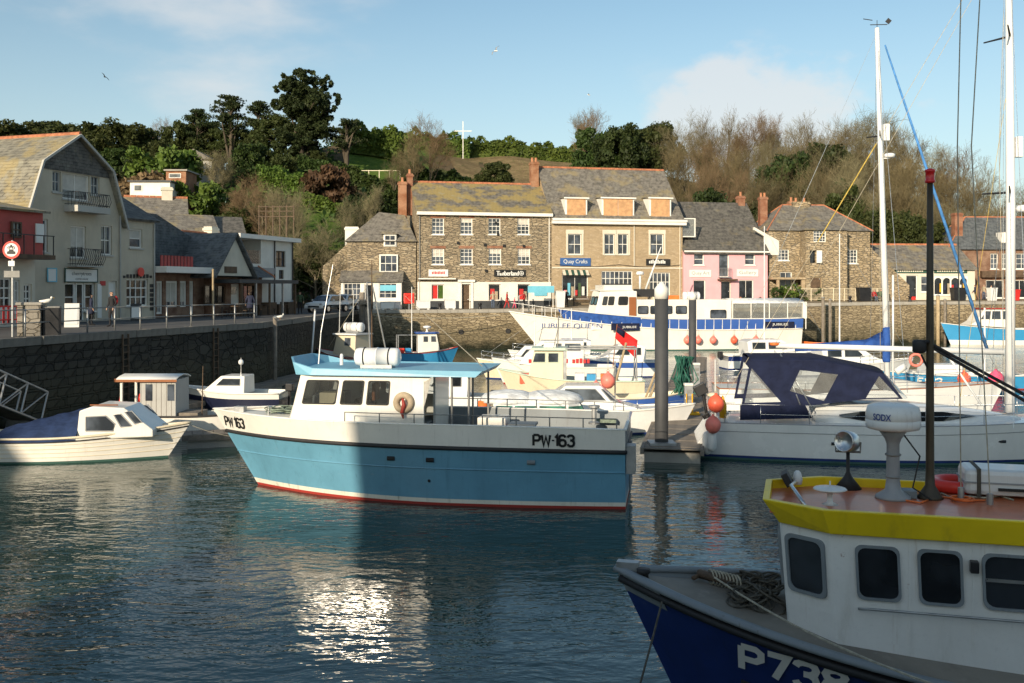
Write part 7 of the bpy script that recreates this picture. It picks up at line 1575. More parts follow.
# ---------------------------------------------------------------- excursion boat JUBILEE QUEEN
def jubilee():
    r = boat('excursion_boat', 'long white and blue excursion boat with orange fenders along the far quay', (26.6, 94.6), 187, 'boat'); f = Fr(r)
    H = Hull(24.2, 2.5, (1.95, 1.85, 3.55, .35), 2.9, 1.0, .45, .88, 2.3, .93, 1.7, 1.2, n=40); top = H.top
    H.band(K(-.6), K(.1), 'antifouling', 'boot_green', r, 2); H.band(K(.1), top, 'hull', 'hull_white', r, 8); H.rail(top, 'rubbing_strake', 'hull_white', r, .07, .0)
    H.band(lambda t: top(t)+.02, lambda t: max(2.85, top(t)+.03), 'blue_bulwark', 'hull_royal', r, 2, 0, .60); H.band(lambda t: top(t)+.05, lambda t: top(t)+.95, 'canvas_dodger', 'canvas_blue', r, 2, .60, .83, transom=False)
    H.deck(lambda t: top(t)-.05, 'deck', 'deck_white', r, 0, 1, .03); H.rail(lambda t: max(2.87, top(t)+.97), 'bulwark_rail', 'hull_white', r, .05, 0, 0, .83)
    for i in range(26):
        t = .03+.80*i/25; p = H.pt(t, top(t), 1, .05); MB().tube([p, (p[0], p[1], max(2.87, top(t)+.97))], .035, 5).build('rail_post', 'hull_white', r)
    for t in (.84, .87, .90, .93, .96):
        for sd in (1, -1): p = H.pt(t, top(t), sd, -.05); MB().tube([p, (p[0], p[1], top(t)+.95)], .03, 5).build('rail_post', 'hull_white', r)
    for sd in (1, -1): H.rail(lambda t: top(t)+.95, 'bow_rail', 'hull_white', r, .03, -.05, .83, .97, (sd,), False)
    x0 = H.pt(.86, 2.5, 1)[0]
    H.map_text('JUBILEE QUEEN', .835, 2.18, .58, 5.4, 1, 'text_blue', r, bold=.0, off=.03)
    x_ = lambda px, yl=2.0: f(px, 300, yl)[0]; z_ = lambda py, px=650, yl=2.0: f(px, py, yl)[1]
    # wheelhouse block
    a, b, c = x_(637), x_(601), x_(592); zt = z_(291); zb = 1.9
    wh = MB().add([(a, 2.0, zb), (c, 1.8, zb), (c+.4, 0, zb), (c, -1.8, zb), (a, -2.0, zb), (a, 2.0, zt), (b, 1.75, zt), (b+.3, 0, zt), (b, -1.75, zt), (a, -2.0, zt)], [(0, 1, 6, 5), (1, 2, 7, 6), (2, 3, 8, 7), (3, 4, 9, 8), (4, 0, 5, 9), (5, 6, 7, 8, 9)]).build('wheelhouse', 'hull_white', r, bevel=.06)
    fc = ((c, 1.8, zb), (a, 2.0, zb), (a, 2.0, zt), (b, 1.75, zt)); vz = lambda py: (z_(py)-zb)/(zt-zb)
    for p0, p1 in ((598, 602), (604.5, 610), (616, 626)): quad_window(wh, *fc, (x_(p0)-c)/(a-c), (x_(p1)-c)/(a-c), vz(304.5), vz(297), pane='glass_dark', fw=.06, out=.03)
    for s_, e_ in ((.1, .45), (.55, .9)): quad_window(wh, (c+.4, 0, zb), (c, 1.8, zb), (b, 1.75, zt), (b+.3, 0, zt), s_, e_, vz(304.5), vz(297), fw=.06, out=.03); quad_window(wh, (c, -1.8, zb), (c+.4, 0, zb), (b+.3, 0, zt), (b, -1.75, zt), s_, e_, vz(304.5), vz(297), fw=.06, out=.03)
    MB().box(a+.3, b+.2, -1.9, 1.9, zt+.003, zt+.12).build('bridge_deck', 'deck_white', wh)
    MB().box(a+.4, b-.3, 1.7, 1.78, zt+.12, z_(285)).box(b-.34, b-.26, -1.78, 1.78, zt+.12, z_(285)).box(a+.4, b-.3, -1.78, -1.7, zt+.12, z_(285)).build('bridge_screen', 'hull_white', wh); MB().box(a+.45, b-.3, 1.70, 1.80, z_(284.8), z_(283.6)).build('bridge_rail', 'rubbing_black', wh)
    # saloon
    a2, b2 = x_(732), x_(637)-.02; zs = z_(299.5)
    sl_ = MB().box(a2, b2, -1.95, 1.95, zb, zs).build('saloon', 'hull_white', r, bevel=.06); fc = ((b2, 1.95, zb), (a2, 1.95, zb), (a2, 1.95, zs), (b2, 1.95, zs)); vz = lambda py: (z_(py)-zb)/(zs-zb)
    for p0, p1 in ((638.5, 648), (651, 660), (664, 672), (676.5, 686.5), (711, 726)): quad_window(sl_, *fc, (x_(p0)-b2)/(a2-b2), (x_(p1)-b2)/(a2-b2), vz(313.5 if p0 < 700 else 318.5), vz(306.5 if p0 < 700 else 310.5), pane='glass_house', fw=.06, out=.03)
    MB().box(x_(636), x_(629), 1.96, 2.06, zb, z_(297)).build('saloon_door', 'varnish', sl_)
    MB().box(x_(681), x_(668), -.5, 1.4, zs, z_(295.5)).build('raft_rack', 'orange_plastic', r); canister(r, (x_(695), .8, z_(296)), 1.6, .38, straps=2); MB().box(x_(665), x_(656), -1, 1, zs+.003, z_(297)).build('deck_box', 'hull_cream', r)
    # awning aft
    a3 = x_(805); MB().loft([[(x, y, z_(303.5)+.45*(1-(y/2.2)**2)) for y in (2.2, 1.4, .6, 0, -.6, -1.4, -2.2)] for x in (a2-.02, (a2+a3)/2, a3)]).build('awning_roof', 'canvas_white', r, True, solid=.03)
    for sd in (1, -1):
        n = 4
        for i in range(n):
            u0, u1 = a2-.02+(a3-a2)*i/n-.06, a2+(a3-a2)*(i+1)/n+.06; MB().box(u1, u0, sd*2.17-.01, sd*2.17+.01, 2.86, z_(304)).build('clear_side_panel', 'vinyl', r)
        for i in range(n+1): u0 = a2+(a3-a2)*i/n; MB().tube([(u0, sd*2.19, 1.9), (u0, sd*2.19, z_(303))], .05, 6).build('awning_post', 'hull_white', r)
    MB().box(a3-.1, a3+.55, -2.2, 2.2, 2.88, z_(319)).build('stern_cabin_sill', 'hull_white', r); MB().box(a3-.08, a3+.3, 1.9, 2.24, z_(319), z_(302)).build('stern_post', 'hull_white', r)
    MB().box(x_(792), x_(762), 2.45, 2.52, z_(328), z_(322)).build('name_banner', 'canvas_navy', r); lettering('JUBILEE', 'sign_white', r, lambda u, v: (x_(778)-u, 2.535, z_(325)+v), .25, 1.5)
    MB().box(x_(638), x_(610), 2.47, 2.53, z_(330), z_(323)).build('name_banner', 'canvas_navy', r); lettering('JUBILEE', 'sign_white', r, lambda u, v: (x_(628)-u, 2.545, z_(327)+v), .25, 1.3)
    # passengers' benches inside the awning
    for i in range(5): MB().box(a2-1.2-i*1.2, a2-.7-i*1.2, -1.6, 1.6, 1.9, 2.75).build('bench', 'varnish', r)
    MB().tube([f.p(645.5, 290, 0), f.p(661, 247, 0)], [.11, .05], 8).build('derrick_mast', 'gel_white', r, True); MB().box(x_(661), x_(640), -.6, .6, z_(297), z_(289)).build('mast_step', 'rubbing_black', r); MB().lathe([(.05, 0), (.35, .05), (.38, .2), (.3, .35), (.05, .38)], 14, (x_(640, 0), 0, z_(275))).tube([(x_(640, 0), 0, z_(291)), (x_(640, 0), 0, z_(274))], .1, 8).build('radar_post', 'gel_white', r, True)
    MB().tube([f.p(519, 310, .4), f.p(519, 296, .4), f.p(527, 293, .4), f.p(529, 312, .4)], .05, 6).build('gangway_hoop', 'galvanised', r, True)
    for i, (px, m_) in enumerate(((686, 'pink_buoy'), (697, 'pink_buoy'), (712, 'pink_buoy'), (733, 'coral_buoy'), (755, 'pink_buoy'))):
        x, z = f(px, 340, 2.4); p = r.matrix_basis @ Vector((x, H.pt(x/H.L, 1.0, 1)[1]+.33, z)); buoy('faded pink round fender on the excursion boat side' if m_ == 'pink_buoy' else 'bright orange round fender between faded ones on the excursion boat', p, .34, m_, 'round fenders on the excursion boat', 'round_fender')
jubilee()

# ---------------------------------------------------------------- smaller boats
def small(name, label, stern, ang, L_, hb, sheer, hullm, capm='varnish', bootm='hull_red', rake=.5, deckm='deck_white', mid=None, cat='boat', pw=2.2, midz=None):
    r = boat(name, label, stern, ang, cat); H = Hull(L_, hb, (*sheer, .4), rake, .4, .42, .85, pw, .9, 1.7, 1.2, n=20); top = H.top
    H.band(K(-.3), K(.07), 'antifouling', bootm, r, 2)
    if mid: H.band(K(.07), lambda t: top(t)*(midz or .62), 'hull', hullm, r, 4); H.band(lambda t: top(t)*(midz or .62), top, 'sheer_strake', mid, r, 2)
    else: H.band(K(.07), top, 'hull', hullm, r, 5)
    H.rail(top, 'gunwale', capm, r, .04, .0); H.wall(lambda t: top(t)-.35, top, 'hull_lining', deckm, r, .06); H.deck(lambda t: top(t)-.3, 'floor', deckm, r, 0, .99, .06, .0)
    return r, H, Fr(r)
# tarp-covered cabin boat at the left edge
r, H, f = small('cabin_boat', 'white clinker cabin boat with blue tarpaulin over its cockpit', (-17.9, 32.4), 4, 6.6, 1.12, (.80, .80, 1.15), 'hull_white', 'hull_cream', 'boot_green', .75)
for k in (.25, .42, .58, .74): H.rail(lambda t, k=k: H.top(t)*k, 'strake', 'hull_cream', r, .012, .005, close=False)
H.deck(lambda t: H.top(t)-.03, 'foredeck', 'hull_white', r, .55, 1, .02)
H.rail(lambda t: H.top(t)-.12, 'rubbing_band', 'rubbing_black', r, .022, .01, close=False)
def cuddy(r, f, px, yl, zb, wm='hull_white', name='cabin', win=(), hb=.85, pane='glass_house', frame='plastic_grey'):
    """px: list of (px,py) side outline, clockwise from aft bottom: aft-bottom, aft-top, fore-top, fore-bottom"""
    q = [f(*p, -yl) for p in px]; n = len(q); k = .9
    zt = max(z for _, z in q); ys = [yl for _, z in q]
    o = MB().add([(x, -y, z) for (x, z), y in zip(q, ys)]+[(x, y, z) for (x, z), y in zip(q, ys)], [tuple(range(n)), tuple(range(n, 2*n))]+[(i, (i+1) % n, n+(i+1) % n, n+i) for i in range(n)]).build(name, wm, r, bevel=.04)
    for w_ in win:
        p = [f(*c, -yl) for c in w_]; v = [Vector((x, -yl, z)) for x, z in p]
        for sg in (1, -1):
            m_ = MB().add([(a.x, (a.y-.006)*sg, a.z) for a in v], [tuple(range(len(v)))]).build('window', pane, o, solid=.015)
            ring = MB(); ring.tube([(a.x, (a.y-.008)*sg, a.z) for a in v+[v[0]]], .022, 5); ring.build('window_frame', frame, m_)
    return o
cb = cuddy(r, f, [(76, 440), (79, 411), (92, 406.5), (124, 408), (153, 430), (153, 437)], .85, .8, win=[[(86, 431), (86, 417), (106, 416), (115, 424), (113, 431)], [(121, 427), (114, 415), (121, 414), (132, 426)], [(135, 424), (125, 412), (132, 411), (142, 422)]])
MB().tube([f.p(90, 405, -.6), f.p(118, 405, -.6)], .02, 6).build('roof_grab_rail', 'varnish', cb)
rows = []
for i in range(15):
    px = 77-i*6; x, _ = f(px, 430, -.9); t = max(0, x/6.6); zr = 1.66-.62*(i/14)+.02*math.sin(i*1.7); rows.append([(x, -H.b(t)-.02, H.top(t)-.1), (x, -H.b(t)*.98, H.top(t)+.03), (x, -.55, H.top(t)+(zr-H.top(t))*.55+.015*math.sin(i*2.3)), (x, 0, zr), (x, .55, H.top(t)+(zr-H.top(t))*.55), (x, H.b(t)*.98, H.top(t)+.03), (x, H.b(t)+.02, H.top(t)-.1)])
MB().loft(rows).build('tarpaulin', 'tarp_blue', r, True)
line('white mooring line from the tarp-covered cabin boat bow to the pontoon', [r.matrix_basis @ Vector((7.2, 0, 1.12)), (-8.9, 34.4, .4)], .012, 'rope', sag=.12)
# little wheelhouse boat
r, H, f = small('wheelhouse_boat', 'white open boat with planked grey wheelhouse and red-brown roof edge', (-14.0, 37.2), 0, 4.5, 1.0, (.9, .9, 1.05), 'hull_white', 'rubbing_black', 'hull_white', .5)
x0, x1 = f(120, 0, -.7)[0], f(176, 0, -.7)[0]; z1 = f(140, 380, -.7)[1]
wh = MB().box(x0+.75, x1, -.75, .75, .6, z1).build('wheelhouse', 'grey_planks', r)
for k in range(7): MB().box(x0+.78+k*.185, x0+.79+k*.185, -.757, -.7505, .9, z1).build('plank_joint', 'dark_wood', wh)
MB().box(x0+.02, x0+.10, -.75, -.67, .6, z1).box(x0+.1, x0+.75, -.75, -.69, .6, 1.25).build('cabin_frame', 'hull_white', wh); MB().box(x0+.02, x0+.1, .67, .75, .6, z1).box(x0+.1, x0+.75, .69, .75, .6, 1.25).build('cabin_frame', 'hull_white', wh)
MB().box(x0+.72, x0+.76, -.66, .66, 1.25, z1-.1).build('cabin_opening', 'glass_dark', wh)
for k in (.95, 1.75): MB().box(x0+k, x0+k+.25, -.765, -.7505, z1-.75, z1-.15).build('window', 'glass_house', wh)
MB().loft([[(x, y, z1+.02+.14*(1-(y/.85)**2)) for y in (-.85, -.5, 0, .5, .85)] for x in (x0-.1, x1+.05)]).build('roof', 'hull_pale', wh, True, solid=.04); MB().box(x0-.13, x1+.08, -.88, -.84, z1-.06, z1+.03).box(x0-.14, x0-.1, -.88, .88, z1-.06, z1+.06).build('roof_edge', 'varnish', wh)
MB().tube([f.p(202, 418, -.3), f.p(203, 366, -.3)], [.025, .015], 6).build('pole', 'dark_wood', r); MB().box(f(165, 0)[0]+.6, f(165, 0)[0]+1.4, -.6, .6, .7, 1.0).build('thwart', 'weathered_wood', r)
# dark blue cruiser
r, H, f = small('cabin_cruiser', 'small dark blue cruiser with white cabin top by the left pontoon', (-10.4, 45.6), 176, 4.3, .95, (.85, .85, 1.15), 'hull_dark', 'hull_white', 'hull_red', .6, mid='hull_white', midz=.7)
H.deck(lambda t: H.top(t)-.02, 'foredeck', 'hull_white', r, .45, 1, .02)
def cabin_xz(r, pts, yl, mat, wins=(), pane='glass_house', k=.88, frame='plastic_grey'):
    """cabin from a side outline in boat metres; windows as outlines on both sides"""
    n = len(pts); zt = max(z for _, z in pts); zb = min(z for _, z in pts); yy = lambda z: yl*(1-(1-k)*(z-zb)/(zt-zb))
    o = MB().add([(x, yy(z), z) for x, z in pts]+[(x, -yy(z), z) for x, z in pts], [tuple(range(n)), tuple(range(n, 2*n))]+[(i, (i+1) % n, n+(i+1) % n, n+i) for i in range(n)]).build('cabin', mat, r, bevel=.04)
    for w_ in wins:
        for sg in (1, -1):
            m_ = MB().add([(x, sg*(yy(z)+.006), z) for x, z in w_], [tuple(range(len(w_)))]).build('window', pane, o, solid=.015); MB().tube([(x, sg*(yy(z)+.008), z) for x, z in list(w_)+[w_[0]]], .02, 5).build('window_frame', frame, m_)
    return o
cabin_xz(r, [(1.6, .8), (1.6, 1.62), (2.7, 1.62), (3.2, 1.2), (3.5, .95)], .75, 'hull_white', [[(1.8, 1.2), (1.8, 1.5), (2.6, 1.5), (2.9, 1.2)]])
ob = MB().box(-.45, -.1, -.18, .18, .9, 1.25).box(-.32, -.2, -.08, .08, -.2, .9).build('outboard_motor', 'black_paint', r, bevel=.04); MB().tube([(2.0, 0, 1.6), (2.0, 0, 2.4)], .02, 6).build('signal_staff', 'steel', r); MB().ball((2.0, 0, 2.2), .13, 8, 6).build('lamp', 'hull_pale', r, True)
# far blue fishing boat with white wheelhouse
r, H, f = small('fishing_boat', 'small blue fishing boat with rust-red rail and white wheelhouse', (-8.7, 74.5), 12, 5.2, 1.1, (1.05, 1.0, 1.5), 'hull_cyan', 'hull_red', 'hull_red', .6, cat='fishing boat')
w_ = cabin_xz(r, [(2.0, 1.0), (2.0, 2.75), (3.7, 2.75), (4.0, 1.2)], .72, 'hull_white', [[(2.5, 2.0), (2.5, 2.5), (2.9, 2.5), (2.9, 2.0)], [(3.2, 2.0), (3.2, 2.5), (3.6, 2.5), (3.65, 2.0)]]); MB().box(1.8, 3.9, -.85, .85, 2.752, 2.87).build('wheelhouse_roof', 'hull_royal', w_)
MB().lathe([(.2, 2.87), (.08, 2.95), (.08, 3.2), (.35, 3.25), (.38, 3.4), (.1, 3.45)], 12, (2.9, 0, 0)).build('radar', 'gel_white', w_, True); MB().tube([(.2, .8, 1), (.2, .8, 2.6), (.2, -.8, 2.6), (.2, -.8, 1)], .05, 6).build('gallows', 'galvanised', r); MB().tube([(.2, 0, 2.6), (2.0, 0, 2.6)], .04, 6).build('gallows_bar', 'galvanised', r); MB().tube([(1.5, 0, 1.0), (1.5, 0, 7.0)], [.05, .03], 6).build('mast', 'gel_white', r)
for x, m_ in ((.5, 'red_plastic'), (1.1, 'hull_cyan')): MB().box(x-.25, x+.25, -.9, -.2, 1.0, 1.45).build('fish_crate', m_, r, bevel=.02)
r.scale = (.82, .82, .82)
# far fishing boat with raft canister
r, H, f = small('fishing_boat', 'weathered fishing boat with white raft canister on its roof and steel gallows', (-8.3, 66.0), 150, 5.5, 1.2, (1.1, 1.0, 1.5), 'hull_pale', 'hull_red', 'hull_red', .6, cat='fishing boat')
w_ = cabin_xz(r, [(2.0, 1.0), (2.0, 2.5), (3.6, 2.5), (3.9, 1.2)], .8, 'hull_cream', [[(2.4, 1.8), (2.4, 2.3), (2.9, 2.3), (2.9, 1.8)]]); MB().box(1.8, 3.8, -.9, .9, 2.502, 2.6).build('wheelhouse_roof', 'hull_pale', w_); canister(r, (2.7, 0, 3.0), 1.5, .32)
for y in (-.9, .9): MB().tube([(.6, y, 1), (1.4, y*.3, 6.0)], .05, 6).build('gallows_leg', 'galvanised', r)
MB().tube([(1.4, -.27, 6), (1.4, .27, 6)], .05, 6).build('gallows_head', 'galvanised', r); MB().tube([(1.2, 0, 1), (1.2, 0, 7.5)], [.06, .03], 6).build('mast', 'dark_wood', r); MB().tube([(1.4, 0, 6.0), (4.9, 0, 1.6)], .012, 4).build('stay', 'rope', r)
for y in (-.7, .7): MB().tube([(3.4, y, 2.6), (3.3, y, 5.5)], .018, 5).build('whip_aerial', 'gel_white', r)
MB().ball((.3, .6, 1.3), .25, 10, 8).build('deck_buoy', 'coral_buoy', r, True); MB().box(1.0, 1.6, -.5, .5, 1.0, 1.6).build('winch', 'rubbing_black', r)
# cream and pale green potting boat
r, H, f = small('fishing_boat', 'cream potting boat with pale green wheelhouse trim and stern gantry', (6.6, 50.2), 176, 6.6, 1.2, (1.0, 1.0, 1.5), 'hull_cream', 'cabin_green', 'hull_red', .7, cat='fishing boat')
w_ = cabin_xz(r, [(4.0, .9), (4.0, 2.5), (5.45, 2.5), (5.75, 1.2)], .85, 'hull_cream', [[(4.25, 1.9), (4.25, 2.36), (4.75, 2.36), (4.75, 1.9)], [(4.9, 1.9), (4.9, 2.36), (5.4, 2.36), (5.52, 1.9)]], frame='cabin_green'); MB().box(3.8, 5.6, -.95, .95, 2.502, 2.62).build('wheelhouse_roof', 'cabin_green', w_); MB().box(4.4, 5.0, -.3, .3, 2.622, 2.85).build('roof_locker', 'gel_white', w_)
MB().box(3.85, 4.0, .5, .86, .9, 2.5).build('door_post', 'galvanised', w_); MB().tube([(4.3, .4, 2.6), (4.25, .4, 4.2)], .03, 6).tube([(4.5, .3, 2.6), (4.25, .4, 3.7)], .02, 5).build('mast', 'rail_grey', w_)
for y in (-.95, .95): MB().tube([(.4, y, 1), (.4, y, 2.6), (3.9, y, 2.6)], .05, 6).build('gantry', 'galvanised', r)
MB().tube([(.4, -.95, 2.6), (.4, .95, 2.6)], .05, 6).build('gantry_bar', 'galvanised', r); MB().tube([(1.4, .9, 1), (.9, .9, 2.9)], .06, 6).build('derrick', 'pale_wood', r)
for x, y, m_ in ((2.6, .3, 'hull_cyan'), (3.2, -.2, 'hull_pale'), (1.9, .2, 'orange_plastic'), (5.95, .2, 'coral_buoy')): MB().box(x-.25, x+.25, y-.3, y+.3, .8, 1.3).build('fish_crate', m_, r, bevel=.02)
g_ = random.Random(5)
# white boat with red lettering
r, H, f = small('angling_boat', 'white angling boat with red lettered cabin side and ensign', (6.0, 58.5), 177, 6.5, 1.25, (1.05, 1.05, 1.5), 'hull_white', 'hull_white', 'hull_red', .7)
w_ = cabin_xz(r, [(1.8, 1.0), (1.8, 2.55), (4.3, 2.55), (5.2, 1.75), (5.6, 1.2)], .95, 'hull_white', [[(3.1, 2.0), (3.1, 2.4), (4.1, 2.4), (4.6, 2.0)], [(2.0, 2.0), (2.0, 2.4), (2.9, 2.4), (2.9, 2.0)]])
for i in range(17): 
    if i in (5, 11): continue
    MB().box(5.0-i*.21-.16, 5.0-i*.21, .96, .972, 1.28, 1.5+.03*(i % 3)).build('letter_block', 'text_red', w_)
MB().tube([(1.6, .5, 2.55), (1.6, .5, 3.3), (4.2, .5, 3.3), (4.4, .5, 2.55)], .03, 6).build('roof_rail', 'steel', w_)
fl = MB(); fl.loft([[(-.14-.2*i, .07*math.sin(i*1.2), 3.4-.14*i) for i in range(7)], [(-.02-.2*i, .07*math.sin(i*1.2+.3), 2.7-.2*i) for i in range(7)]]); fg = fl.build('ensign', 'flag_red', r, True, solid=.01); MB().tube([(.1, 0, 1.0), (-.15, 0, 3.5)], .025, 6).build('ensign_staff', 'varnish', r)
MB().loft([[(-.16-.15*i, .07*math.sin(i*.9)+.03, 3.38-.105*i) for i in range(4)], [(-.1-.15*i, .07*math.sin(i*.9+.2)+.03, 3.05-.12*i) for i in range(4)]]).build('ensign_canton', 'canvas_navy', fg, True, solid=.012)
# domed canopy boat
r, H, f = small('canopy_boat', 'small cruiser with white domed canopy and green tinted windows', (-1.6, 35.6), -3, 4.8, 1.05, (.95, .95, 1.15), 'gel_white', 'hull_white', 'hull_red', .5)
zs = 1.55; MB().loft([[(x, -1.0, .85), (x, -.95, zs), (x, .95, zs), (x, 1.0, .85)] for x in (1.0, 3.6)]+[[(4.3, -.7, .95), (4.0, -.6, zs), (4.0, .6, zs), (4.3, .7, .95)]]).build('cabin', 'gel_white', r)
for x0, x1 in ((1.1, 1.65), (1.75, 2.5), (2.6, 3.5)): MB().box(x0, x1, -1.015, -.97, .98, 1.5).build('window', 'glass_green', r)
MB().add([(3.62, -.99, .98), (4.28, -.72, .98), (4.05, -.62, 1.48), (3.6, -.97, 1.48)], [(0, 1, 2, 3)]).build('window', 'glass_green', r, solid=.02)
for (c, rx) in ((1.5, 1.05), (3.0, 1.15)): MB().lathe([(1.0, 0), (.98, .12), (.85, .26), (.55, .36), (.2, .41), (.02, .42)], 20, (0, 0, 0), Matrix.Translation((c, 0, zs)) @ Matrix.Diagonal((rx, 1.02, 1.0, 1))).build('canopy_dome', 'canvas_white', r, True)
MB().tube([(.6, -.4, .9), (.6, -.4, 1.6)], .18, 10).build('fuel_drum', 'orange_plastic', r, True)
# white cuddy
r, H, f = small('cabin_boat', 'small white motor boat with raked cabin beside the pontoon pile', (1.1, 38.9), -2, 5.4, 1.0, (.9, .9, 1.1), 'gel_white', 'hull_white', 'hull_navy', .6)
H.deck(lambda t: H.top(t)-.02, 'foredeck', 'gel_white', r, .5, 1, .02); cabin_xz(r, [(.7, .85), (.55, 1.55), (1.0, 1.85), (2.3, 1.85), (3.0, 1.2), (3.9, .95)], .8, 'gel_white', [[(.95, 1.3), (.95, 1.72), (2.1, 1.72), (2.5, 1.3)], [(2.68, 1.3), (2.32, 1.72), (2.42, 1.72), (2.95, 1.25)]]); stanchions(r, [(*H.pt(t, 1, -1, -.08)[:2], H.top(t)) for t in (.5, .65, .8, .95)], .4, .013)
# blue day boat with cream rail
r, H, f = small('day_boat', 'open blue boat with broad cream gunwale and piled nets', (3.5, 43.6), 3, 4.0, .9, (.85, .85, 1.15), 'hull_royal', 'hull_cream', 'hull_white', .5, deckm='hull_cream')
nm = MB(); 
for _ in range(60): nm.tube([(3.9+g_.gauss(0, .2), -.2+g_.gauss(0, .3), 2.6), (3.95+g_.gauss(0, .18), -.2+g_.gauss(0, .3), 1.6), (4.0+g_.gauss(0, .25), -.2+g_.gauss(0, .3), .95)], .028, 3)
o = nm.build('hung_net', 'net_green', r); o['kind'] = 'stuff'
for y in (-.4, .4): MB().tube([(2.4, y, .7), (3.2, y, 2.7)], .05, 6).build('gantry_leg', 'pale_wood', r)
MB().tube([(3.2, -.5, 2.7), (3.2, .5, 2.7)], .05, 6).build('gantry_bar', 'galvanised', r); MB().tube([(1.0, 0, .6), (1.0, 0, 2.4)], .03, 6).build('post', 'galvanised', r)
buoy('large pink buoy resting on the open blue boat', P(608, 381, 43.0), .32, 'pink_buoy'); buoy('smaller pink buoy next to the large pink buoy', P(596, 386, 43.5), .2, 'pink_buoy')
# right hand boats
r, H, f = small('cabin_boat', 'small blue launch with white cabin below the stone house quay wall', (56.0, 100.5), 181, 12.0, 1.5, (1.6, 1.6, 2.2), 'hull_cyan', 'hull_white', 'hull_white', 1.0, pw=2.4)
H.band(K(.05), K(.5), 'boot_band', 'hull_white', r, 1, off=.01); cabin_xz(r, [(6.2, 1.7), (6.2, 3.6), (9.1, 3.6), (9.9, 2.4), (10.6, 2.0)], 1.15, 'hull_white', [[(6.6, 2.6), (6.6, 3.4), (7.3, 3.4), (7.3, 2.6)], [(7.5, 2.6), (7.5, 3.4), (8.3, 3.4), (8.4, 2.6)], [(8.55, 2.6), (8.5, 3.4), (8.95, 3.4), (9.5, 2.6)]])
MB().box(6.0, 9.3, -1.2, 1.2, 3.602, 3.7).build('cabin_roof', 'hull_red', r)
r, H, f = small('work_boat', 'royal blue boat with pink buoys behind the white yachts', (28.5, 56.0), 178, 8.0, 1.2, (.78, .78, 1.1), 'hull_cyan', 'hull_white', 'hull_red', .7)
MB().tube([(2.0, 0, .8), (2.0, 0, 4.5)], .05, 6).build('mast', 'gel_white', r); MB().box(3.5, 5.5, -.7, .7, .8, 1.35).build('engine_box', 'hull_pale', r, bevel=.04)
H.map_figs('FW 2', .66, .45, .34, 1.2, .08, 1, 'hull_white', r, .02)
buoy('bright pink buoy on the side of the royal blue boat', P(996, 379, 54.2), .42, 'cloth_pink'); buoy('coral red buoy beside the boat lettering', P(964, 379, 54.2), .36, 'coral_buoy')
r, H, f = small('dinghy', 'orange inflatable dinghy tied behind the excursion boat', (30.6, 93.6), 174, 3.2, .75, (.5, .5, .7), 'orange_plastic', 'orange_plastic', 'orange_plastic', .3)

# more craft packed between the pontoon and the far quay
def cruiser(label, stern, ang, L_, hb, hullm, win='glass_dark', mast=0, name='motor_cruiser', band=None):
    r, H, f = small(name, label, stern, ang, L_, hb, (.95, .95, 1.25), hullm, 'hull_white', 'hull_navy', .6, mid=band)
    H.deck(lambda t: H.top(t)-.02, 'foredeck', 'gel_white', r, .5, 1, .02); a = L_*.2
    w_ = cabin_xz(r, [(a, .9), (a-.1, 1.9), (a+.3, 2.05), (L_*.52, 2.05), (L_*.66, 1.4), (L_*.8, 1.05)], hb*.78, 'gel_white', [[(a+.25, 1.4), (a+.25, 1.85), (L_*.36, 1.85), (L_*.36, 1.4)], [(L_*.39, 1.4), (L_*.39, 1.85), (L_*.5, 1.85), (L_*.57, 1.4)]], win)
    for sd in (-1, 1): stanchions(r, [(*H.pt(t, 1, sd, -.08)[:2], H.top(t)) for t in (.5, .62, .74, .86, .97)], .5, .014)
    if mast: MB().tube([(L_*.4, 0, 2.0), (L_*.4, 0, mast)], [.05, .03], 6).build('mast', 'gel_white', r); MB().tube([(L_*.4, 0, mast), (L_+.4, 0, 1.2)], .01, 4).build('forestay', 'steel', r)
    MB().box(-.4, -.08, -.16, .16, .75, 1.2).build('outboard_motor', 'black_paint', r, bevel=.04); return r
cruiser('white motor cruiser lying under the excursion boat bow', (6.8, 70.5), 176, 6.5, 1.2, 'gel_white', mast=4.2)
cruiser('white cruiser with blue band moored beside the far end of the pontoon', (9.4, 64.0), 183, 5.2, 1.05, 'gel_white', band='hull_royal')
cruiser('pale cream cruiser tucked behind the potting boat', (3.4, 62.0), 178, 5.0, 1.0, 'hull_cream', mast=3.6)
cruiser('small white cruiser among the pots behind the domed canopy boat', (-1.0, 43.0), 174, 4.2, .9, 'gel_white')
cruiser('white cruiser moored ahead of the second yacht', (17.6, 62.0), 5, 7.0, 1.3, 'gel_white', mast=9.0)
cruiser('white fin-keel sloop on the far side of the pontoon', (14.8, 70.0), 8, 7.5, 1.3, 'gel_white', mast=10.0, name='sailing_sloop', band='hull_navy')
for i, (px, py, Y, m_, lab) in enumerate([(560, 388, 46, 'orange_plastic', 'orange crate of pots on the finger berth'), (572, 386, 46.5, 'hull_cyan', 'blue crate of pots on the finger berth'), (585, 385, 47, 'hull_pale', 'grey crate of pots on the finger berth')]):
    p = P(px, py, Y); r = thing('fish_crate', lab, 'crate', (p.x, p.y, .48), .3*i); MB().box(-.35, .35, -.25, .25, 0, .05).build('base', m_, r); MB().box(-.35, .35, -.25, -.22, .05, .38).box(-.35, .35, .22, .25, .05, .38).box(-.35, -.32, -.22, .22, .05, .38).box(.32, .35, -.22, .22, .05, .38).build('sides', m_, r)
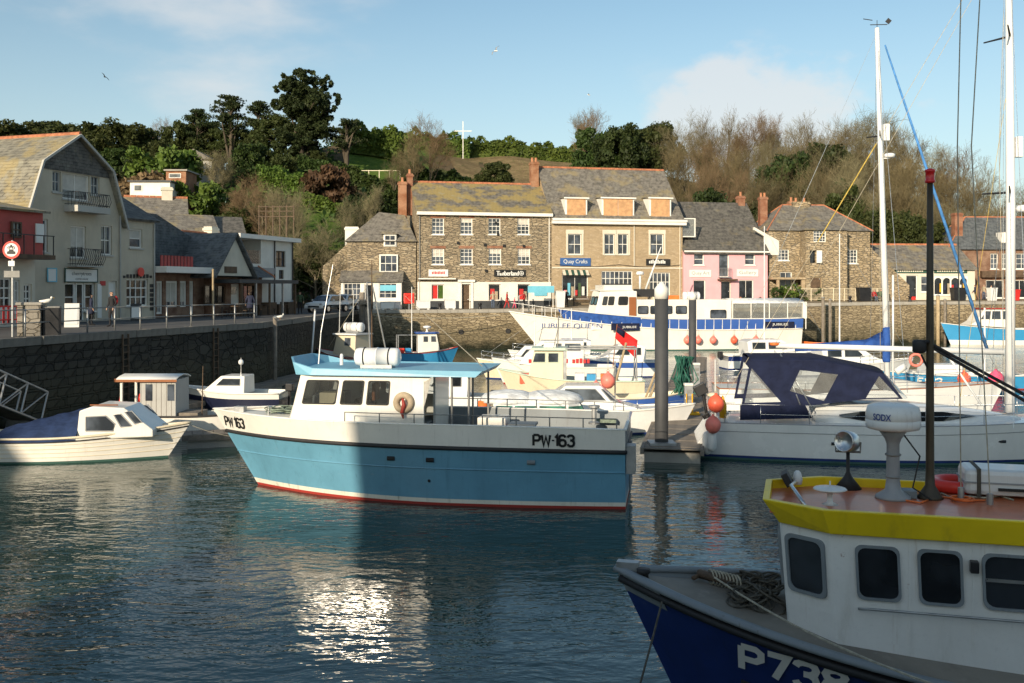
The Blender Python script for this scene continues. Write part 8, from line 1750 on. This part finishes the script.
# ================================================================ PONTOONS AND PILES
def pontoon(name, label, a, b, w, n, z=.48):
    a, b = Vector(a), Vector(b); d = (b-a); ln = d.length; r = thing(name, label, 'pontoon', (a.x, a.y, 0), math.atan2(d.y, d.x)); s = ln/n
    for i in range(n):
        x0, x1 = i*s+.03, (i+1)*s-.03; MB().box(x0+.2, x1-.2, -w/2+.12, w/2-.12, -.35, z-.16).build('float', 'concrete', r); fr = MB().box(x0, x1, -w/2, -w/2+.12, z-.2, z).box(x0, x1, w/2-.12, w/2, z-.2, z).build('side_beam', 'weathered_wood', r)
        m = max(6, int(s/.32))
        for k in range(m): MB_board(r, x0+(x1-x0)*k/m+.008, x0+(x1-x0)*(k+1)/m-.008, w, z, i*37+k)
    return r
BM = {}
def MB_board(r, x0, x1, w, z, seed):
    key = (round(x1-x0, 3), round(w, 2))
    if key not in BM: me = MB().box(0, x1-x0, -w/2+.13, w/2-.13, -.04, .0).mesh('deck_board'); me.materials.append(M['weathered_wood']); BM[key] = me
    o = bpy.data.objects.new('deck_board', BM[key]); C.objects.link(o); o.parent = r; o.location = (x0, 0, z+.004*((seed*7) % 4))
pontoon('pontoon', 'long timber-decked pontoon between the fishing boat and the yacht', (5.05, 31.6), (13.6, 75), 2.0, 14)
pontoon('pontoon', 'narrow floating pontoon along the foot of the dark quay wall', (-15.4, 40), (-12.2, 61), 1.4, 7)
pontoon('pontoon', 'short pontoon finger beside the small wheelhouse boat', (-11.6, 35.0), (-7.4, 36.4), 1.2, 2)
pontoon('pontoon', 'timber finger berth between the potting boat and the domed canopy boat', (1.2, 46.6), (7.4, 46.2), 1.3, 3)
def pile(label, px, top, base, Y, dia, cap):
    p = P(px, base, Y); zt = CH+(HY-top)*Y/F; r = thing('mooring_pile', label, 'pile', (p.x, Y, 0)); zc = zt-cap
    MB().lathe([(dia/2, -2.5), (dia/2, zc)], 24).build('tube', 'pile_grey', r, True); MB().lathe([(dia/2+.012, zc), (dia/2+.012, zt-.22), (dia/2*.8, zt-.15), (.06, zt-.01), (.02, zt)], 24).build('cap', 'white_paint', r, True)
    MB().box(-.42, .42, -.42, .42, .46, .56).build('pile_guide', 'galvanised', r)
pile('thick dark steel pile with white conical cap near the pontoon end', 661.5, 282, 442, 32.6, .44, .55)
pile('dark steel pile with white cap halfway along the pontoon', 692.5, 291.5, 372, 59, .44, .5)
for px, py, Y, lab in ((688.5, 414, 40.3, 'grey service pedestal with yellow base hoop on the pontoon'), (696.5, 387, 51.5, 'slim grey service pedestal farther along the pontoon')):
    p = P(px, py, Y); r = thing('service_pedestal', lab, 'pedestal', (p.x, Y, .49)); MB().box(-.16, .16, -.14, .14, 0, 1.15).build('case', 'plastic_grey', r, bevel=.02); MB().box(-.18, .18, -.16, .16, 1.15, 1.26).build('cap', 'white_paint', r, bevel=.03)
    for k in range(3): MB().box(-.1, .1, -.15, -.142, .35+k*.25, .5+k*.25).build('socket_panel', 'rail_grey', r)
    if px < 690: MB().tube([(-.4, -.25, .03), (.4, -.25, .03), (.45, .2, .03), (-.4, .22, .03), (-.4, -.25, .03)], .05, 6).build('kerb_hoop', 'yellow_plastic', r); MB().tube([(-.12, -.2, .05), (-.12, -.2, .85)], .03, 6).tube([(.12, -.2, .05), (.12, -.2, .85)], .03, 6).build('guard_hoop', 'yellow_plastic', r)
r = thing('bench_box', 'yellow and grey locker on the pontoon beside the pile', 'locker', (7.3, 36.5, .49), R(79)); MB().box(-.4, .4, -.25, .25, 0, .4).build('case', 'pale_wood', r, bevel=.02); MB().box(-.42, .42, -.27, .27, .4, .46).build('lid', 'yellow_plastic', r)
def gangway():
    a, b = Vector((-18.9, 28.5, 3.75)), Vector((-17.55, 36.2, .75)); d = b-a; ln = d.length; r = thing('gangway', 'galvanised truss gangway sloping down from the left quay', 'gangway', a, math.atan2(d.y, d.x)); r.rotation_euler[1] = 0
    sl = Matrix.Rotation(math.asin(-d.z/ln), 4, 'Y')
    def tb(p, q, nm, rr=.035): MB().tube([sl @ Vector(p), sl @ Vector(q)], rr, 6).build(nm, 'galvanised', r)
    n = 7; s = ln/n
    for y in (-.55, .55):
        tb((0, y, 0), (ln, y, 0), 'bottom_chord', .05); tb((0, y, 1.1), (ln, y, 1.1), 'top_chord', .04)
        for i in range(n+1): tb((i*s, y, 0), (i*s, y, 1.1), 'upright')
        for i in range(n): tb((i*s, y, 0), ((i+1)*s, y, 1.1), 'diagonal', .028)
    mbk = MB(); mbk.box(0, ln, -.5, .5, -.02, .02, sl); mbk.build('walkway', 'weathered_wood', r); MB().box(ln-.3, ln+.3, -.6, .6, -.35, -.05, sl).build('roller_foot', 'galvanised', r)
gangway()
for x, y in ((-15.9, 39.6), (-15.5, 40.6)):
    r = thing('traffic_cone', 'red and white traffic cone on the narrow pontoon', 'cone', (x+.4, y, .49), 0, 'cones on the narrow pontoon'); MB().lathe([(.16, .03), (.14, .2)], 14).build('cone_base', 'red_plastic', r, True); MB().lathe([(.139, .2), (.10, .45)], 14).build('reflective_band', 'sign_white', r, True); MB().lathe([(.099, .45), (.03, .8)], 14).build('cone_tip', 'red_plastic', r, True); MB().box(-.2, .2, -.2, .2, 0, .035).build('foot', 'red_plastic', r)
def post(px, py0, py1, Y, rad, mat, label, lean=0, name='mooring_post'):
    a, b = P(px, py1, Y), P(px+lean, py0, Y); r = thing(name, label, 'post', (a.x, Y, -1.0)); h_ = b.z+1; MB().tube([(0, 0, 0), (b.x-a.x, 0, h_)], [rad*1.05, rad], 10).build('shaft', mat, r, True); MB().lathe([(rad*1.1, h_), (rad*1.1, h_+.06), (.02, h_+.14)], 10, (b.x-a.x, 0, 0)).build('cap', 'galvanised', r)
post(275, 318, 372, 56, .12, 'weathered_wood', 'weathered timber post against the dark quay wall'); post(309, 311, 345, 66, .06, 'gel_white', 'thin pale pole leaning at the quay edge', 6, 'leaning_pole')
post(823, 298, 345, 98.2, .16, 'weathered_wood', 'timber fender post on the sunlit quay wall behind the excursion boat'); post(830, 300, 345, 98.6, .14, 'weathered_wood', 'second timber fender post on the sunlit wall, slimmer one'); post(938, 296, 343, 102, .18, 'pale_wood', 'pale timber post on the quay wall by the blue launch'); post(945, 300, 343, 102.3, .14, 'weathered_wood', 'grey timber post beside the pale one on the quay wall')
def dolphin():
    r = thing('timber_fendering', 'cluster of old timber fender piles at the inner quay corner', 'pile', (-12.6, 84, 0))
    for i, (x, y, l) in enumerate(((0, 0, 0), (.5, 1.2, .05), (.1, 2.4, -.05), (.9, .3, .5), (.8, -1.0, .2))): MB().tube([(x, y, -2), (x-l, y, 5.3-.3*i)], .24, 8).build('pile', 'weathered_wood', r, True)
    for z in (2.2, 4.3): MB().box(-.1, .5, -1.3, 2.8, z, z+.28).build('waling', 'weathered_wood', r)
dolphin()
line('pale line running from the blue roof down to the far fishing boats', [(P(405, 296, 60)), (P(482, 366, 26.2))], .014, 'rope', 'stay_line')
line('long mooring rope slung along the foot of the sunlit quay', [(-12.6, 86, 3.4), (-1.2, 91.5, 3.2)], .03, 'rope', sag=.3)
# ================================================================ QUAY FURNITURE AND PEOPLE
def rail_run():
    r = thing('quay_railing', 'low steel railing with two bars along the shaded quay edge', 'railing', (0, 0, QZ)); rd = []
    for (a, b) in zip(EDGE[1:4], EDGE[2:5]):
        a, b = Vector((*a, 0)), Vector((*b, 0)); d = (b-a).normalized(); n = Vector((-d.y, d.x, 0)); k = int((b-a).length/1.75)
        for i in range(k+(1 if b.y > 54 else 0)):
            p = a+(b-a)*i/k+n*.5; MB().tube([(p.x, p.y, 0), (p.x, p.y, 1.08)], .035, 8).build('post', 'galvanised', r, True); rd.append(p)
    for h_ in (1.05, .55):
        for p, q in zip(rd, rd[1:]): MB().tube([(p.x, p.y, h_), (q.x, q.y, h_)], .024, 6).build('rail', 'rail_grey', r, True)
rail_run()
def Q(px, Y, z=None): 
    X = (px-CX)*Y/F; return Vector((X, Y, QZ if z is None else z))
def FQ(px, back=2.0):
    """a spot on the far quay: that many metres behind its edge"""
    t = (px-CX)/F; Y = (FARY+13.2*FSL+back)/(1-t*FSL); X = t*Y; k = min(1, max(0, (back-.35)/4.85)); return Vector((X, Y, ez(X)+(bz(X)-ez(X))*k))
# round no-motor-vehicles sign
p = Q(12.5, 38.4); r = thing('road_sign', 'round red-ringed no motor vehicles sign on a pale post', 'sign', p); MB().tube([(0, 0, 0), (0, 0, 3.7)], .04, 8).build('post', 'galvanised', r)
T = Matrix.Rotation(R(90), 4, 'X'); zc = CH+(HY-250)*38.4/F-QZ; dsk = MB().lathe([(.34, -.015), (.34, .015)], 28, (0, -.07, zc), T).build('sign_disc', 'red_plastic', r); MB().lathe([(.255, -.004), (.255, .004)], 28, (0, -.092, zc), T).build('sign_face', 'sign_white', dsk)
MB().prism([(-.16, -.16+zc), (.16, -.16+zc), (.16, -.06+zc), (.1, -.05+zc), (.07, .02+zc), (-.07, .02+zc), (-.1, -.05+zc), (-.16, -.06+zc)], -.104, -.098).build('car_symbol', 'text_black', dsk)
for x in (-.09, .09): MB().torus((x, -.1, zc+.08), .045, .013, 14, 5, T).build('motorcycle_wheel', 'text_black', dsk)
mcy = MB()
mcy.prism([(-.1, zc+.09), (.1, zc+.09), (.05, zc+.14), (.02, zc+.2), (-.03, zc+.2), (-.05, zc+.13)], -.104, -.098); mcy.build('motorcycle_symbol', 'text_black', dsk); MB().box(-.12, .12, -.09, -.05, zc-.62, zc-.42).build('supplementary_plate', 'sign_white', r); MB().box(-.3, .3, -.06, -.04, zc-1.05, zc-.8).build('rear_plate', 'rail_grey', r)
# cabinets, bins and boards on the left quay
p = Q(31, 39.3); r = thing('granite_bin', 'square grey stone-clad litter bin by the railing', 'bin', p, R(15)); MB().box(-.42, .42, -.42, .42, 0, 1.2).build('body', 'stone_grey', r, bevel=.02); MB().box(-.47, .47, -.47, .47, 1.2, 1.32).build('lid', 'concrete', r, bevel=.03)
p = Q(52, 39.5); r = thing('electric_cabinet', 'dark utility cabinet beside the stone-clad bin', 'cabinet', p, R(15)); MB().box(-.3, .3, -.25, .25, 0, 1.1).build('body', 'black_paint', r, bevel=.02); MB().box(-.32, .32, -.27, .27, 1.1, 1.16).build('lid', 'rail_grey', r)
p = Q(46, 39.4, QZ+1.32); r = thing('gull', 'white gull standing on top of the quayside cabinets', 'bird', p+Vector((0, 0, -.15)), R(20)); MB().tube([(-.25, 0, .2), (-.1, 0, .17), (.08, 0, .2), (.2, 0, .27)], [.02, .08, .09, .03], 8).build('body', 'white_paint', r, True); MB().ball((.2, 0, .33), .05, 8, 6).build('head', 'white_paint', r, True); MB().tube([(.24, 0, .33), (.31, 0, .31)], [.015, .004], 5).build('beak', 'yellow_plastic', r); MB().tube([(0, 0, 0), (0, 0, .13)], .01, 4).build('leg', 'yellow_plastic', r)
def aboard(px, Y, label, mat='sign_white', h_=1.15, w=.65, rz=20):
    r = thing('sandwich_board', label, 'sign', Q(px, Y), R(rz)); 
    for s in (-1, 1): 
        m_ = MB().add([(-w/2, s*.28, 0), (w/2, s*.28, 0), (w/2, s*.03, h_), (-w/2, s*.03, h_)], [(0, 1, 2, 3)]).build('panel', mat, r, solid=.03); MB().add([(-w/2+.06, s*.272-.02, .15), (w/2-.06, s*.272-.02, .15), (w/2-.06, s*.08-.02, h_-.15), (-w/2+.06, s*.08-.02, h_-.15)], [(0, 1, 2, 3)]).build('poster', 'sign_white' if mat != 'sign_white' else 'hull_pale', m_)
    return r
aboard(72, 48.5, 'white sandwich board outside the coffee shop', 'sign_white', 1.15, .66)
aboard(136, 58, 'small dark sandwich board outside the post office', 'sign_black', 1.0, .6)
r = thing('telephone_kiosk', 'low red slatted bench against the red house', 'bench', Q(5, 46.0), R(70)); r.name = 'red_bench'; MB().box(-1.1, 1.1, -.2, .2, .4, .46).build('seat', 'red_paint', r)
for k in range(8): MB().box(-1.0+k*.27, -.9+k*.27, .2, .24, .2, 1.0).build('slat', 'red_paint', r)
MB().box(-1.1, 1.1, .19, .25, 1.0, 1.08).build('top_rail', 'red_paint', r)
for x in (-1, 1): MB().box(x-.05, x+.05, -.18, .18, 0, .4).build('leg', 'red_paint', r)
# lamp standards and posts by the cafe
p = Q(213, 62); r = thing('flag_post', 'thin wooden post on the quay in front of the café', 'post', p); MB().tube([(0, 0, 0), (0, 0, 3.0)], .06, 8).build('shaft', 'pale_wood', r); MB().ball((0, 0, 3.03), .08, 8, 6).build('finial', 'pale_wood', r)
# people -----------------------------------------------------------------
def person(label, loc, rz, h=1.72, top='cloth_black', legs='cloth_denim', hair='hair_dark', pose='stand', coat=False, child=False, bag=None):
    k = h/1.72; J = {}
    sw = .22 if pose == 'walk' else .05
    V = [('pelvis', (0, 0, .93), .125), ('waist', (0, .0, 1.06), .12), ('chest', (0, .01, 1.28), .155), ('neckb', (0, .0, 1.44), .085), ('neck', (0, .01, 1.50), .052), ('head', (0, .03, 1.58), .085), ('crown', (0, .01, 1.67), .08)]
    E = [(0, 1), (1, 2), (2, 3), (3, 4), (4, 5), (5, 6)]
    def chain(root, pts):
        prev = root
        for p, rad in pts: V.append(('c', p, rad)); E.append((prev, len(V)-1)); prev = len(V)-1
    if pose == 'sit':
        for s in (-1, 1): chain(0, [((s*.10, .05, .90), .095), ((s*.11, .45, .88), .068), ((s*.11, .47, .62), .055), ((s*.11, .46, .45), .042), ((s*.11, .56, .41), .04)])
    else:
        for s in (-1, 1):
            f = s*sw; chain(0, [((s*.095, 0, .86), .098), ((s*.10, f*.55+.02, .50), .064), ((s*.10, f*.8-.02, .28), .058), ((s*.10, f-.02-.03*(f < 0), .09), .042), ((s*.11, f+.03, .045), .042), ((s*.12, f+.16, .035), .034)])
    for s in (-1, 1):
        f = -s*sw*.8; el = (s*.27, f*.4-.03, 1.12); hd = (s*.27, f+.10, .90) if pose != 'hold' else (s*.14, .28, 1.12)
        chain(2, [((s*.175, 0, 1.40), .066), (el, .045), (hd, .034), ((hd[0], hd[1]+.03, hd[2]-.07), .03), ((hd[0]-s*.01, hd[1]+.045, hd[2]-.13), .016)])
    me = bpy.data.meshes.new('person'); me.from_pydata([Vector(v[1])*k for v in V], E, []); o = bpy.data.objects.new('person', me); C.objects.link(o)
    md = o.modifiers.new('k', 'SKIN'); 
    for i, v in enumerate(V): me.skin_vertices[0].data[i].radius = (v[2]*k*(1.28 if coat and 1.0 < v[1][2] < 1.3 and abs(v[1][0]) < .02 else 1), v[2]*k*(.78 if v[0] in ('pelvis', 'waist', 'chest') else 1))
    me.skin_vertices[0].data[0].use_root = True; o.modifiers.new('s', 'SUBSURF').levels = 1
    dg = bpy.context.evaluated_depsgraph_get(); m2 = bpy.data.meshes.new_from_object(o.evaluated_get(dg)); bpy.data.objects.remove(o)
    for mm in (legs, top, 'skin', hair, 'cloth_black'): m2.materials.append(M[mm])
    hem = (.70 if coat else .93)*k if pose != 'sit' else .95*k
    for p in m2.polygons:
        c = p.center/k; x, y, z = c; p.use_smooth = True
        hand = abs(x) > .2 and z < .93 or (pose == 'hold' and y > .24)
        p.material_index = 3 if z > 1.61 or (z > 1.5 and y < .0) else 2 if z > 1.47 or hand else 4 if z < .1 else (1 if z*k > hem or (abs(x) > .17 and z > .85) else 0)
    r = bpy.data.objects.new('person', m2); C.objects.link(r); tag(r, label, 'person'); r.location = loc if pose != 'sit' else Vector(loc)-Vector((0, 0, .42*k)); r.rotation_euler = (0, 0, rz)
    if coat: MB().lathe([(.17*k, 1.0*k), (.2*k, .85*k), (.23*k, .62*k), (.2*k, .62*k)], 14, (0, 0, 0), Matrix.Diagonal((1, .75, 1, 1))).build('coat_skirt', top, r, True)
    if bag: MB().ball((.0, -.2*k, 1.25*k), (.16*k, .1*k, .22*k), 10, 8).build('rucksack', bag, r, True)
    # a simple face
    f = MB(); f.ball((0, .115*k, 1.575*k), (.014*k, .02*k, .02*k), 6, 4); f.build('nose', 'skin', r, True)
    for s in (-1, 1): MB().ball((s*.032*k, .103*k, 1.60*k), .012*k, 6, 4).build('eye', 'hair_dark', r); MB().ball((s*.088*k, .03*k, 1.58*k), (.012*k, .022*k, .03*k), 6, 4).build('ear', 'skin', r, True)
    return r
person('person in black jacket with red shoulder bag standing outside the gambrel house', Q(112, 49.0), R(150), 1.78, 'cloth_black', 'cloth_black', bag='cloth_red')
person('person in dark coat beside the coffee shop door', Q(91, 51.0), R(-60), 1.62, 'cloth_navy', 'cloth_black', coat=True)
person('person in navy coat under the café canopy', Q(250, 66), R(20), 1.7, 'cloth_navy', 'cloth_black', coat=True)
person('person in dark green coat at the quay corner', Q(300, 76), R(190), 1.7, 'cloth_green', 'cloth_black')
person('person in grey-white top and jeans looking into the stone shop window', FQ(493, 3.6), R(10), 1.74, 'cloth_beige', 'cloth_denim', 'hair_grey')
person('person in long red coat walking past the stone shop', FQ(507, 3.0), R(-80), 1.7, 'cloth_red', 'cloth_red', pose='walk', coat=True)
person('child in bright pink coat beside the red-coated walker', FQ(514.5, 3.0), R(-80), 1.12, 'cloth_pink', 'cloth_pink', 'cloth_pink', 'walk')
person('person in red jacket by the cyan sign of the stone shop', FQ(524, 3.3), R(60), 1.66, 'cloth_red', 'cloth_black')
person('person in black standing beside the tan shop display window', FQ(566.5, 3.6), R(200), 1.74, 'cloth_black', 'cloth_black')
person('person in beige jacket outside the brick inn', FQ(984, 4.2), R(120), 1.72, 'cloth_beige', 'cloth_denim', 'hair_grey')
person('person in dark jacket walking between the white shop and the inn', FQ(975, 3.6), R(70), 1.72, 'cloth_navy', 'cloth_black', pose='walk')
person('person in pale top by the inn tables', FQ(991, 3.8), R(220), 1.65, 'cloth_white', 'cloth_black')
# far-quay furniture
def bench(label, loc, rz, w=1.6, mat='dark_wood'):
    r = thing('bench', label, 'bench', loc, rz)
    for k in range(3): MB().box(-w/2, w/2, -.22+k*.15, -.1+k*.15, .43, .47).build('seat_slat', mat, r)
    for k in range(3): MB().box(-w/2, w/2, .24, .28, .55+k*.14, .65+k*.14).build('back_slat', mat, r)
    for x in (-w/2+.1, w/2-.1): MB().box(x-.035, x+.035, -.22, -.15, 0, .43).build('leg', 'black_paint', r); MB().box(x-.035, x+.035, .2, .235, 0, .95).build('leg', 'black_paint', r)
    return r
bench('dark bench under the tan shop display window', FQ(585, 4.1), R(12), 2.4); b_ = FQ(879, 2.6); bench('dark bench in front of the white shop door', b_, R(12), 1.8, 'dark_green_paint')
person('person in dark green sitting on the bench before the white shop', b_+Vector((.2, -.05, 0)), R(192), 1.7, 'cloth_green', 'cloth_black', pose='sit')
person('person in red sitting beside the green-clad person on the bench', b_+Vector((-.55, -.1, 0)), R(192), 1.62, 'cloth_red', 'cloth_denim', pose='sit')
def wheelie(label, loc, rz, mat, w=.9, h_=1.25): r = thing('litter_bin', label, 'bin', loc, rz); MB().add([(-w*.42, -.32, 0), (w*.42, -.32, 0), (w*.42, .32, 0), (-w*.42, .32, 0), (-w/2, -.38, h_), (w/2, -.38, h_), (w/2, .38, h_), (-w/2, .38, h_)], [(0, 1, 5, 4), (1, 2, 6, 5), (2, 3, 7, 6), (3, 0, 4, 7), (0, 3, 2, 1), (4, 5, 6, 7)]).build('body', mat, r, bevel=.02); MB().box(-w*.53, w*.53, -.42, .42, h_, h_+.09).build('lid', mat, r, bevel=.03)
wheelie('black double litter bin in front of the stone house wall', FQ(863.5, 2.4), R(12), 'black_paint', 1.35, 1.35); wheelie('black planter bin outside the arched shopfront', FQ(958, 2.8), R(12), 'black_paint', 1.5, 1.3); wheelie('red bin on the quay in front of the brick inn', FQ(1013, 2.8), R(12), 'red_paint', 1.3, 1.1); wheelie('white bin on the quay beside the brick inn walkers', FQ(992, 2.2), R(12), 'hull_pale', .8, 1.3); wheelie('white cabinet on the quay outside the tan shop', FQ(560, 2.4), R(12), 'hull_pale', .9, 1.55)
def fish_tub(label, loc, mat, w=1.2, d=.9, h_=.7, rz=.2): r = thing('fish_tub', label, 'tub', loc, rz); MB().box(-w/2, w/2, -d/2, d/2, .1, h_).build('body', mat, r, bevel=.05); MB().box(-w/2-.03, w/2+.03, -d/2-.03, d/2+.03, h_, h_+.06).build('rim', mat, r); MB().box(-w/2+.1, -w/2+.3, -d/2, d/2, 0, .1).build('foot', mat, r); MB().box(w/2-.3, w/2-.1, -d/2, d/2, 0, .1).build('foot', mat, r)
fish_tub('white fish tub on the quay corner before the cottage', FQ(387, 1.4), 'hull_pale'); fish_tub('white fish tub at the foot of the stone shop wall', FQ(450, 1.6), 'hull_pale', 1.0, .9, .9); fish_tub('pale fish tub beside the cottage shopfront', FQ(393, 2.4), 'hull_pale', 1.4); fish_tub('weathered white tub stacked at the quay edge', FQ(423, 1.8), 'hull_pale', 1.3, .9, .8)
p = FQ(409, 1.6); r = thing('lifebuoy_stand', 'red lifebuoy cabinet on a post at the quay corner', 'lifebuoy stand', p, R(12)); MB().box(-.05, .05, -.05, .05, 0, 1.2).build('post', 'galvanised', r); MB().box(-.5, .5, -.15, .15, .55, 1.55).build('case', 'red_plastic', r, bevel=.08); MB().torus((0, -.17, 1.05), .28, .05, 18, 6, T).build('ring_emblem', 'red_paint', r)
p = FQ(541, 2.0); r = thing('sign_frame', 'tall white gangway sign frame at the excursion boat bow', 'sign', p, R(12)); MB().box(-1.3, 1.3, -.04, .04, 1.5, 2.15).build('board', 'sign_cyan', r)
for x in (-1.2, 1.2): MB().tube([(x, 0, 0), (x, 0, 2.2)], .04, 6).build('post', 'white_paint', r)
for i, (px, lab, m_) in enumerate([(735, 'clay', 'terracotta')]): pass
# white garden fence in front of the stone house
def picket():
    a, b = FQ(800, 3.4), FQ(888, 3.0); d = b-a; r = thing('picket_fence', 'pale wire and post fence in front of the stone house', 'fence', a, math.atan2(d.y, d.x)); ln = d.length
    for i in range(9): MB().box(i*ln/8-.04, i*ln/8+.04, -.04, .04, -.1, 1.35).build('post', 'hull_cream', r)
    for z in (.15, .7, 1.3): MB().box(0, ln, -.055, -.041, z, z+.035).build('rail', 'hull_cream', r)
    me = MB().box(-.012, .012, -.03, -.01, .15, 1.3).mesh('picket'); me.materials.append(M['hull_cream'])
    for i in range(int(ln/.14)): o = bpy.data.objects.new('picket', me); C.objects.link(o); o.parent = r; o.location = (i*.14, 0, 0)
picket()
for i, (px, bk, s_, lab, mt) in enumerate([(777, 3.2, .55, 'clipped green bush left of the stone house bay', 'leaf_mid'), (790, 3.4, .75, 'larger leafy bush against the stone house', 'leaf_bright'), (816, 3.9, .6, 'low bush beside the stone house door', 'leaf_mid'), (802, 3.6, .5, 'small bush beneath the stone house lean-to', 'leaf_dark')]):
    p = FQ(px, bk); ms = [('stem', segs_mesh('stem', [(0, 0, -.1, 0, 0, .5, .05, .03)], 'trunk', 5)), ('foliage', leaf_mesh('foliage', crown_pts(900, 1, 1, .9, 70+i, 14, .4, bottom=-.9)+np.array([0, 0, .85]), .17, mt, i))]; put_tree('garden_bush', ms, lab, None, p, s_*1.5, 0, None, 'shrub')
# parked car at the quay corner
def car(label, loc, rz, paint):
    r = thing('parked_car', label, 'car', loc, rz)
    prof = [(-2.05, .35), (-2.08, .62), (-1.95, .80), (-1.1, .92), (-.55, 1.36), (.2, 1.44), (1.1, 1.40), (1.75, 1.0), (2.0, .92), (2.08, .6), (2.05, .35)]
    rows = []
    for y, k in ((-.88, .0), (-.86, .5), (-.72, .93), (-.4, 1.0), (0, 1.01), (.4, 1.0), (.72, .93), (.86, .5), (.88, 0)):
        rows.append([(x, y*(1-.14*max(0, z-.95)/.5), .35+(min(z, .85 if k < .6 else 9)-.35)*(k if k > .6 else (.55+k*.5) if z > .4 else 1)) for x, z in prof])
    MB().loft(rows).build('body', paint, r, True)
    for s in (-1, 1):
        for x in (-1.3, 1.3): w = MB().lathe([(.32, -.1), (.33, -.08), (.33, .08), (.32, .1)], 18, (x, s*.78, .32), T).build('wheel', 'tyre', r, True); MB().lathe([(.2, -.11), (.2, .11)], 14, (x, s*.78, .32), T).build('rim', 'steel', w)
        MB().ball((-2.0, s*.62, .66), (.09, .17, .09), 10, 6).build('headlight', 'lamp_clear', r, True); MB().ball((-.72, s*.98, .98), (.07, .1, .07), 8, 6).build('mirror', paint, r, True)
    MB().add([(-1.12, -.64, .95), (-1.12, .64, .95), (-.6, .56, 1.33), (-.6, -.56, 1.33)], [(0, 1, 2, 3)]).build('windscreen', 'glass_house', r, solid=.05)
    for s in (-1, 1): MB().add([(-.95, s*.80, .95), (1.2, s*.80, .97), (.95, s*.72, 1.33), (-.5, s*.72, 1.32)], [(0, 1, 2, 3)]).build('side_window', 'glass_dark', r, solid=.04)
    MB().box(-2.11, -2.06, -.5, .5, .42, .55).build('grille', 'black_paint', r); MB().box(-2.115, -2.09, -.26, .26, .36, .42).build('number_plate', 'sign_white', r)
car('silver hatchback parked facing the harbour beside the cottage', Q(328, 80.5), R(68), 'car_silver'); car('dark blue car half hidden behind the silver hatchback', Q(343, 88), R(80), 'hull_pale')
# terrace clutter at the cafe
for i, px in enumerate((222, 236, 252, 268, 284)):
    r = thing('cafe_table', 'dark café table with two stools on the shaded terrace', 'table', Q(px, 64+i*2.6), .3*i, 'café terrace tables'); MB().lathe([(.35, .70), (.35, .74)], 16).build('top', 'dark_wood', r); MB().tube([(0, 0, 0), (0, 0, .7)], .04, 6).build('pedestal', 'black_paint', r)
    for s in (-1, 1): st = MB().lathe([(.16, .42), (.16, .46)], 12, (s*.6, 0, 0)).build('stool_seat', 'dark_wood', r); MB().tube([(s*.6, 0, 0), (s*.6, 0, .42)], .03, 6).build('stool_leg', 'black_paint', st)
r = thing('motorcycle', 'black motorcycle parked at the quay corner by the café', 'motorcycle', Q(292, 78), R(100))
for x in (-.7, .7): MB().torus((x, 0, .32), .27, .06, 20, 6, T).build('wheel', 'tyre', r, True)
MB().tube([(-.7, 0, .32), (-.45, 0, .75), (.1, 0, .85), (.65, 0, .8)], [.05, .13, .14, .07], 8).build('body', 'black_paint', r, True); MB().tube([(-.7, 0, .32), (-.5, 0, 1.0)], .035, 6).build('fork', 'steel', r); MB().tube([(-.5, -.35, 1.02), (-.48, 0, 1.0), (-.5, .35, 1.02)], .02, 6).build('handlebar', 'steel', r); MB().box(-.2, .4, -.15, .15, .35, .7).build('engine', 'rail_grey', r, bevel=.05)
r = thing('gull', 'white gull standing on the edge of the shaded quay', 'bird', Q(280, 60.5), R(30)); MB().tube([(-.25, 0, .2), (-.1, 0, .17), (.08, 0, .2), (.2, 0, .27)], [.02, .08, .09, .03], 8).build('body', 'white_paint', r, True); MB().ball((.2, 0, .33), .05, 8, 6).build('head', 'white_paint', r, True); MB().tube([(0, 0, 0), (0, 0, .13)], .01, 4).build('leg', 'yellow_plastic', r)
# far quay lamp posts and mooring bollards
for i, px in enumerate((440, 480, 600, 760, 850, 910)):
    r = thing('mooring_bollard', 'black iron mooring bollard on the edge of the sunlit quay', 'bollard', FQ(px, .9), 0, 'iron bollards along the far quay'); MB().lathe([(.2, 0), (.16, .1), (.13, .4), (.2, .5), (.2, .58), (.05, .64)], 12).build('casting', 'black_paint', r, True)
def ladder(label, loc, rz):
    r = thing('iron_ladder', label, 'ladder', loc, rz)
    for x in (-.2, .2): MB().box(x-.03, x+.03, -.14, -.08, -.5, 3.6).build('stile', 'dark_wood', r)
    for k in range(12): MB().box(-.2, .2, -.125, -.095, .1+k*.3, .14+k*.3).build('rung', 'dark_wood', r)
ladder('iron ladder down the dark quay wall beside the narrow pontoon', (-16.75, 43.1, 0), R(76.9)); ladder('iron ladder down the dark quay wall near the timber post', (-14.9, 50.0, 0), R(74))
r = thing('iron_ladder', 'rusty iron ladder down the sunlit harbour wall', 'ladder', (10.2, fy(10.2)-.08, 0), math.atan(FSL))
for x in (-.2, .2): MB().box(x-.03, x+.03, -.05, 0, -.5, 3.7).build('stile', 'dark_wood', r)
for k in range(12): MB().box(-.2, .2, -.04, -.01, .1+k*.3, .14+k*.3).build('rung', 'dark_wood', r)
for px, py in ((461, 332), (508, 331)):
    p = FQ(px, 0); r = thing('drain_outlet', 'dark round drain outlet in the sunlit harbour wall', 'drain', (p.x, p.y-.03, CH+(HY-py)*p.y/F), 0, 'drain outlets in the harbour wall'); MB().torus((0, 0, 0), .2, .05, 18, 6, T).build('collar', 'rubbing_black', r, True); MB().lathe([(.19, -.01), (.19, .01)], 18, (0, .01, 0), T).build('pipe_mouth', 'rubber', r)
